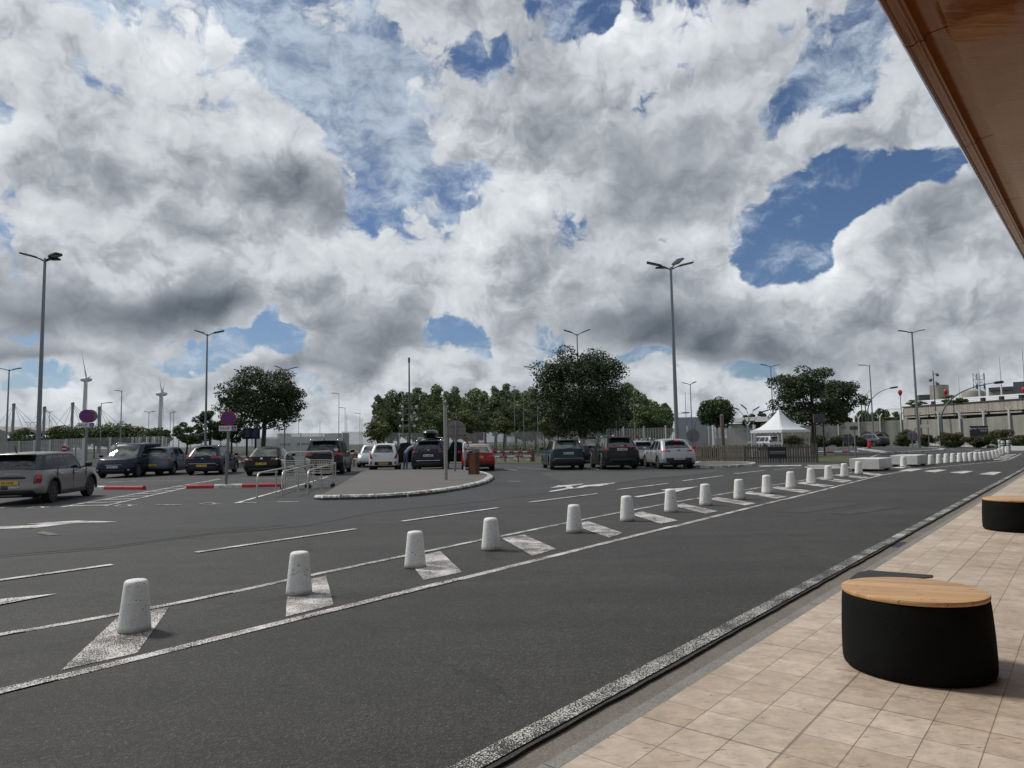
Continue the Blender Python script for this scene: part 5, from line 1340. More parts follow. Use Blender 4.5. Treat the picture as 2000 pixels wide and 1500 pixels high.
# marquee
def marquee():
    Y = 51; c = at(1524, 860, Y); R0 = empty('marquee', (c.x, Y, 0), R_(28)); tag(R0, 'white peaked marquee tent with scalloped edge behind the picket fence', 'tent')
    ez = hz_(1520, 840, Y); pz = hz_(1520, 800, Y); s = 1.43
    # four concave sides rising to the peak
    m_ = MB(); n = 12; k8 = 40; vs = []; fs = []
    def sq(t):   # square outline
        t = (t % 1)*4; i = int(t); f = t-i; P = [(-1, -1), (1, -1), (1, 1), (-1, 1)]; a = P[i]; b = P[(i+1) % 4]; return (a[0]+(b[0]-a[0])*f, a[1]+(b[1]-a[1])*f)
    for j in range(n+1):
        r = 1-j/n; z = ez+(pz-ez)*((1-r)**1.55)
        for k in range(k8):
            x, y = sq(k/k8); f = r*(1-.06*math.sin(math.pi*r)*math.cos(4*2*math.pi*k/k8*1))
            vs.append((x*s*max(f, .025), y*s*max(f, .025), z+.008*math.sin(k*2.5)*(r)))
    for j in range(n):
        for k in range(k8): fs.append([j*k8+k, j*k8+(k+1) % k8, (j+1)*k8+(k+1) % k8, (j+1)*k8+k])
    fs.append([n*k8+k for k in range(k8)]); m_.add(vs, fs); m_.build('roof_canvas', mat('white_canvas', (.70, .72, .75), .6), R0, smooth=True)
    m_ = MB(); N = 96
    vs = []; 
    for k in range(N): x, y = sq(k/N); vs.append((x*s*1.004, y*s*1.004, ez+.01)); 
    for k in range(N): x, y = sq(k/N); vs.append((x*s*1.004, y*s*1.004, ez-.16-.05*abs(math.sin(k*math.pi/3))))
    m_.add(vs, [[k, (k+1) % N, N+(k+1) % N, N+k] for k in range(N)]); m_.build('valance', mat('white_canvas', (.7, .7, .7)), R0)
    for x, y in ((-1, -1), (1, -1), (1, 1), (-1, 1)):
        q = MB(); q.box((x*(s-.06), y*(s-.06), ez/2), (.08, .08, ez)); q.build('leg', m_whitemetal, R0)
    q = MB(); q.tube([(0, 0, pz-.3), (0, 0, pz+.12)], .05, 8); q.build('peak_cap', m_whitemetal, R0)
marquee()
# barrier rails, red and white
def barrier(x0, y0, x1, y1, Y0, Y1, n, label, r=.06, first='r'):
    a_ = at(x0, y0, Y0); b_ = at(x1, y1, Y1); R0 = empty('barrier_rail', (a_.x, a_.y, 0)); tag(R0, label, 'barrier', 'red and white barrier rails across the car park')
    a = Vector((0, 0, a_.z)); b = Vector((b_.x-a_.x, b_.y-a_.y, b_.z))
    for k in range(n):
        red = (k % 2 == 0) == (first == 'r'); m_ = MB(); m_.tube([a.lerp(b, k/n), a.lerp(b, (k+1)/n)], r, 8); m_.build('red_section' if red else 'white_section', m_redkerb if red else m_whitekerb, R0)
    for t in (.02, .34, .67, .98):
        p = a.lerp(b, t); m_ = MB(); m_.box((p.x, p.y+.09, p.z/2+.03), (.12, .1, p.z+.06)); m_.build('post', m_galv, R0)
barrier(960, 882, 1038, 883, 56, 56, 9, 'upper red and white rail right of the red convertible')
barrier(960, 892.5, 1038, 891.5, 50, 50, 5, 'lower red and white rail right of the red convertible', first='w')
barrier(683, 886.5, 706, 886.5, 52, 52, 3, 'upper red and white rail left of the white hatchback', first='w')
barrier(683, 897, 706, 897, 47, 47, 3, 'lower red and white rail left of the white hatchback', first='r')
barrier(452, 891, 480, 892.5, 52, 52, 3, 'upper red and white rail left of the black coupe', first='w')
barrier(462, 903, 480, 903, 48, 48, 2, 'lower red and white rail left of the black coupe', first='w')
barrier(890, 884, 905, 884, 54, 54, 3, 'short rail stub behind the round sign', first='w')
barrier(1596, 883.5, 1676, 883, 62, 62, 5, 'red and white rail low on the ground right of the picket fence', .10, 'w')
g = G(1040.5, 902); m_ = MB(); m_.box((0, 0, .31), (.28, .2, .62), bev=.02); o = m_.build('wooden_stub_post', m_brownwood); o.location = g; tag(o, 'short brown wooden post left of the teal car', 'post')
# far car park markings
mark('far_bay_lines', [q for k in range(9) for q in line([gp(690+k*52, 60)+Vector((0, 0, 0)), gp(716+k*52, 70)], .12)]+[q for k in range(4) for q in line([gp(960+k*20, 54), gp(975+k*20, 58)], .1)], m_paint, .012)
mark('roundabout_lines', dash((1610, 888), (1640, 889), .15)+dash((1740, 895), (1790, 893), .12)+dash((1832, 899), (1870, 890), .12)+dash((1870, 890), (1885, 886), .12)+dash((1825, 876), (1865, 878), .12)+dash((1880, 877), (1914, 879), .12)+dash((1914, 879), (1895, 884), .12)+dash((1700, 893), (1720, 887), .12)+dash((1930, 875.5), (1955, 876.2), .12)+dash((1598, 893), (1640, 891), .12), m_paint, .012)

# ------------------------------------------------------------------ buildings
def wall_block(R0, name, a, b, z0, z1, depth, m):
    d = (b-a); u = d.normalized(); n_ = Vector((-u.y, u.x, 0))
    if n_.dot(a) < 0: n_ = -n_
    mb = MB(); mb.add([a+Vector((0, 0, z0)), b+Vector((0, 0, z0)), b+n_*depth+Vector((0, 0, z0)), a+n_*depth+Vector((0, 0, z0)), a+Vector((0, 0, z1)), b+Vector((0, 0, z1)), b+n_*depth+Vector((0, 0, z1)), a+n_*depth+Vector((0, 0, z1))],
                      [[0, 1, 5, 4], [1, 2, 6, 5], [2, 3, 7, 6], [3, 0, 4, 7], [4, 5, 6, 7], [3, 2, 1, 0]]); return mb.build(name, m, R0)
def hangar():
    a = gp(1768, 125); b = gp(2130, 92); R0 = empty('concrete_terminal', (0, 0, 0)); tag(R0, 'long stained concrete building with dark window band at far right', 'building')
    zt = hz_(1768, 796, 125); zb = hz_(1768, 812, 125)
    d = b-a; L = d.length; u = d/L; n_ = Vector((-u.y, u.x, 0)); n_ = n_ if n_.dot(a) > 0 else -n_
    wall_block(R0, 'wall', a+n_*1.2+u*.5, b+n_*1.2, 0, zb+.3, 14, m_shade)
    k = 0; s = 0
    while s < L:
        e = min(s+6.0, L); wall_block(R0, 'fascia_panel', a+u*(s+.04), a+u*(e-.04), zb, zt, 1.1, m_beam)
        wall_block(R0, 'sill_beam', a+u*(s+.3)-n_*.02, a+u*(e-.3)-n_*.02, zb-.42, zb-.18, 1.0, m_beam)
        if k % 2 == 0: wall_block(R0, 'column', a+u*(s+.1)+n_*.3, a+u*(s+.8)+n_*.3, 0, zb, .7, m_perim)
        s = e; k += 1
    wall_block(R0, 'roof_edge', a-u*.2-n_*.15, b-n_*.15, zt+.002, zt+.16, 14, m_darkgrey)
    for k in range(14): wall_block(R0, 'parapet_bracket', a+u*(2+k*3.4)+n_*1.0, a+u*(2.5+k*3.4)+n_*1.0, zt+.16, zt+.75, .5, m_shade)
    R1 = empty('white_roof', (0, 0, 0)); tag(R1, 'low white ribbed roof rising behind the concrete building', 'building')
    a2 = gp(1735, 150); b2 = gp(2200, 108); z0 = hz_(1735, 794, 150)
    wall_block(R1, 'wall', a2+u*3+n_*1.5, b2+n_*1.5, 0, z0-.2, 20, m_perim)
    for k in range(5): wall_block(R1, 'roof_rib', a2+n_*(k*.5), b2+n_*(k*.5), z0-.75+k*.34, z0-.75+k*.34+.26, .6, m_whiteroof)
    R2 = empty('control_block', (0, 0, 0)); tag(R2, 'pale concrete hut rising above the white roof', 'building')
    wall_block(R2, 'wall', gp(1822, 170), gp(1840, 168), 0, hz_(1830, 752, 170), 4, m_perim)
    wall_block(R2, 'annex', gp(1800, 172), gp(1822, 171), 0, hz_(1810, 771, 172), 4, m_darkpole)
    q = MB(); p = gp(1836, 167); z = hz_(1836, 745, 167); q.tube([(p.x, p.y, z-1.5), (p.x, p.y, z)], .12, 5); q.build('antenna', m_galv, R2)
    R3 = empty('grey_roof_building', (0, 0, 0)); tag(R3, 'dark grey curved roof beyond the white roof at far right', 'building')
    wall_block(R3, 'wall', gp(1938, 160), gp(1992, 156), 0, hz_(1960, 763, 160), 8, m_perim)
    wall_block(R3, 'roof', gp(1938, 159.5), gp(1992, 155.5), hz_(1960, 763, 160)+.002, hz_(1960, 757, 160), 9, m_darkgrey)
    wall_block(R3, 'tower', gp(1987, 150), gp(2040, 146), 0, hz_(2000, 746, 150), 8, m_darkgrey)
    R4 = empty('silo_tank', gp(1907, 165)); tag(R4, 'rounded pale tank roof behind the lattice tower', 'tank')
    z = hz_(1907, 762, 165); q = MB(); q.lathe([(2.4, 0), (2.4, z-.8), (2.1, z-.2), (1.2, z+.1), (.1, z+.2)], 20); q.build('shell', m_conc, R4, auto=True)
    # lattice tower
    p = gp(1920, 170); zt_ = hz_(1920, 728, 170); R5 = empty('lattice_tower', p); tag(R5, 'slim lattice radio tower among the white masts', 'tower')
    q = MB(); w = 1.0
    for sx in (-1, 1):
        for sy in (-1, 1): q.tube([(sx*w, sy*w, 0), (sx*w*.8, sy*w*.8, zt_)], .07, 4)
    z = 4.0; k = 0
    while z < zt_-1:
        for (x0, y0, x1, y1) in ((-1, -1, 1, -1), (1, -1, 1, 1), (1, 1, -1, 1), (-1, 1, -1, -1)):
            f0 = 1-.2*z/zt_; q.tube([(x0*w*f0, y0*w*f0, z), (x1*w*f0, y1*w*f0, z+1.4)], .045, 4); q.tube([(x0*w*f0, y0*w*f0, z), (x1*w*f0, y1*w*f0, z)], .04, 4)
        z += 1.5; k += 1
    q.build('frame', m_galv, R5)
    for z in (zt_-1.0, zt_-3.2, zt_-3.6):
        for sx in (-1, 1): m2 = MB(); m2.box((sx*.9, -.6, z), (.3, .3, 1.4)); m2.build('antenna_panel', m_whitemetal, R5)
    for i, (xt, yt, lb) in enumerate([(1871, 733, 'leftmost slender white mast over the white roof'), (1909, 714, 'white mast just left of the lattice tower'), (1951, 697, 'white mast right of the lattice tower'), (1995.5, 681, 'tall white mast at the right edge of the photo')]):
        p = at(xt, yt, 150); q = MB(); q.tube([(0, 0, 0), (0, 0, p.z)], [.22, .11], 8); o = q.build('white_mast', m_whiteroof); o.location = (p.x, 150, 0); tag(o, lb, 'mast', 'white masts over the roof at right')
    for i, (xt, yt, lb) in enumerate([(1758, 767, 'red balloon shaped lamp at the left end of the white roof'), (1847, 765.5, 'red balloon shaped lamp above the roof shrub'), (2000, 761.5, 'red balloon shaped lamp cut by the right edge')]):
        p = at(xt, yt, 116); R6 = empty('red_beacon', (p.x, 116, 0)); tag(R6, lb, 'beacon', 'red balloon shaped beacons on sticks')
        q = MB(); q.tube([(0, 0, 0), (0, 0, p.z-.4)], .06, 6); q.build('stick', m_darkpole, R6)
        q = MB(); q.lathe([(.01, -.58), (.12, -.5), (.30, -.1), (.33, .15), (.25, .38), (.1, .48), (.01, .5)], 16, Matrix.Translation((0, 0, p.z))); q.build('globe', m_red, R6, auto=True)
hangar()
# border controls board
a_ = at(1894, 832, 80); b_ = at(1930, 850, 80); w = b_.x-a_.x; h = a_.z-b_.z+1.2
R0 = empty('border_sign', ((a_.x+b_.x)/2, 80, 0)); tag(R0, 'black Border Controls board standing over the hedge at right', 'sign')
m_ = MB(); m_.box((0, 0, a_.z-h/2), (w, .15, h)); bd = m_.build('panel', mat('near_black_board', (.008, .010, .018), .4), R0)
for s in (-1, 1): q = MB(); q.box((s*w*.38, .05, (a_.z-h)/2), (.14, .12, a_.z-h)); q.build('leg', m_black, R0)
text_obj('lettering', 'Border Controls', .30, m_textwhite, bd, (w*.46, -.085, a_.z-.30), (R_(90), 0, 0), 'RIGHT', ext=.01)
q = MB(); 
for k in range(3): q.box((w*.10+k*w*.13, -.08, a_.z-.58), (w*.10, .01, .07))
q.build('small_print', m_textwhite, bd)
# curved arm lamps
def arc_lamp(base, mid, tip, Y, label, r=.09, head=True):
    A_ = at(base[0], base[1], Y); M_ = at(mid[0], mid[1], Y); T_ = at(tip[0], tip[1], Y)
    R0 = empty('curved_lamp', (A_.x, Y, 0)); tag(R0, label, 'street lamp', 'curved arm lamps'); o = Vector((A_.x, Y, 0))
    P0 = Vector((0, 0, 0)); P1 = A_-o; C = 2*(M_-o)-(P1+(T_-o))/2
    pts = [P0]+[((1-t)**2)*P1+2*t*(1-t)*C+t*t*(T_-o) for t in [k/12 for k in range(13)]]
    m_ = MB(); m_.tube(pts, [r*1.2, r*1.1]+[r*(1-.06*k) for k in range(12)], 8); m_.build('mast_arm', m_darkpole, R0, auto=True)
    if head:
        d = (pts[-1]-pts[-2]).normalized(); q = MB(); q.tube([pts[-1]-d*1.2, pts[-1]-d*.9, pts[-1], pts[-1]+d*.2], [r*.6, r*1.6, r*1.6, r*.4], 8); q.build('lamp_head', m_lampdark, R0)
arc_lamp((1838, 812), (1876, 767), (1958, 746), 90, 'big curved arm lamp in front of the stained concrete building', .11)
arc_lamp((1695, 800), (1712, 770), (1752, 756), 105, 'curved lamp arm behind the single headed lamp post', .08)
arc_lamp((1690, 795), (1690, 775), (1700, 763), 105, 'short curved arm just left of the single headed lamp post', .07, False)
arc_lamp((1683, 800), (1678, 776), (1663, 758), 105, 'curved arm leaning left beside the broad tree', .07, False)
for (b, m, t, lb) in [((1457, 826), (1448, 806), (1430, 796), 'thin curved lamp beside the small round tree'), ((1461, 826), (1460, 806), (1448, 791), 'thin curved lamp second from the small round tree'), ((1464, 826), (1468, 808), (1482, 795), 'thin curved lamp bending right toward the broad tree'), ((1470, 832), (1480, 812), (1500, 801), 'thin curved lamp over the marquee left side'), ((1310, 830), (1318, 812), (1345, 806), 'curved lamp left of the tall three headed post'), ((1357, 832), (1364, 815), (1378, 808), 'curved lamp left of the small round tree')]:
    arc_lamp(b, m, t, 115, lb, .06)
# far roof behind marquee, pale building left of centre, silver sheds
R1 = empty('far_hall', (0, 0, 0)); tag(R1, 'long low hall with white roof behind the marquee', 'building')
wall_block(R1, 'wall', gp(1420, 132), gp(1500, 126), 0, hz_(1420, 828, 132), 10, m_beam)
wall_block(R1, 'roof', gp(1418, 131), gp(1502, 125), hz_(1420, 826, 132), hz_(1420, 817, 132), 10, m_whiteroof)
R1 = empty('warehouse', (0, 0, 0)); tag(R1, 'pale blue grey warehouse behind the tall three headed lamp post', 'building')
wall_block(R1, 'wall', gp(1318, 170), gp(1392, 168), 0, hz_(1350, 815, 170), 10, mat('blue_grey_sheet', (.25, .28, .32), .6))
R1 = empty('flat_building', (0, 0, 0)); tag(R1, 'pale flat roofed building with dark slots right of the left tree', 'building')
wall_block(R1, 'wall', gp(500, 120), gp(668, 124), 0, hz_(560, 853, 120), 12, m_whiteroof)
wall_block(R1, 'tall_wall', gp(541, 119), gp(566, 119.5), 0, hz_(560, 847, 119), 4, m_conc2)
wall_block(R1, 'loading_door', gp(567, 119), gp(590, 119.4), 0, hz_(560, 864, 119), .4, m_conc2)
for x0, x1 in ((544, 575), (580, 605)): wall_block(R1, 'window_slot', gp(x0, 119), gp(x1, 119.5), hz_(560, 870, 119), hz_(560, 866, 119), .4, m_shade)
R1 = empty('shed', (0, 0, 0)); tag(R1, 'box shaped pale shed just left of the poplar belt', 'building')
wall_block(R1, 'wall', gp(660, 106), gp(682, 107), 0, hz_(670, 846, 106), 6, m_conc)
# tensile roof with masts and cables
R1 = empty('tensile_canopy', (0, 0, 0)); tag(R1, 'low curved toll canopy hung from masts at far left', 'building'); YT = 250
def ptt(x, y): return at(x, y, YT)
q = MB(); outline = [(-60, 838), (-20, 832), (16, 844), (35, 838), (50, 834.5), (67, 840), (108, 842.5), (140, 838), (180, 834)]
top = [ptt(x, y) for x, y in outline]
vs = [p for p in top]+[p+Vector((0, 0, -.9)) for p in top]+[p+Vector((0, 40, 0)) for p in top]+[p+Vector((0, 40, -.9)) for p in top]; n = len(top)
q.add(vs, [f for i in range(n-1) for f in ([i, i+1, n+i+1, n+i], [i, 2*n+i, 2*n+i+1, i+1], [n+i, n+i+1, 3*n+i+1, 3*n+i])]); q.build('roof', m_conc, R1)
wall_block(R1, 'booth_row', gp(-50, 262), gp(115, 262), 0, hz_(50, 855, 262), 3, m_darkgrey)
for x, y in ((27, 790), (87, 796), (142, 788), (194, 796)):
    p = ptt(x, y); q = MB(); q.tube([(p.x, YT, 0), (p.x, YT, p.z)], .42, 12); q.lathe([(.55, p.z-.5), (.55, p.z+.3), (.3, p.z+.5)], 12, Matrix.Translation((p.x, YT, 0))); q.build('mast', m_galv, R1)
    for dx in (-46, -30, -16, 16, 30, 46):
        e = ptt(x+dx, 841); c = MB(); c.tube([(p.x, YT, p.z), (e.x, YT+(dx % 7)*.5, e.z)], .06, 4); c.build('cable', m_galv, R1)
# wind turbines
m_turb = mat('turbine_grey', (.50, .52, .53), .5)
def turbine(base_x, nac, blades, Y, label, nose):
    p = at(nac[0], nac[1], Y); b = at(base_x, 830, Y); R0 = empty('wind_turbine', (b.x, Y, 0)); tag(R0, label, 'wind turbine', 'wind turbines on the horizon'); s = Y/700
    q = MB(); q.tube([(0, 0, 0), (0, 0, p.z-2*s)], [2.6*s, 1.3*s], 16); q.build('tower', m_turb, R0, auto=True)
    c = p-Vector((b.x, Y, 0)); c.y = 0
    q = MB(); T = Matrix.Translation(c) @ Matrix.Rotation(R_(90*1), 4, 'Y')
    q.lathe([(.1*s, -6.0*s), (1.4*s, -5.4*s), (2.3*s, -2.5*s), (2.5*s, 0), (2.2*s, 2.5*s), (1.3*s, 5.0*s), (.1*s, 5.8*s)], 18, T); q.build('nacelle', m_turb, R0, auto=True)
    hub = c+Vector((nose*s, -2.2*s, 0))
    for (x, y) in blades:
        e = at(x, y, Y)-Vector((b.x, Y, 0)); e.y = -3; d = e-hub; q = MB(); L = d.length; d.normalize(); side = d.cross(Vector((0, 1, 0))).normalized(); vs = []
        prof = [(0, 1.0), (.06, 1.3), (.16, 1.6), (.4, .95), (.7, .5), (1, .12)]
        for t, w in prof:
            o = hub+d*L*t; w *= s
            vs += [o-side*w*.55, o-Vector((0, w*.3, 0)), o+side*w*.55, o+Vector((0, w*.3, 0))]
        q.add(vs, [[i*4+k, i*4+(k+1) % 4, (i+1)*4+(k+1) % 4, (i+1)*4+k] for i in range(len(prof)-1) for k in range(4)]+[[3, 2, 1, 0], [20, 21, 22, 23]]); q.build('blade', m_turb, R0, auto=True)
turbine(164, (169, 741.5), [(163, 688), (174, 800), (182.5, 733)], 700, 'nearer wind turbine rising behind the left no stopping sign', 1.5)
turbine(312.5, (316, 769.5), [(313.5, 738), (321.5, 822), (324, 748)], 900, 'farther smaller wind turbine left of the trees', 1.5)
# ------------------------------------------------------------------ cars
def interp(x, pts):
    if x <= pts[0][0]: return pts[0][1]
    for (a, va), (b, vb) in zip(pts[:-1], pts[1:]):
        if x <= b:
            t = (x-a)/(b-a); t = t*t*(3-2*t)*.35+t*.65
            return va+(vb-va)*t
    return pts[-1][1]
def plan_side(xf, xr, b, rf, rr, bf, br, n=(7, 7, 40, 7, 7)):
    """one side of a car plan outline from the nose (y=0) to the tail (y=0)"""
    P = []
    yf = b-rf; yr = b-rr
    for i in range(n[0]): y = yf*i/n[0]; P.append((xf-bf*(y/b)**2, y))
    x0 = xf-bf*(yf/b)**2
    for i in range(n[1]): t = math.pi/2*i/n[1]; P.append((x0-rf*1.15*(1-math.cos(t)), yf+rf*math.sin(t)))
    xs0 = x0-rf*1.15; x1 = xr+br*(yr/b)**2; xs1 = x1+rr*1.1
    for i in range(n[2]): P.append((xs0+(xs1-xs0)*i/n[2], b))
    for i in range(n[3]): t = math.pi/2*i/n[3]; P.append((xs1-rr*1.1*math.sin(t), yr+rr*math.cos(t)))
    for i in range(n[4]+1): y = yr*(1-i/n[4]); P.append((xr+br*(y/b)**2, y))
    return P
def ringstack(levels):
    """levels: list of (side outline [(x,y)..], zfunc) -> verts, faces (sides) and index table"""
    n = len(levels[0][0]); vs = []; fs = []
    N = 2*n-2
    for P, zf in levels:
        for (x, y) in P: vs.append(Vector((x, y, zf(x))))
        for (x, y) in P[-2:0:-1]: vs.append(Vector((x, -y, zf(x))))
    for l in range(len(levels)-1):
        for k in range(N): fs.append([l*N+k, l*N+(k+1) % N, (l+1)*N+(k+1) % N, (l+1)*N+k])
    return vs, fs, n, N
def cap(vs, fs, base, n, N, crown, steps=6, flip=False):
    """bridge the two mirror sides of a ring with a crowned deck"""
    rows = []
    for i in range(n):
        if i in (0, n-1): rows.append([base+i]); continue
        a = vs[base+i]; b = vs[base+N-i]; row = [base+i]
        for s in range(1, steps):
            t = s/steps; p = a.lerp(b, t); p = p+Vector((0, 0, crown*(1-(2*t-1)**2)*min(1, abs(a.y)*1.4))); vs.append(p); row.append(len(vs)-1)
        row.append(base+N-i); rows.append(row)
    for i in range(n-1):
        A, B = rows[i], rows[i+1]
        if len(A) == 1:
            for s in range(steps): fs.append([A[0], B[s], B[s+1]])
        elif len(B) == 1:
            for s in range(steps): fs.append([A[s+1], A[s], B[0]])
        else:
            for s in range(steps): fs.append([A[s], B[s], B[s+1], A[s+1]])
def fix_normals(me):
    bm = bmesh.new(); bm.from_mesh(me); bmesh.ops.recalc_face_normals(bm, faces=bm.faces[:]); bm.to_mesh(me); bm.free()

def wheel(R0, x, y, r, w, rim_m, spokes, side):
    T = Matrix.Translation((x, y, r)) @ Matrix.Rotation(R_(90), 4, 'X')
    m = MB(); m.lathe([(r*.62, -w/2), (r*.93, -w/2), (r, -w/2+.03), (r, w/2-.03), (r*.93, w/2), (r*.62, w/2)], 28, T)
    ty = m.build('wheel', m_rubber, R0, auto=True)
    q = MB(); s = side
    o = Vector((x, y+s*(w/2-.035), r)); 
    T2 = Matrix.Translation(o) @ Matrix.Rotation(R_(90*s), 4, 'X')
    q.lathe([(.001, .0), (r*.60, .0), (r*.64, -.045), (r*.66, -.045), (r*.67, -.02), (r*.64, -.0)], 26, T2, 1)
    for k in range(spokes):
        a = 2*math.pi*k/spokes; d = Vector((math.cos(a), 0, math.sin(a))); sd = Vector((-math.sin(a), 0, math.cos(a))); up = Vector((0, s, 0))
        w0, w1 = .030, .042
        vs = [o+d*.03-sd*w0+up*.012, o+d*.03+sd*w0+up*.012, o+d*r*.63+sd*w1+up*.02, o+d*r*.63-sd*w1+up*.02]
        vs = [v+up*.02 for v in vs]+[v-up*.012 for v in vs]
        q.add(vs, [[0, 1, 2, 3], [7, 6, 5, 4]]+[[i, 4+i, 4+(i+1) % 4, (i+1) % 4] for i in range(4)], 0)
    q.lathe([(.001, -.05), (.055, -.045), (.06, -.02)], 12, T2, 0)
    q.build('rim', [rim_m, m_alloydark], ty)

def make_car(P, name='parked_car'):
    """P: dimensions and looks of one car; returns its Empty, nose towards +x, origin on the ground at the middle"""
    R0 = empty(name); g = lambda k, d: P.get(k, d)
    L, W, H = P['L'], P['W'], P['H']; a = L/2; b = W/2; wb = g('wb', L*.62); xfa = a-g('fo', (L-wb)*.47); xra = xfa-wb
    r = g('r', .33); zb = g('zb', .20); pm = P['paint']; roof_m = g('roof_m', pm)
    belt = g('belt', .62)*H; nose = g('nose', .50)*H; cowl = g('cowl', .62)*H
    xw0 = a-g('hood', .25)*L; xw1 = xw0-g('ws', .15)*L          # windscreen base and top
    xr1 = -a+g('rt', .06)*L; xr0 = -a+g('rb', .015)*L            # roof end and rear glass base
    tail = g('tail', belt/H)*H
    zt = lambda x: interp(x, [(-a, tail-.03), (-a+.12, tail), (xr0+.25, tail+(belt-tail)*.6), (xr0+.8, belt), (xw0-.3, belt-.02), (xw0+.05, cowl), (xw0+.5*(a-xw0), (cowl+nose)/2+.03), (a-.12, nose), (a, nose-.06)])
    def outline(t):      # t 0..1 from sill to belt
        ins = interp(t, [(0, .07), (.12, .02), (.35, .0), (.7, .012), (.9, .035), (1, .075)])
        xf = a-interp(t, [(0, .10), (.15, .02), (.45, 0), (.75, .05), (1, .20)])
        xr = -a+interp(t, g('rearprof', [(0, .10), (.15, .02), (.42, 0), (.6, .03), (1, .10)]))
        return plan_side(xf, xr, b-ins, .38, g('rrad', .24), .12, g('rbulge', .08))
    TL = [0, .06, .14, .25, .38, .50, .60, .70, .80, .90, .96, 1.0]
    zs = lambda t: (lambda x: zb+(zt(x)-zb)*t)
    lv = [(outline(t), zs(t)) for t in TL]
    vs, fs, n, N = ringstack(lv)
    fs.append(list(range(N))[::-1])
    cap(vs, fs, (len(TL)-1)*N, n, N, .035)
    me = bpy.data.meshes.new('body'); me.from_pydata([tuple(v) for v in vs], [], fs); fix_normals(me)
    body = bpy.data.objects.new('body', me); COL.objects.link(body)
    cut = MB()
    for xa in (xfa, xra):
        for s in (-1, 1):
            cut.lathe([(r+.05, -.16), (r+.05, .3)], 36, Matrix.Translation((xa, s*(b-.08), r+.01)) @ Matrix.Rotation(R_(-90*s), 4, 'X'))
    co = cut.build('cutter', m_black); fix_normals(co.data)
    md = body.modifiers.new('arch', 'BOOLEAN'); md.object = co; md.operation = 'DIFFERENCE'; md.solver = 'EXACT'
    bpy.context.view_layer.update()
    nm = bpy.data.meshes.new_from_object(body.evaluated_get(bpy.context.evaluated_depsgraph_get()))
    body.modifiers.clear(); body.data = nm; nm.materials.clear(); nm.materials.append(pm); nm.materials.append(m_black)
    nm.polygons.foreach_set('use_smooth', [True]*len(nm.polygons)); nm.set_sharp_from_angle(angle=R_(35))
    low = g('lowtrim', zb+.10)
    for p in nm.polygons:
        c = p.center
        inarch = any(abs(math.hypot(c.x-xa, c.z-r-.01)-(r+.05)) < .012 and abs(c.y) < b+.01 and abs(p.normal.y) < .3 for xa in (xfa, xra))
        p.material_index = 1 if (inarch or c.z < low and abs(c.y) < b+.1 or p.normal.z < -.7) else 0
    body.parent = R0; bpy.data.objects.remove(co)
    # greenhouse
    gb = b-.085; gt = b-g('tumble', .27); zr = lambda x: interp(x, [(xr1-.25, H-.08), (xr1, H-g('rdrop', .035)), (xr1+.5, H-.012), ((xr1+xw1)/2, H), (xw1+.25, H-.015), (xw1, H-.05), (xw1+.3, H-.10)])-.02
    def gring(t):
        e = t**1.0; q = math.sin(t*math.pi/2)
        xf = xw0+(xw1-xw0)*(t*.93+.07*t*t)+.05*math.sin(math.pi*t)
        xr = xr0+(xr1-xr0)*t+(-.04*math.sin(math.pi*t))
        y = gb+(gt-gb)*(t*.8+.2*t*t)
        return plan_side(xf, xr, y, .26, .16, .16, .10, (7, 3, 40, 3, 7))
    GL = [-.12, 0, .05, .25, .5, .72, .86, .94, 1.0]
    def gz(t): return lambda x: (zt(x)-.0)+(zr(x)-zt(x))*t if t >= 0 else zt(x)-.05
    vs, fs, n, N = ringstack([(gring(max(t, 0)), gz(t)) for t in GL])
    cap(vs, fs, (len(GL)-1)*N, n, N, .045)
    nside = len(fs)
    # which faces are glass
    s0 = 10; wins = g('wins', [(.02, .36), (.40, .70), (.74, .93)])
    groups = {'windscreen': [], 'rear_window': [], 'side_window': [], 'shell': [], 'roof': []}
    wi = {}
    for fi, f in enumerate(fs):
        if fi < (len(GL)-1)*N:
            l, k = divmod(fi, N); kk = k if k < n-1 else N-1-k    # mirrored column
            side = 0 if k < n-1 else 1
            glassrow = 2 <= l <= (5 if kk > 8 else 5)
            key = None
            if glassrow:
                if kk < 8: key = 'windscreen'
                elif kk >= n-1-g('rwcols', 7): key = 'rear_window'
                elif s0 <= kk < s0+40:
                    u = (kk-s0+.5)/40
                    for wn, (u0, u1) in enumerate(wins):
                        if u0 <= u <= u1: key = ('side_window', side, wn)
            if key is None: groups['roof' if l >= 7 else 'shell'].append(f)
            elif isinstance(key, tuple): wi.setdefault(key, []).append(f)
            else: groups[key].append(f)
        else: groups['roof'].append(f)
    def sub(nm_, flist, m, off=0.0):
        if not flist: return
        used = sorted({i for f in flist for i in f}); mp = {u: j for j, u in enumerate(used)}
        o = mesh_obj(nm_, [vs[u] for u in used], [[mp[i] for i in f] for f in flist], m, R0, True); return o
    pil = g('pillar_m', pm)
    sub('pillars', groups['shell'], pil); sub('roof', groups['roof'], roof_m)
    sub('windscreen', groups['windscreen'], g('wsm', m_glass)); sub('rear_window', groups['rear_window'], g('rwm', m_glass))
    for k in sorted(wi): sub('side_window', wi[k], m_glass)
    # surface finder for lamps and plates
    def hull(side, s, z):
        t = max(0, min(1, (z-zb)/(zt(-a if side < 0 else a)-zb))); O = outline(t)
        pts = O[::-1] if side < 0 else O       # start at the tail centre / the nose centre
        sg = 1 if s >= 0 else -1; d = abs(s); acc = 0
        for p, q in zip(pts[:-1], pts[1:]):
            l = math.hypot(q[0]-p[0], q[1]-p[1])
            if acc+l >= d:
                f = (d-acc)/l; return Vector((p[0]+(q[0]-p[0])*f, sg*(p[1]+(q[1]-p[1])*f), z))
            acc += l
        return Vector((pts[-1][0], 0, z))
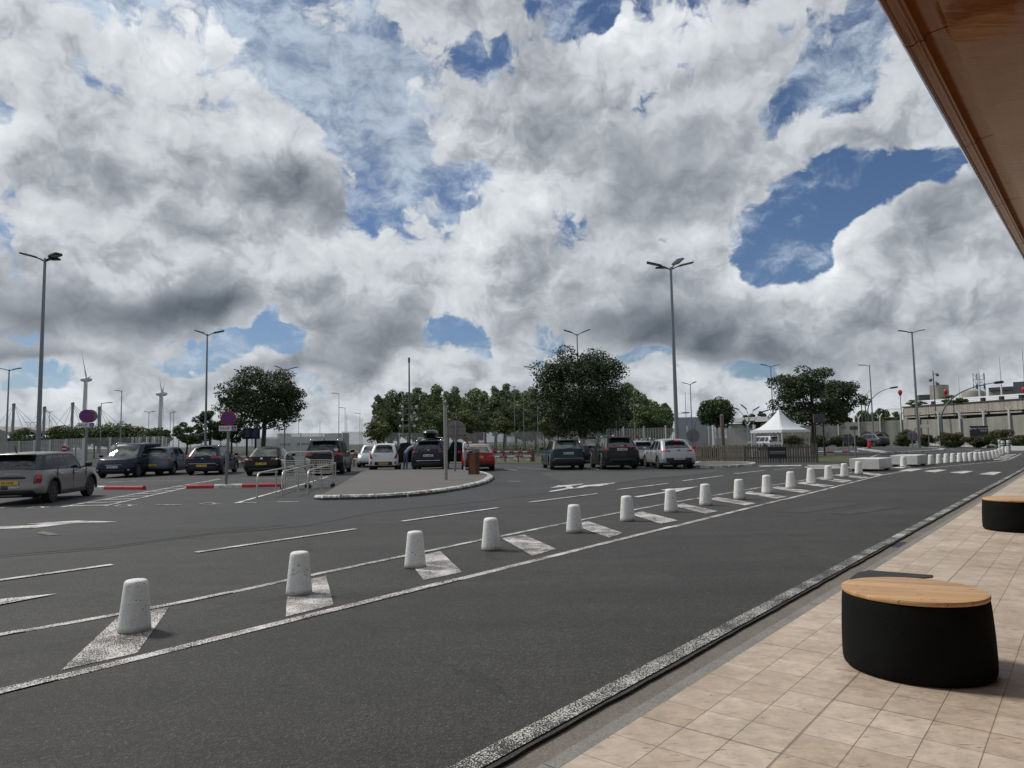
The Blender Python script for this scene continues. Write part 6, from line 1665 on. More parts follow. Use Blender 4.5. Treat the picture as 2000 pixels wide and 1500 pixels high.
    def patch(nm_, side, quad, m, off=.012, nu=8, nv=3, parent=None):
        """quad: four (s,z) corners, laid on the body surface with a little thickness"""
        vs_ = []; 
        for j in range(nv+1):
            for i in range(nu+1):
                u = i/nu; v = j/nv; s = (quad[0][0]*(1-u)+quad[1][0]*u)*(1-v)+(quad[3][0]*(1-u)+quad[2][0]*u)*v; z = (quad[0][1]*(1-u)+quad[1][1]*u)*(1-v)+(quad[3][1]*(1-u)+quad[2][1]*u)*v
                p = hull(side, s, z); c = Vector((side*(a-.6), 0, z)); e = (p-c); e.y *= 1.0; e.normalize()
                edge = min(u, 1-u, v, 1-v) < 1e-6
                vs_.append(p+e*(off*(.15 if edge else 1.0)))
        fs_ = [[j*(nu+1)+i, j*(nu+1)+i+1, (j+1)*(nu+1)+i+1, (j+1)*(nu+1)+i] for j in range(nv) for i in range(nu)]
        o = mesh_obj(nm_, vs_, fs_, m, parent or R0, True); fix_normals(o.data); return o
    for (nm_, side, quad, m, *rest) in g('patches', []):
        kw = rest[0] if rest else {}
        for sg in ((1, -1) if kw.get('both', True) else (1,)):
            q = [(s*sg, z) for s, z in quad]
            patch(nm_, side, q, m, kw.get('off', .014))
    # number plates
    def plate(side, z, m, s=0, w=.52, h=.115, text=None, marks=True):
        p = hull(side, s, z); o = R0
        mb = MB(); mb.box((p.x+side*.022, p.y, z), (.016, w, h), bev=.004); pl_ = mb.build('number_plate', m, R0)
        if text: text_obj('lettering', text, .088, m_textblack, pl_, (p.x+side*.032, p.y, z), (R_(90), 0, R_(-90 if side < 0 else 90)), sx=1.0)
        elif marks:
            q = MB()
            for k in range(7):
                if k == 4: continue
                q.box((p.x+side*.032, p.y+(k-3)*.062, z), (.004, .036, h*.55))
            q.build('lettering', mat('plate_print', (.12, .10, .06), .6), pl_)
    if g('plate_r', None): plate(-1, g('pz', .80), P['plate_r'], text=g('ptext', None), s=g('ps', 0))
    if g('plate_f', None): plate(1, g('pfz', .42), P['plate_f'])
    # wheels, arches, mirrors
    for xa in (xfa, xra):
        for s in (-1, 1): wheel(R0, xa, s*(b-.125), r, .21, g('rim', m_alloy), g('spokes', 5), s)
    if g('cladding', False):
        for xa in (xfa, xra):
            for s in (-1, 1):
                m = MB(); pts = []
                for k in range(19):
                    t = R_(-12+204*k/18); pts.append((xa+math.cos(t)*(r+.075), s*(b+.0-.012), r+.01+math.sin(t)*(r+.075)))
                m.tube(pts, .035, 6); m.build('arch_trim', m_black, R0, True)
        for s in (-1, 1):
            m = MB(); m.box(((xfa+xra)/2, s*(b-.03), zb+.07), (wb-2*r-.1, .06, .13), bev=.02); m.build('sill_trim', m_black, R0)
    for s in (-1, 1):
        m = MB(); x = xw0-.28; z = belt+.09
        m.tube([(x-.02, s*(b-.09), z-.09), (x-.02, s*(b+.06), z-.03)], .025, 6); m.box((x, s*(b+.11), z), (.12, .20, .14), 0, bev=.05); m.build('door_mirror', g('mirror_m', pm), R0, auto=True)
        # door seams and handles
        for xs in g('seams', [xfa-.42, (xfa+xra)/2-.05, xra+.20]):
            m = MB(); m.box((xs, s*(b-.012), (zb+belt)/2+.08), (.007, .022, (belt-zb)*.80)); m.build('door_seam', m_black, R0)
        for xs in g('handles', [(xfa+xra)/2+.10, xra+.42]):
            m = MB(); m.box((xs, s*(b+.0), belt-.13), (.15, .035, .028), bev=.01); m.build('door_handle', g('handle_m', pm), R0)
    if g('rails', False):
        for s in (-1, 1):
            m = MB(); m.tube([(xw1-.05, s*(gt-.04), H-.05), (xw1-.2, s*(gt-.04), H+.035), (xr1+.25, s*(gt-.04), H+.035), (xr1+.08, s*(gt-.04), H-.05)], .018, 6); m.build('roof_rail', P['rails'], R0, True)
    if g('spoiler', True):
        m = MB(); m.box((xr1-.10, 0, H-.062), (.26, gt*1.72, .035), bev=.015); m.build('spoiler', g('spoiler_m', roof_m), R0, auto=True)
    if g('antenna', True):
        m = MB(); m.tube([(xr1+.15, 0, H), (xr1+.02, 0, H+g('ant', .12))], [.02, .004], 6); m.build('aerial', m_black, R0)
    if g('wiper', True):
        m = MB(); m.tube([(xr0+.03, .05, tail+.03), (xr0+.04, -.30, tail+.06)], .014, 5); m.build('wiper', m_black, R0)
    R0['_h'] = H
    return R0
def place(R0, pos, heading, label, group='cars parked in the far row', cat='car', **kw):
    R0.location = (pos[0], pos[1], .006); R0.rotation_euler = (0, 0, R_(heading)); tag(R0, label, cat, group)
    if '_h' in R0: del R0['_h']
def axle_pos(px, py, heading, dx, dy, px2=None):
    """ground point of a wheel at a pixel, wheel offset (dx,dy) in car coordinates -> car origin"""
    g_ = G(px, py); h = R_(heading); ux = Vector((math.cos(h), math.sin(h), 0)); uy = Vector((-math.sin(h), math.cos(h), 0))
    p = g_-ux*dx-uy*dy; return (p.x, p.y)
def tl(s0, s1, z0, z1, dz=0, ds=0): return [(s0, z0), (s1, z0+dz), (s1+ds, z1+dz), (s0+ds, z1)]
navy = paint('navy', (.006, .010, .030)); navy2 = paint('deep_navy', (.008, .012, .024)); blackp = paint('black', (.004, .004, .005)); silver = paint('silver', (.42, .44, .46), .6)
beige = paint('warm_silver', (.25, .235, .23), .35, .3); white = paint('white', (.74, .75, .77), 0, .25); teal = paint('teal', (.004, .030, .040)); charcoal = paint('charcoal', (.010, .011, .013)); redp = paint('red', (.28, .012, .016))
greyblue = paint('grey_blue', (.10, .13, .17), .2); slate = paint('slate', (.07, .085, .10), .4); dgreen = paint('dark_green', (.012, .028, .025))

def f_check(nt, b):
    t = NT(nt); c = t.N.new('ShaderNodeTexChecker'); c.inputs['Scale'].default_value = 36; c.inputs['Color1'].default_value = (.62, .62, .63, 1); c.inputs['Color2'].default_value = (.01, .012, .016, 1)
    t.L.new(t.pos(1, 0, (.05, 1, 1)), c.inputs['Vector']); t.set(b, c.outputs['Color'])
m_check = mat('checker_print', (.5, .5, .5), .4, build=f_check)
# near compact hatchback, silver with dark lower trim, seen from the rear right
P = dict(L=4.0, W=1.72, H=1.42, wb=2.57, r=.315, paint=beige, hood=.235, ws=.115, rt=.075, rb=.03, belt=.655, nose=.56, cowl=.645, tail=.66, tumble=.20, pillar_m=m_black, rim=m_alloydark, spokes=8, cladding=True, lowtrim=.33,
         plate_r=m_plate_y, ptext='R4 HNE', pz=.60, ant=.22, mirror_m=m_black, spoiler_m=m_black, handle_m=m_chrome, rearprof=[(0, .12), (.15, .03), (.35, 0), (.5, .05), (1, .10)], rrad=.26, wins=[(.03, .37), (.41, .72), (.75, .96)], rwcols=9, rwm=m_glass,
         patches=[('tail_light_bezel', -1, tl(.60, .80, .57, .86), m_black, dict(off=.012)), ('tail_light', -1, tl(.625, .775, .60, .83), m_redglass, dict(off=.03)),
                  ('tailgate_trim', -1, [(-.42, .70), (.42, .70), (.42, .775), (-.42, .775)], m_black, dict(both=False)), ('bumper_trim', -1, [(-.72, .26), (.72, .26), (.62, .40), (-.62, .40)], m_black, dict(both=False, off=.02)),
                  ('rear_diffuser', -1, [(-.30, .225), (.30, .225), (.36, .27), (-.36, .27)], beige, dict(both=False, off=.03)),
                  ('blue_decal', -1, [(-.02, .43), (.16, .43), (.16, .53), (-.02, .53)], m_board_blue, dict(both=False, off=.016)), ('checker_decal', -1, [(-.27, .42), (-.03, .42), (-.03, .53), (-.27, .53)], m_check, dict(both=False, off=.016)), ('checker_strip', -1, [(-.27, .80), (.10, .80), (.10, .86), (-.27, .86)], m_check, dict(both=False, off=.016)), ('headlight', 1, tl(.50, .75, .62, .80), m_clearglass)])
c = make_car(P); h0 = 100.5
xf = 2.0-(4.0-2.57)*.47; xr = xf-2.57
place(c, axle_pos(101, 982, h0, xr, -.80), h0, 'silver grey compact hatchback with yellow plate at the left edge', None)
P = dict(L=4.85, W=1.90, H=1.73, wb=2.92, r=.335, paint=navy, hood=.19, ws=.20, rt=.05, rb=.015, belt=.58, nose=.50, cowl=.60, tumble=.24, rails=m_chrome, rim=m_alloy, spokes=5, plate_f=m_plate_w, pfz=.55, wsm=m_glass_pale, spoiler=False, antenna=False, wiper=False,
         patches=[('headlight', 1, tl(.52, .98, .62, .78, .06), m_clearglass), ('grille', 1, [(-.42, .66), (.42, .66), (.47, .78), (-.47, .78)], m_black, dict(both=False)), ('grille_surround', 1, [(-.44, .645), (.44, .645), (.43, .66), (-.43, .66)], m_chrome, dict(both=False)), ('badge', 1, [(-.06, .69), (.06, .69), (.06, .76), (-.06, .76)], m_chrome, dict(both=False, off=.03)),
                  ('lower_grille', 1, [(-.6, .26), (.6, .26), (.55, .42), (-.55, .42)], m_black, dict(both=False)), ('fog_lamp', 1, tl(.70, .80, .36, .42), m_clearglass), ('tail_light', -1, tl(.6, .9, .85, 1.05), m_redglass)])
c = make_car(P); xf = 4.85/2-(4.85-2.92)*.47
place(c, axle_pos(267, 931.8, -83, xf, .83), -83, 'dark blue people carrier facing the camera with a bright windscreen')
suv = dict(L=4.2, W=1.8, H=1.52, wb=2.6, r=.335, hood=.24, ws=.15, rt=.16, rb=.03, rdrop=.07, belt=.63, nose=.57, cowl=.66, cladding=True, lowtrim=.38)
P = dict(suv, paint=greyblue, plate_r=m_plate_y, pz=.55, patches=[('tail_light', -1, tl(.55, .95, .80, .93), m_redglass, dict(off=.025))], rwm=m_glass_pale)
c = make_car(P); place(c, axle_pos(337, 927.5, 96, -1.33, -.82), 96, 'light grey blue small suv between the people carrier and dark blue crossover')
P = dict(suv, H=1.5, paint=blackp, patches=[('tail_light', -1, tl(.50, .92, .78, .93), m_redglass, dict(off=.025))], plate_r=m_plate_y)
c = make_car(P); g_ = G(196, 922); place(c, (g_.x-1.0, g_.y+5.5), 97, 'black hatchback mostly hidden behind the dark blue people carrier')
P = dict(L=4.36, W=1.82, H=1.55, wb=2.7, r=.33, paint=navy, hood=.25, ws=.15, rt=.17, rb=.03, rdrop=.07, belt=.61, nose=.52, cowl=.62, tail=.64, lowtrim=.42, cladding=True, rails=m_chrome, rwm=m_glass_pale, plate_r=m_plate_y, pz=.50,
         patches=[('tail_light', -1, tl(.42, .95, .86, 1.0, -.02, -.02), m_redglass, dict(off=.025)), ('badge', -1, [(-.06, .86), (.06, .86), (.06, .89), (-.06, .89)], m_chrome, dict(both=False, off=.03)), ('reflector', -1, tl(.70, .86, .50, .55), m_redglass), ('bumper_trim', -1, [(-.8, .26), (.8, .26), (.85, .47), (-.85, .47)], m_black, dict(both=False)), ('chrome_strip', -1, [(-.8, .60), (.8, .60), (.8, .62), (-.8, .62)], m_chrome, dict(both=False, off=.02))])
c = make_car(P); place(c, axle_pos(371.5, 928, 98, -1.37, .80), 98, 'dark blue crossover with roof rails behind the right parking sign')
P = dict(L=4.40, W=1.80, H=1.44, wb=2.58, r=.33, paint=blackp, hood=.26, ws=.16, rt=.28, rb=.13, belt=.62, nose=.50, cowl=.64, tail=.655, tumble=.30, rdrop=.05, rwm=m_glass_pale, rim=m_alloy, spoiler=False, wiper=False, antenna=False, wins=[(.03, .50), (.54, .80)], plate_r=m_plate_y, pz=.60,
         patches=[('tail_light', -1, tl(.42, .92, .76, .90), m_redglass, dict(off=.02)), ('tail_lamp_ring', -1, tl(.66, .78, .77, .88), m_chrome, dict(off=.032)), ('badge', -1, [(-.06, .80), (.06, .80), (.06, .90), (-.06, .90)], m_chrome, dict(both=False, off=.025)), ('bumper_trim', -1, [(-.75, .24), (.75, .24), (.78, .40), (-.78, .40)], m_black, dict(both=False))])
c = make_car(P); place(c, axle_pos(485.5, 929, 96.5, -1.35, .80), 96.5, 'black coupe with round chrome ringed tail lamps under the left tree')
P = dict(L=4.85, W=1.90, H=1.73, wb=2.92, r=.335, paint=blackp, hood=.19, ws=.20, rt=.07, rb=.02, belt=.60, nose=.50, cowl=.60, tumble=.24, rails=m_chrome, plate_r=m_plate_y, pz=.52, lowtrim=.36,
         patches=[('tail_light', -1, tl(.52, .95, .93, 1.10), m_redglass, dict(off=.025)), ('sticker', -1, [(.52, 1.0), (.52, 1.0), (.52, 1.0), (.52, 1.0)], m_white, dict(both=False))])
P['patches'].pop()
c = make_car(P)
m = MB(); m.lathe([(.08, -.004), (.08, .004)], 20, Matrix.Translation((-2.33, -.62, 1.24)) @ Matrix.Rotation(R_(80), 4, 'Y') @ Matrix.Scale(1.4, 4, (0, 1, 0))); m.build('oval_sticker', m_white, c)
place(c, axle_pos(603, 927.5, 97, -1.4, .83), 97, 'black people carrier with white oval sticker behind the trolley park')
P = dict(L=3.60, W=1.60, H=1.49, wb=2.40, r=.30, paint=white, hood=.20, ws=.17, rt=.15, rb=.035, rdrop=.06, belt=.62, nose=.52, cowl=.62, tail=.655, tumble=.24, rwm=m_glass_pale, plate_r=m_plate_y, pz=.42, spoiler_m=white,
         patches=[('tail_light', -1, [(.55, .66), (.74, .70), (.80, 1.0), (.66, .96)], m_redglass, dict(off=.025)), ('bumper_trim', -1, [(-.47, .33), (.47, .33), (.47, .52), (-.47, .52)], m_black, dict(both=False, off=.012)), ('reflector', -1, tl(.60, .69, .40, .53), m_redglass, dict(off=.02)), ('lower_trim', -1, [(-.5, .22), (.5, .22), (.5, .28), (-.5, .28)], m_black, dict(both=False)), ('badge', -1, [(-.06, .83), (.06, .83), (.06, .87), (-.06, .87)], m_chrome, dict(both=False, off=.02)), ('lettering_badge', -1, [(.36, .82), (.46, .82), (.46, .86), (.36, .86)], m_black, dict(both=False, off=.02))])
c = make_car(P); place(c, (G(742, 921).x, G(742, 921).y+1.75), 96, 'white small hatchback with yellow plate behind the traffic island')
# suv with roof box and open doors
P = dict(L=4.64, W=1.84, H=1.64, wb=2.84, r=.35, paint=navy2, hood=.24, ws=.14, rt=.09, rb=.03, belt=.62, nose=.58, cowl=.66, tail=.66, tumble=.26, pillar_m=navy2, rails=m_chrome, plate_r=m_plate_w, pz=.83, lowtrim=.42, cladding=True,
         patches=[('tail_light', -1, tl(.50, .93, .98, 1.06), m_redglass, dict(off=.02)), ('tail_band', -1, [(-.5, .98), (.5, .98), (.5, 1.06), (-.5, 1.06)], m_black, dict(both=False)), ('chrome_strip', -1, [(-.62, .55), (.62, .55), (.62, .575), (-.62, .575)], m_chrome, dict(both=False, off=.02)), ('badge', -1, [(-.04, 1.07), (.04, 1.07), (.04, 1.13), (-.04, 1.13)], m_chrome, dict(both=False, off=.02)), ('bumper_trim', -1, [(-.8, .24), (.8, .24), (.82, .46), (-.82, .46)], m_black, dict(both=False))])
c = make_car(P)
for s in (-1, 1):
    T = Matrix.Translation((.15, s*.92, 0)) @ Matrix.Rotation(R_(s*-62), 4, 'Z')
    m = MB(); pts = [(0, .42), (-1.0, .42), (-1.05, .75), (-1.02, 1.0), (-.85, 1.50), (-.30, 1.55), (0, 1.05)]
    vs = [T @ Vector((x, 0, z)) for x, z in pts]+[T @ Vector((x, s*.07, z)) for x, z in pts]; k = len(pts)
    m.add(vs, [list(range(k)), list(range(k, 2*k))[::-1]]+[[i, k+i, k+(i+1) % k, (i+1) % k] for i in range(k)]); d = m.build('open_door', m_black, c)
    fix_normals(d.data)
    q = MB(); pts = [(-.12, 1.02), (-.93, 1.02), (-.80, 1.43), (-.34, 1.47)]; q.add([T @ Vector((x, s*.078, z)) for x, z in pts]+[T @ Vector((x, -s*.008, z)) for x, z in pts], [[0, 1, 2, 3], [7, 6, 5, 4]]); q.build('door_window', m_glass, d)
pos = (G(833, 921).x, G(833, 921).y+2.25); place(c, pos, 92.5, 'dark blue suv with open doors and a black roof box')
m = MB(); prof = [(.10, .40), (.06, .46), (.0, .485), (.0, .485)]
vs = []; ks = 28; lv_ = [(0, .62, .30), (.03, .80, .37), (.12, .92, .42), (.24, .98, .44), (.25, 1.0, .45), (.33, .95, .42), (.40, .80, .34), (.43, .55, .22)]
for z, sx, sy in lv_:
    for k in range(ks):
        t = 2*math.pi*k/ks; ct, st = math.cos(t), math.sin(t); p = 3.2; rr_ = (abs(ct)**p+abs(st)**p)**(-1/p); vs.append(Vector((rr_*ct*sx*1.05, rr_*st*sy*.95, z)))
m.add(vs, [[i*ks+k, i*ks+(k+1) % ks, (i+1)*ks+(k+1) % ks, (i+1)*ks+k] for i in range(len(lv_)-1) for k in range(ks)]+[list(range(ks))[::-1], [(len(lv_)-1)*ks+k for k in range(ks)]])
R1 = empty('roof_box', (pos[0]-.02, pos[1]-.1, 1.78), R_(92.5)); tag(R1, 'black roof box strapped on top of the dark blue suv', 'roof box'); m.build('shell', mat('gloss_black', (.012, .012, .013), .3), R1, auto=True)
for x in (-.55, .55): q = MB(); q.tube([(x, -.66, -.06), (x, -.60, .0), (x, .60, .0), (x, .66, -.06)], .022, 6); q.build('cross_bar', m_chrome, R1)
# red convertible
P = dict(L=4.1, W=1.74, H=1.38, wb=2.45, r=.31, paint=redp, hood=.30, ws=.14, rt=.24, rb=.10, belt=.62, nose=.50, cowl=.64, tail=.68, tumble=.26, rwm=m_glass_pale, roof_m=mat('pinkish_soft_top', (.30, .22, .22), .7), pillar_m=mat('pinkish_soft_top', (.3, .2, .2)), spoiler=False, wiper=False, antenna=False, wins=[(.04, .62)], plate_r=m_plate_y, pz=.72,
         patches=[('tail_light', -1, tl(.52, .86, .70, .82), m_redglass, dict(off=.02)), ('badge', -1, [(-.04, .84), (.04, .84), (.04, .90), (-.04, .90)], m_chrome, dict(both=False, off=.02)), ('bumper_trim', -1, [(-.7, .24), (.7, .24), (.75, .42), (-.75, .42)], m_black, dict(both=False))])
c = make_car(P); place(c, axle_pos(962, 919, 94, -1.25, -.75), 94, 'red convertible with pinkish roof beside the standing man')
P = dict(L=4.18, W=1.80, H=1.56, wb=2.6, r=.345, paint=teal, hood=.25, ws=.15, rt=.15, rb=.035, rdrop=.06, belt=.63, nose=.58, cowl=.66, tail=.68, tumble=.25, cladding=True, lowtrim=.42, roof_m=m_black, pillar_m=m_black, rwm=m_glass_pale, plate_r=m_plate_w, pz=.84, rails=m_black, spoiler_m=m_black,
         patches=[('tail_band', -1, [(-.78, .99), (.78, .99), (.78, 1.05), (-.78, 1.05)], m_black, dict(both=False)), ('bumper_trim', -1, [(-.86, .26), (.86, .26), (.88, .56), (-.88, .56)], m_black, dict(both=False)), ('reflector', -1, tl(.68, .84, .46, .53), m_redglass, dict(off=.03)), ('chrome_strip', -1, [(-.74, .575), (.74, .575), (.74, .59), (-.74, .59)], m_chrome, dict(both=False, off=.02))])
c = make_car(P); place(c, axle_pos(1077, 917.5, 95, -1.3, .80), 95, 'teal crossover with black roof and pale plate, right of the wooden stub post')
P = dict(L=4.6, W=1.84, H=1.66, wb=2.7, r=.35, paint=charcoal, hood=.25, ws=.14, rt=.07, rb=.02, belt=.62, nose=.58, cowl=.66, wsm=m_glass_pale, spoiler=False, wiper=False, antenna=False, rails=m_chrome, cladding=True,
         patches=[('headlight', 1, tl(.50, .95, .78, .92), m_clearglass, dict(off=.02)), ('grille', 1, [(-.5, .55), (.5, .55), (.5, .80), (-.5, .80)], m_black, dict(both=False))])
c = make_car(P); g_ = G(1150, 905); place(c, (g_.x+.1, g_.y+2.0), -82, 'dark suv facing the camera between the teal and charcoal cars')
P = dict(L=4.5, W=1.86, H=1.65, wb=2.68, r=.36, paint=charcoal, hood=.25, ws=.15, rt=.15, rb=.03, rdrop=.06, belt=.63, nose=.58, cowl=.66, tail=.67, tumble=.27, cladding=True, lowtrim=.44, plate_r=m_plate_w, pz=1.0, rails=m_black, spoiler_m=charcoal,
         patches=[('tail_band', -1, [(-.75, 1.08), (.75, 1.08), (.75, 1.13), (-.75, 1.13)], m_redglass, dict(both=False)), ('tail_light', -1, [(.60, .98), (.78, .92), (.93, 1.10), (.70, 1.12)], m_redglass, dict(off=.02)), ('badge', -1, [(-.08, 1.16), (.08, 1.16), (.08, 1.19), (-.08, 1.19)], m_chrome, dict(both=False, off=.03)), ('bumper_trim', -1, [(-.8, .28), (.8, .28), (.86, .60), (-.86, .60)], m_black, dict(both=False)), ('diffuser', -1, [(-.6, .36), (.6, .36), (.45, .52), (-.45, .52)], charcoal, dict(both=False, off=.035))])
c = make_car(P); place(c, axle_pos(1178, 917, 94.5, -1.35, .82), 94.5, 'charcoal suv with pale plate left of the silver hatchback')
P = dict(L=3.9, W=1.65, H=1.40, wb=2.4, r=.29, paint=silver, hood=.24, ws=.15, rt=.13, rb=.02, belt=.63, nose=.50, cowl=.62, plate_r=m_plate_y, pz=.52, patches=[('tail_light', -1, tl(.50, .80, .70, .86), m_redglass, dict(off=.02)), ('bumper_trim', -1, [(-.75, .24), (.75, .24), (.8, .42), (-.8, .42)], m_black, dict(both=False))])
c = make_car(P); g_ = G(1256, 911); place(c, (g_.x, g_.y+2.0), 96, 'old silver hatchback partly hidden between the charcoal suv and silver car')
P = dict(L=4.28, W=1.76, H=1.475, wb=2.6, r=.315, paint=silver, hood=.24, ws=.19, rt=.19, rb=.045, rdrop=.075, belt=.62, nose=.50, cowl=.62, tail=.665, tumble=.25, plate_r=m_plate_w, pz=.52, ant=.16, spokes=5, rim=m_alloy,
         patches=[('tail_light', -1, [(.36, .84), (.98, .86), (.92, .97), (.40, .93)], m_redglass, dict(off=.02)), ('brake_lamp', -1, [(.66, .855), (.82, .86), (.82, .935), (.66, .93)], m_redlit, dict(off=.032)), ('bumper_trim', -1, [(-.62, .30), (.62, .30), (.66, .55), (-.66, .55)], m_black, dict(both=False)), ('badge', -1, [(-.07, .88), (.07, .88), (.07, .95), (-.07, .95)], m_darkpole, dict(both=False, off=.02)), ('reflector', -1, tl(.74, .88, .50, .54), m_clearglass)])
c = make_car(P); place(c, axle_pos(1288, 916, 93, -1.25, .78), 93, 'silver hatchback with lit red brake lamps left of the picket fence', 'cars parked in the far row')
m = MB(); m.box((-1.72, 0, 1.385), (.03, .22, .035)); m.build('high_brake_lamp', m_redlit, c)
# red panel leaning by the silver car
g_ = G(1357, 908); m = MB(); m.add([(-.25, 0, .15), (.08, 0, .10), (.12, 0, .75), (.22, 0, 1.06), (-.32, 0, .86), (-.10, 0, .62)], [[0, 1, 2, 3, 4, 5]]); vs = m.v[:]; m2 = MB(); m2.add([v for v in vs]+[v+Vector((0, .06, 0)) for v in vs], [[0, 1, 2, 3, 4, 5], [11, 10, 9, 8, 7, 6]]+[[i, 6+i, 6+(i+1) % 6, (i+1) % 6] for i in range(6)])
o = m2.build('red_sheet', m_red); o.location = (g_.x, g_.y+.4, 0); fix_normals(o.data); tag(o, 'bright red tilted panel between the silver car and picket fence', 'panel')
# cars on the roundabout side
P = dict(L=4.7, W=1.9, H=1.66, wb=2.87, r=.37, paint=slate, hood=.27, ws=.15, rt=.16, rdrop=.07, rb=.03, belt=.63, nose=.58, cowl=.66, tail=.66, cladding=True, spoiler_m=slate, lowtrim=.4, patches=[('tail_light', -1, [(.62, .86), (.98, .86), (.88, 1.08), (.70, 1.08)], m_redglass, dict(off=.03))])
c = make_car(P, 'driving_car'); g_ = G(1712, 873.2); place(c, (g_.x+.0, g_.y+1.6), 112, 'slate grey suv on the road beside the red bin', None)
P = dict(L=4.5, W=1.8, H=1.58, wb=2.7, r=.33, paint=silver, hood=.22, ws=.15, rt=.06, rb=.02, belt=.60, nose=.50, cowl=.62, patches=[('tail_light', -1, tl(.6, .92, .88, 1.10), m_redglass, dict(off=.02))])
c = make_car(P, 'driving_car'); g_ = gp(1490, 82); place(c, (g_.x, 82), 112, 'silver estate car seen under the marquee over the picket fence', None)
P = dict(L=4.2, W=1.75, H=1.45, wb=2.5, r=.31, paint=silver, hood=.25, ws=.15, rt=.1, rb=.02, wsm=m_glass_pale, spoiler=False, wiper=False, patches=[('headlight', 1, tl(.5, .85, .6, .75), m_clearglass)])
c = make_car(P); g_ = G(707, 914); place(c, (g_.x+.2, g_.y+2.5), -84, 'silver car peeking out left of the white hatchback')
P = dict(L=4.2, W=1.75, H=1.45, wb=2.5, r=.31, paint=white, spoiler=False, wiper=False)
# ------------------------------------------------------------------ people
def person(loc, rz, joints, radii, edges, mats, label, extra=None, scale=1.0):
    R0 = empty('person', loc, rz); tag(R0, label, 'person', None)
    me = bpy.data.meshes.new('body'); me.from_pydata([j for j in joints], edges, []); o = bpy.data.objects.new('body', me); COL.objects.link(o)
    md = o.modifiers.new('skin', 'SKIN'); md.use_smooth_shade = True
    for i, r_ in enumerate(radii): me.skin_vertices[0].data[i].radius = (r_, r_) if not isinstance(r_, tuple) else r_
    me.skin_vertices[0].data[0].use_root = True
    sd = o.modifiers.new('sub', 'SUBSURF'); sd.levels = 2; sd.render_levels = 2
    bpy.context.view_layer.update()
    nm = bpy.data.meshes.new_from_object(o.evaluated_get(bpy.context.evaluated_depsgraph_get())); o.modifiers.clear(); o.data = nm; o.parent = R0
    nm.materials.clear()
    for m in mats[0]: nm.materials.append(m)
    for p in nm.polygons: p.material_index = mats[1](p.center); p.use_smooth = True
    return R0, o
m_skin = mat('skin', (.30, .16, .11), .5); m_tshirt = mat('white_cotton', (.62, .63, .68), .8); m_shorts = mat('pale_grey_cotton', (.30, .32, .38), .8); m_hair = mat('brown_hair', (.04, .028, .02), .7); m_jeans = mat('blue_denim', (.10, .15, .24), .8); m_greyshirt = mat('grey_blue_cotton', (.24, .27, .34), .8)
def hand(R0, p, d, m, up=Vector((0, 0, 1))):
    """palm with four unequal curled fingers and a thumb from its side"""
    d = d.normalized(); s = d.cross(up).normalized(); n_ = s.cross(d); q = MB()
    q.tube([p, p+d*.05, p+d*.085], [.022, .036, .030], 8)
    for k, (o_, l_) in enumerate(((-.027, .062), (-.009, .072), (.010, .068), (.028, .054))):
        b = p+d*.08+s*o_; q.tube([b, b+d*l_*.5-n_*.006, b+d*l_*.85-n_*.026, b+d*l_*.9-n_*.045], [.0095, .0088, .008, .005], 6)
    b = p+d*.03-s*.03; q.tube([b, b-s*.025+d*.02-n_*.008, b-s*.03+d*.05-n_*.02], [.012, .010, .006], 6)
    return q.build('hand', m, R0, auto=True)
def head(R0, c, fwd, m, hair_m, cap=False):
    f = fwd.normalized(); r = f.cross(Vector((0, 0, 1))).normalized(); u = r.cross(f)
    B = Matrix((r, f, u)).transposed().to_4x4(); T = Matrix.Translation(c) @ B
    q = MB(); vs = []; n = 20; k_ = 16
    for i in range(k_+1):
        t = math.pi*i/k_
        for k in range(n):
            a = 2*math.pi*k/n; x = math.sin(t)*math.cos(a)*.076; y = math.sin(t)*math.sin(a)*.094; z = math.cos(t)*.118
            if z < -.02: x *= 1-.9*(-.02-z)*3.2; y = y*(1-.5*(-.02-z)*3) + .012*(-.02-z)*8*(1 if y > 0 else -1)
            if abs(x) < .016 and y > .07 and -.035 < z < .03: y += .020*(1-(z+.035)/.08)          # nose
            if .018 < abs(x) < .045 and y > .06 and .0 < z < .028: y -= .010                     # eye hollows
            if abs(x) < .026 and y > .06 and -.068 < z < -.052: y += .005                        # lips
            vs.append(T @ Vector((x, y, z)))
    q.add(vs, [[i*n+k, i*n+(k+1) % n, (i+1)*n+(k+1) % n, (i+1)*n+k] for i in range(k_) for k in range(n)]); h = q.build('head', m, R0, smooth=True)
    fix_normals(h.data)
    for s in (-1, 1):
        e = MB(); e.lathe([(.004, -.006), (.010, -.003), (.010, .003), (.004, .006)], 8, T @ Matrix.Translation((s*.031, .083, .012)) @ Matrix.Rotation(R_(90), 4, 'X')); e.build('eye', m_black, h)
        e = MB(); e.tube([T @ Vector((s*.076, -.008, .025)), T @ Vector((s*.088, -.012, .01)), T @ Vector((s*.078, .0, -.025))], [.009, .012, .007], 6); e.build('ear', m, h)
    e = MB(); e.tube([T @ Vector((-.022, .092, -.06)), T @ Vector((0, .099, -.059)), T @ Vector((.022, .092, -.06))], .004, 5); e.build('mouth', mat('lips', (.22, .08, .07), .5), h)
    q = MB(); vs = []; k_ = 9
    for i in range(k_+1):
        t = R_(96)*i/k_
        for k in range(n):
            a = 2*math.pi*k/n; back = .5-.5*math.sin(a); tt = t*(.72+.42*back)
            vs.append(T @ Vector((math.sin(tt)*math.cos(a)*.083, math.sin(tt)*math.sin(a)*.101, math.cos(tt)*.125)))
    q.add(vs, [[i*n+k, i*n+(k+1) % n, (i+1)*n+(k+1) % n, (i+1)*n+k] for i in range(k_) for k in range(n)]); q.build('hair', hair_m, R0, smooth=True)
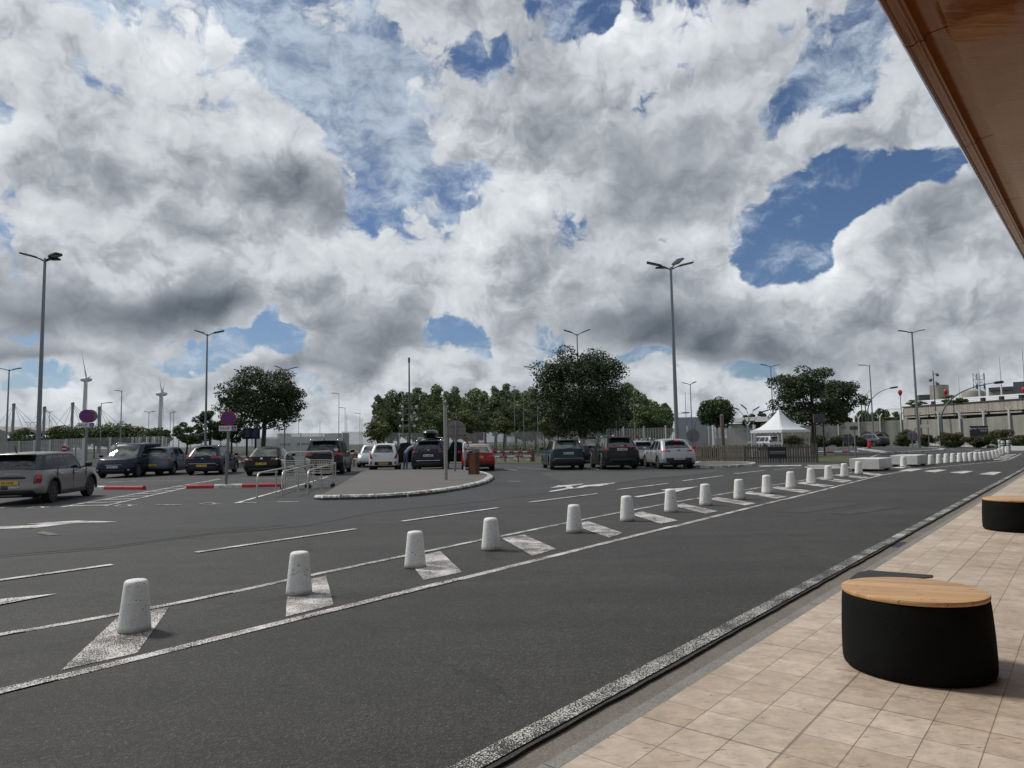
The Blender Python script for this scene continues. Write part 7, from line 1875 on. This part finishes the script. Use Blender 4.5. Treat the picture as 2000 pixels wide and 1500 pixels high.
# standing man, seen side on, right hand raised to his face
J = [(0, 0, .93), (-.01, 0, 1.08), (-.02, 0, 1.26), (-.01, 0, 1.42), (.01, 0, 1.49), (.03, 0, 1.56),
     (-.01, .17, 1.41), (.03, .22, 1.14), (.20, .10, 1.30), (.17, .06, 1.45),
     (-.01, -.17, 1.41), (.05, -.22, 1.13), (.24, -.12, 1.12),
     (0, .10, .90), (.02, .11, .50), (-.02, .12, .10), (.02, .12, .04), (.14, .13, .035),
     (0, -.10, .90), (-.02, -.11, .50), (-.04, -.12, .10), (0, -.12, .04), (.12, -.13, .035)]
Rr = [(.15, .12), (.14, .115), (.155, .12), (.15, .10), .06, .055, .072, .050, .038, .028, .072, .050, .038, .105, .060, .040, .045, .030, .105, .060, .040, .045, .030]
E_ = [(0, 1), (1, 2), (2, 3), (3, 4), (4, 5), (3, 6), (6, 7), (7, 8), (8, 9), (3, 10), (10, 11), (11, 12), (0, 13), (13, 14), (14, 15), (15, 16), (16, 17), (0, 18), (18, 19), (19, 20), (20, 21), (21, 22)]
def cm(c):
    if c.z < .075: return 4
    if c.z < .25: return 1
    if c.z < .58: return 0
    if c.z < .95: return 2
    if c.z > 1.50: return 0
    if abs(c.y) > .13 and c.z < 1.20 or c.x > .12 and c.z > 1.0: return 0
    return 1
g_ = G(908.5, 921.5)
R0, bo = person((g_.x, g_.y, .01), R_(12), J, Rr, E_, ([m_skin, m_tshirt, m_shorts, m_hair, m_whitekerb], cm), 'standing man in white t-shirt and shorts with his hand at his face')
head(R0, Vector((.055, 0, 1.655)), Vector((1, .1, -.05)), m_skin, m_hair)
hand(R0, Vector((.17, .06, 1.46)), Vector((-.1, -.3, .9)), m_skin, Vector((1, 0, 0))); hand(R0, Vector((.25, -.11, 1.12)), Vector((.9, .5, .1)), m_skin)
# person bending into the open door of the suv
J = [(0, 0, .95), (.10, 0, 1.08), (.26, 0, 1.22), (.40, 0, 1.30), (.48, 0, 1.32), (.54, 0, 1.33),
     (.38, .18, 1.28), (.46, .22, 1.06), (.66, .20, 1.00), (.72, .2, .99),
     (.38, -.18, 1.28), (.48, -.22, 1.06), (.68, -.18, .98),
     (0, .10, .92), (-.02, .11, .50), (-.06, .12, .10), (-.03, .12, .04), (.10, .13, .035),
     (0, -.10, .92), (.04, -.11, .50), (.02, -.12, .10), (.05, -.12, .04), (.17, -.13, .035)]
def cm2(c):
    if c.z < .08: return 3
    if c.z < .98 and c.x < .25: return 1
    if c.x > .60 or (c.x > .5 and c.z > 1.25): return 0
    return 2
g_ = G(794, 919.5)
R0, bo = person((g_.x-.10, g_.y+.35, .01), R_(30), J, Rr, E_, ([m_skin, m_jeans, m_greyshirt, m_black], cm2), 'person in grey top and jeans bending into the suv left open door')
head(R0, Vector((.62, 0, 1.38)), Vector((.8, .1, -.5)), m_skin, m_hair)
hand(R0, Vector((.72, .2, .99)), Vector((1, 0, -.1)), m_skin); hand(R0, Vector((.68, -.18, .98)), Vector((1, 0, -.1)), m_skin)
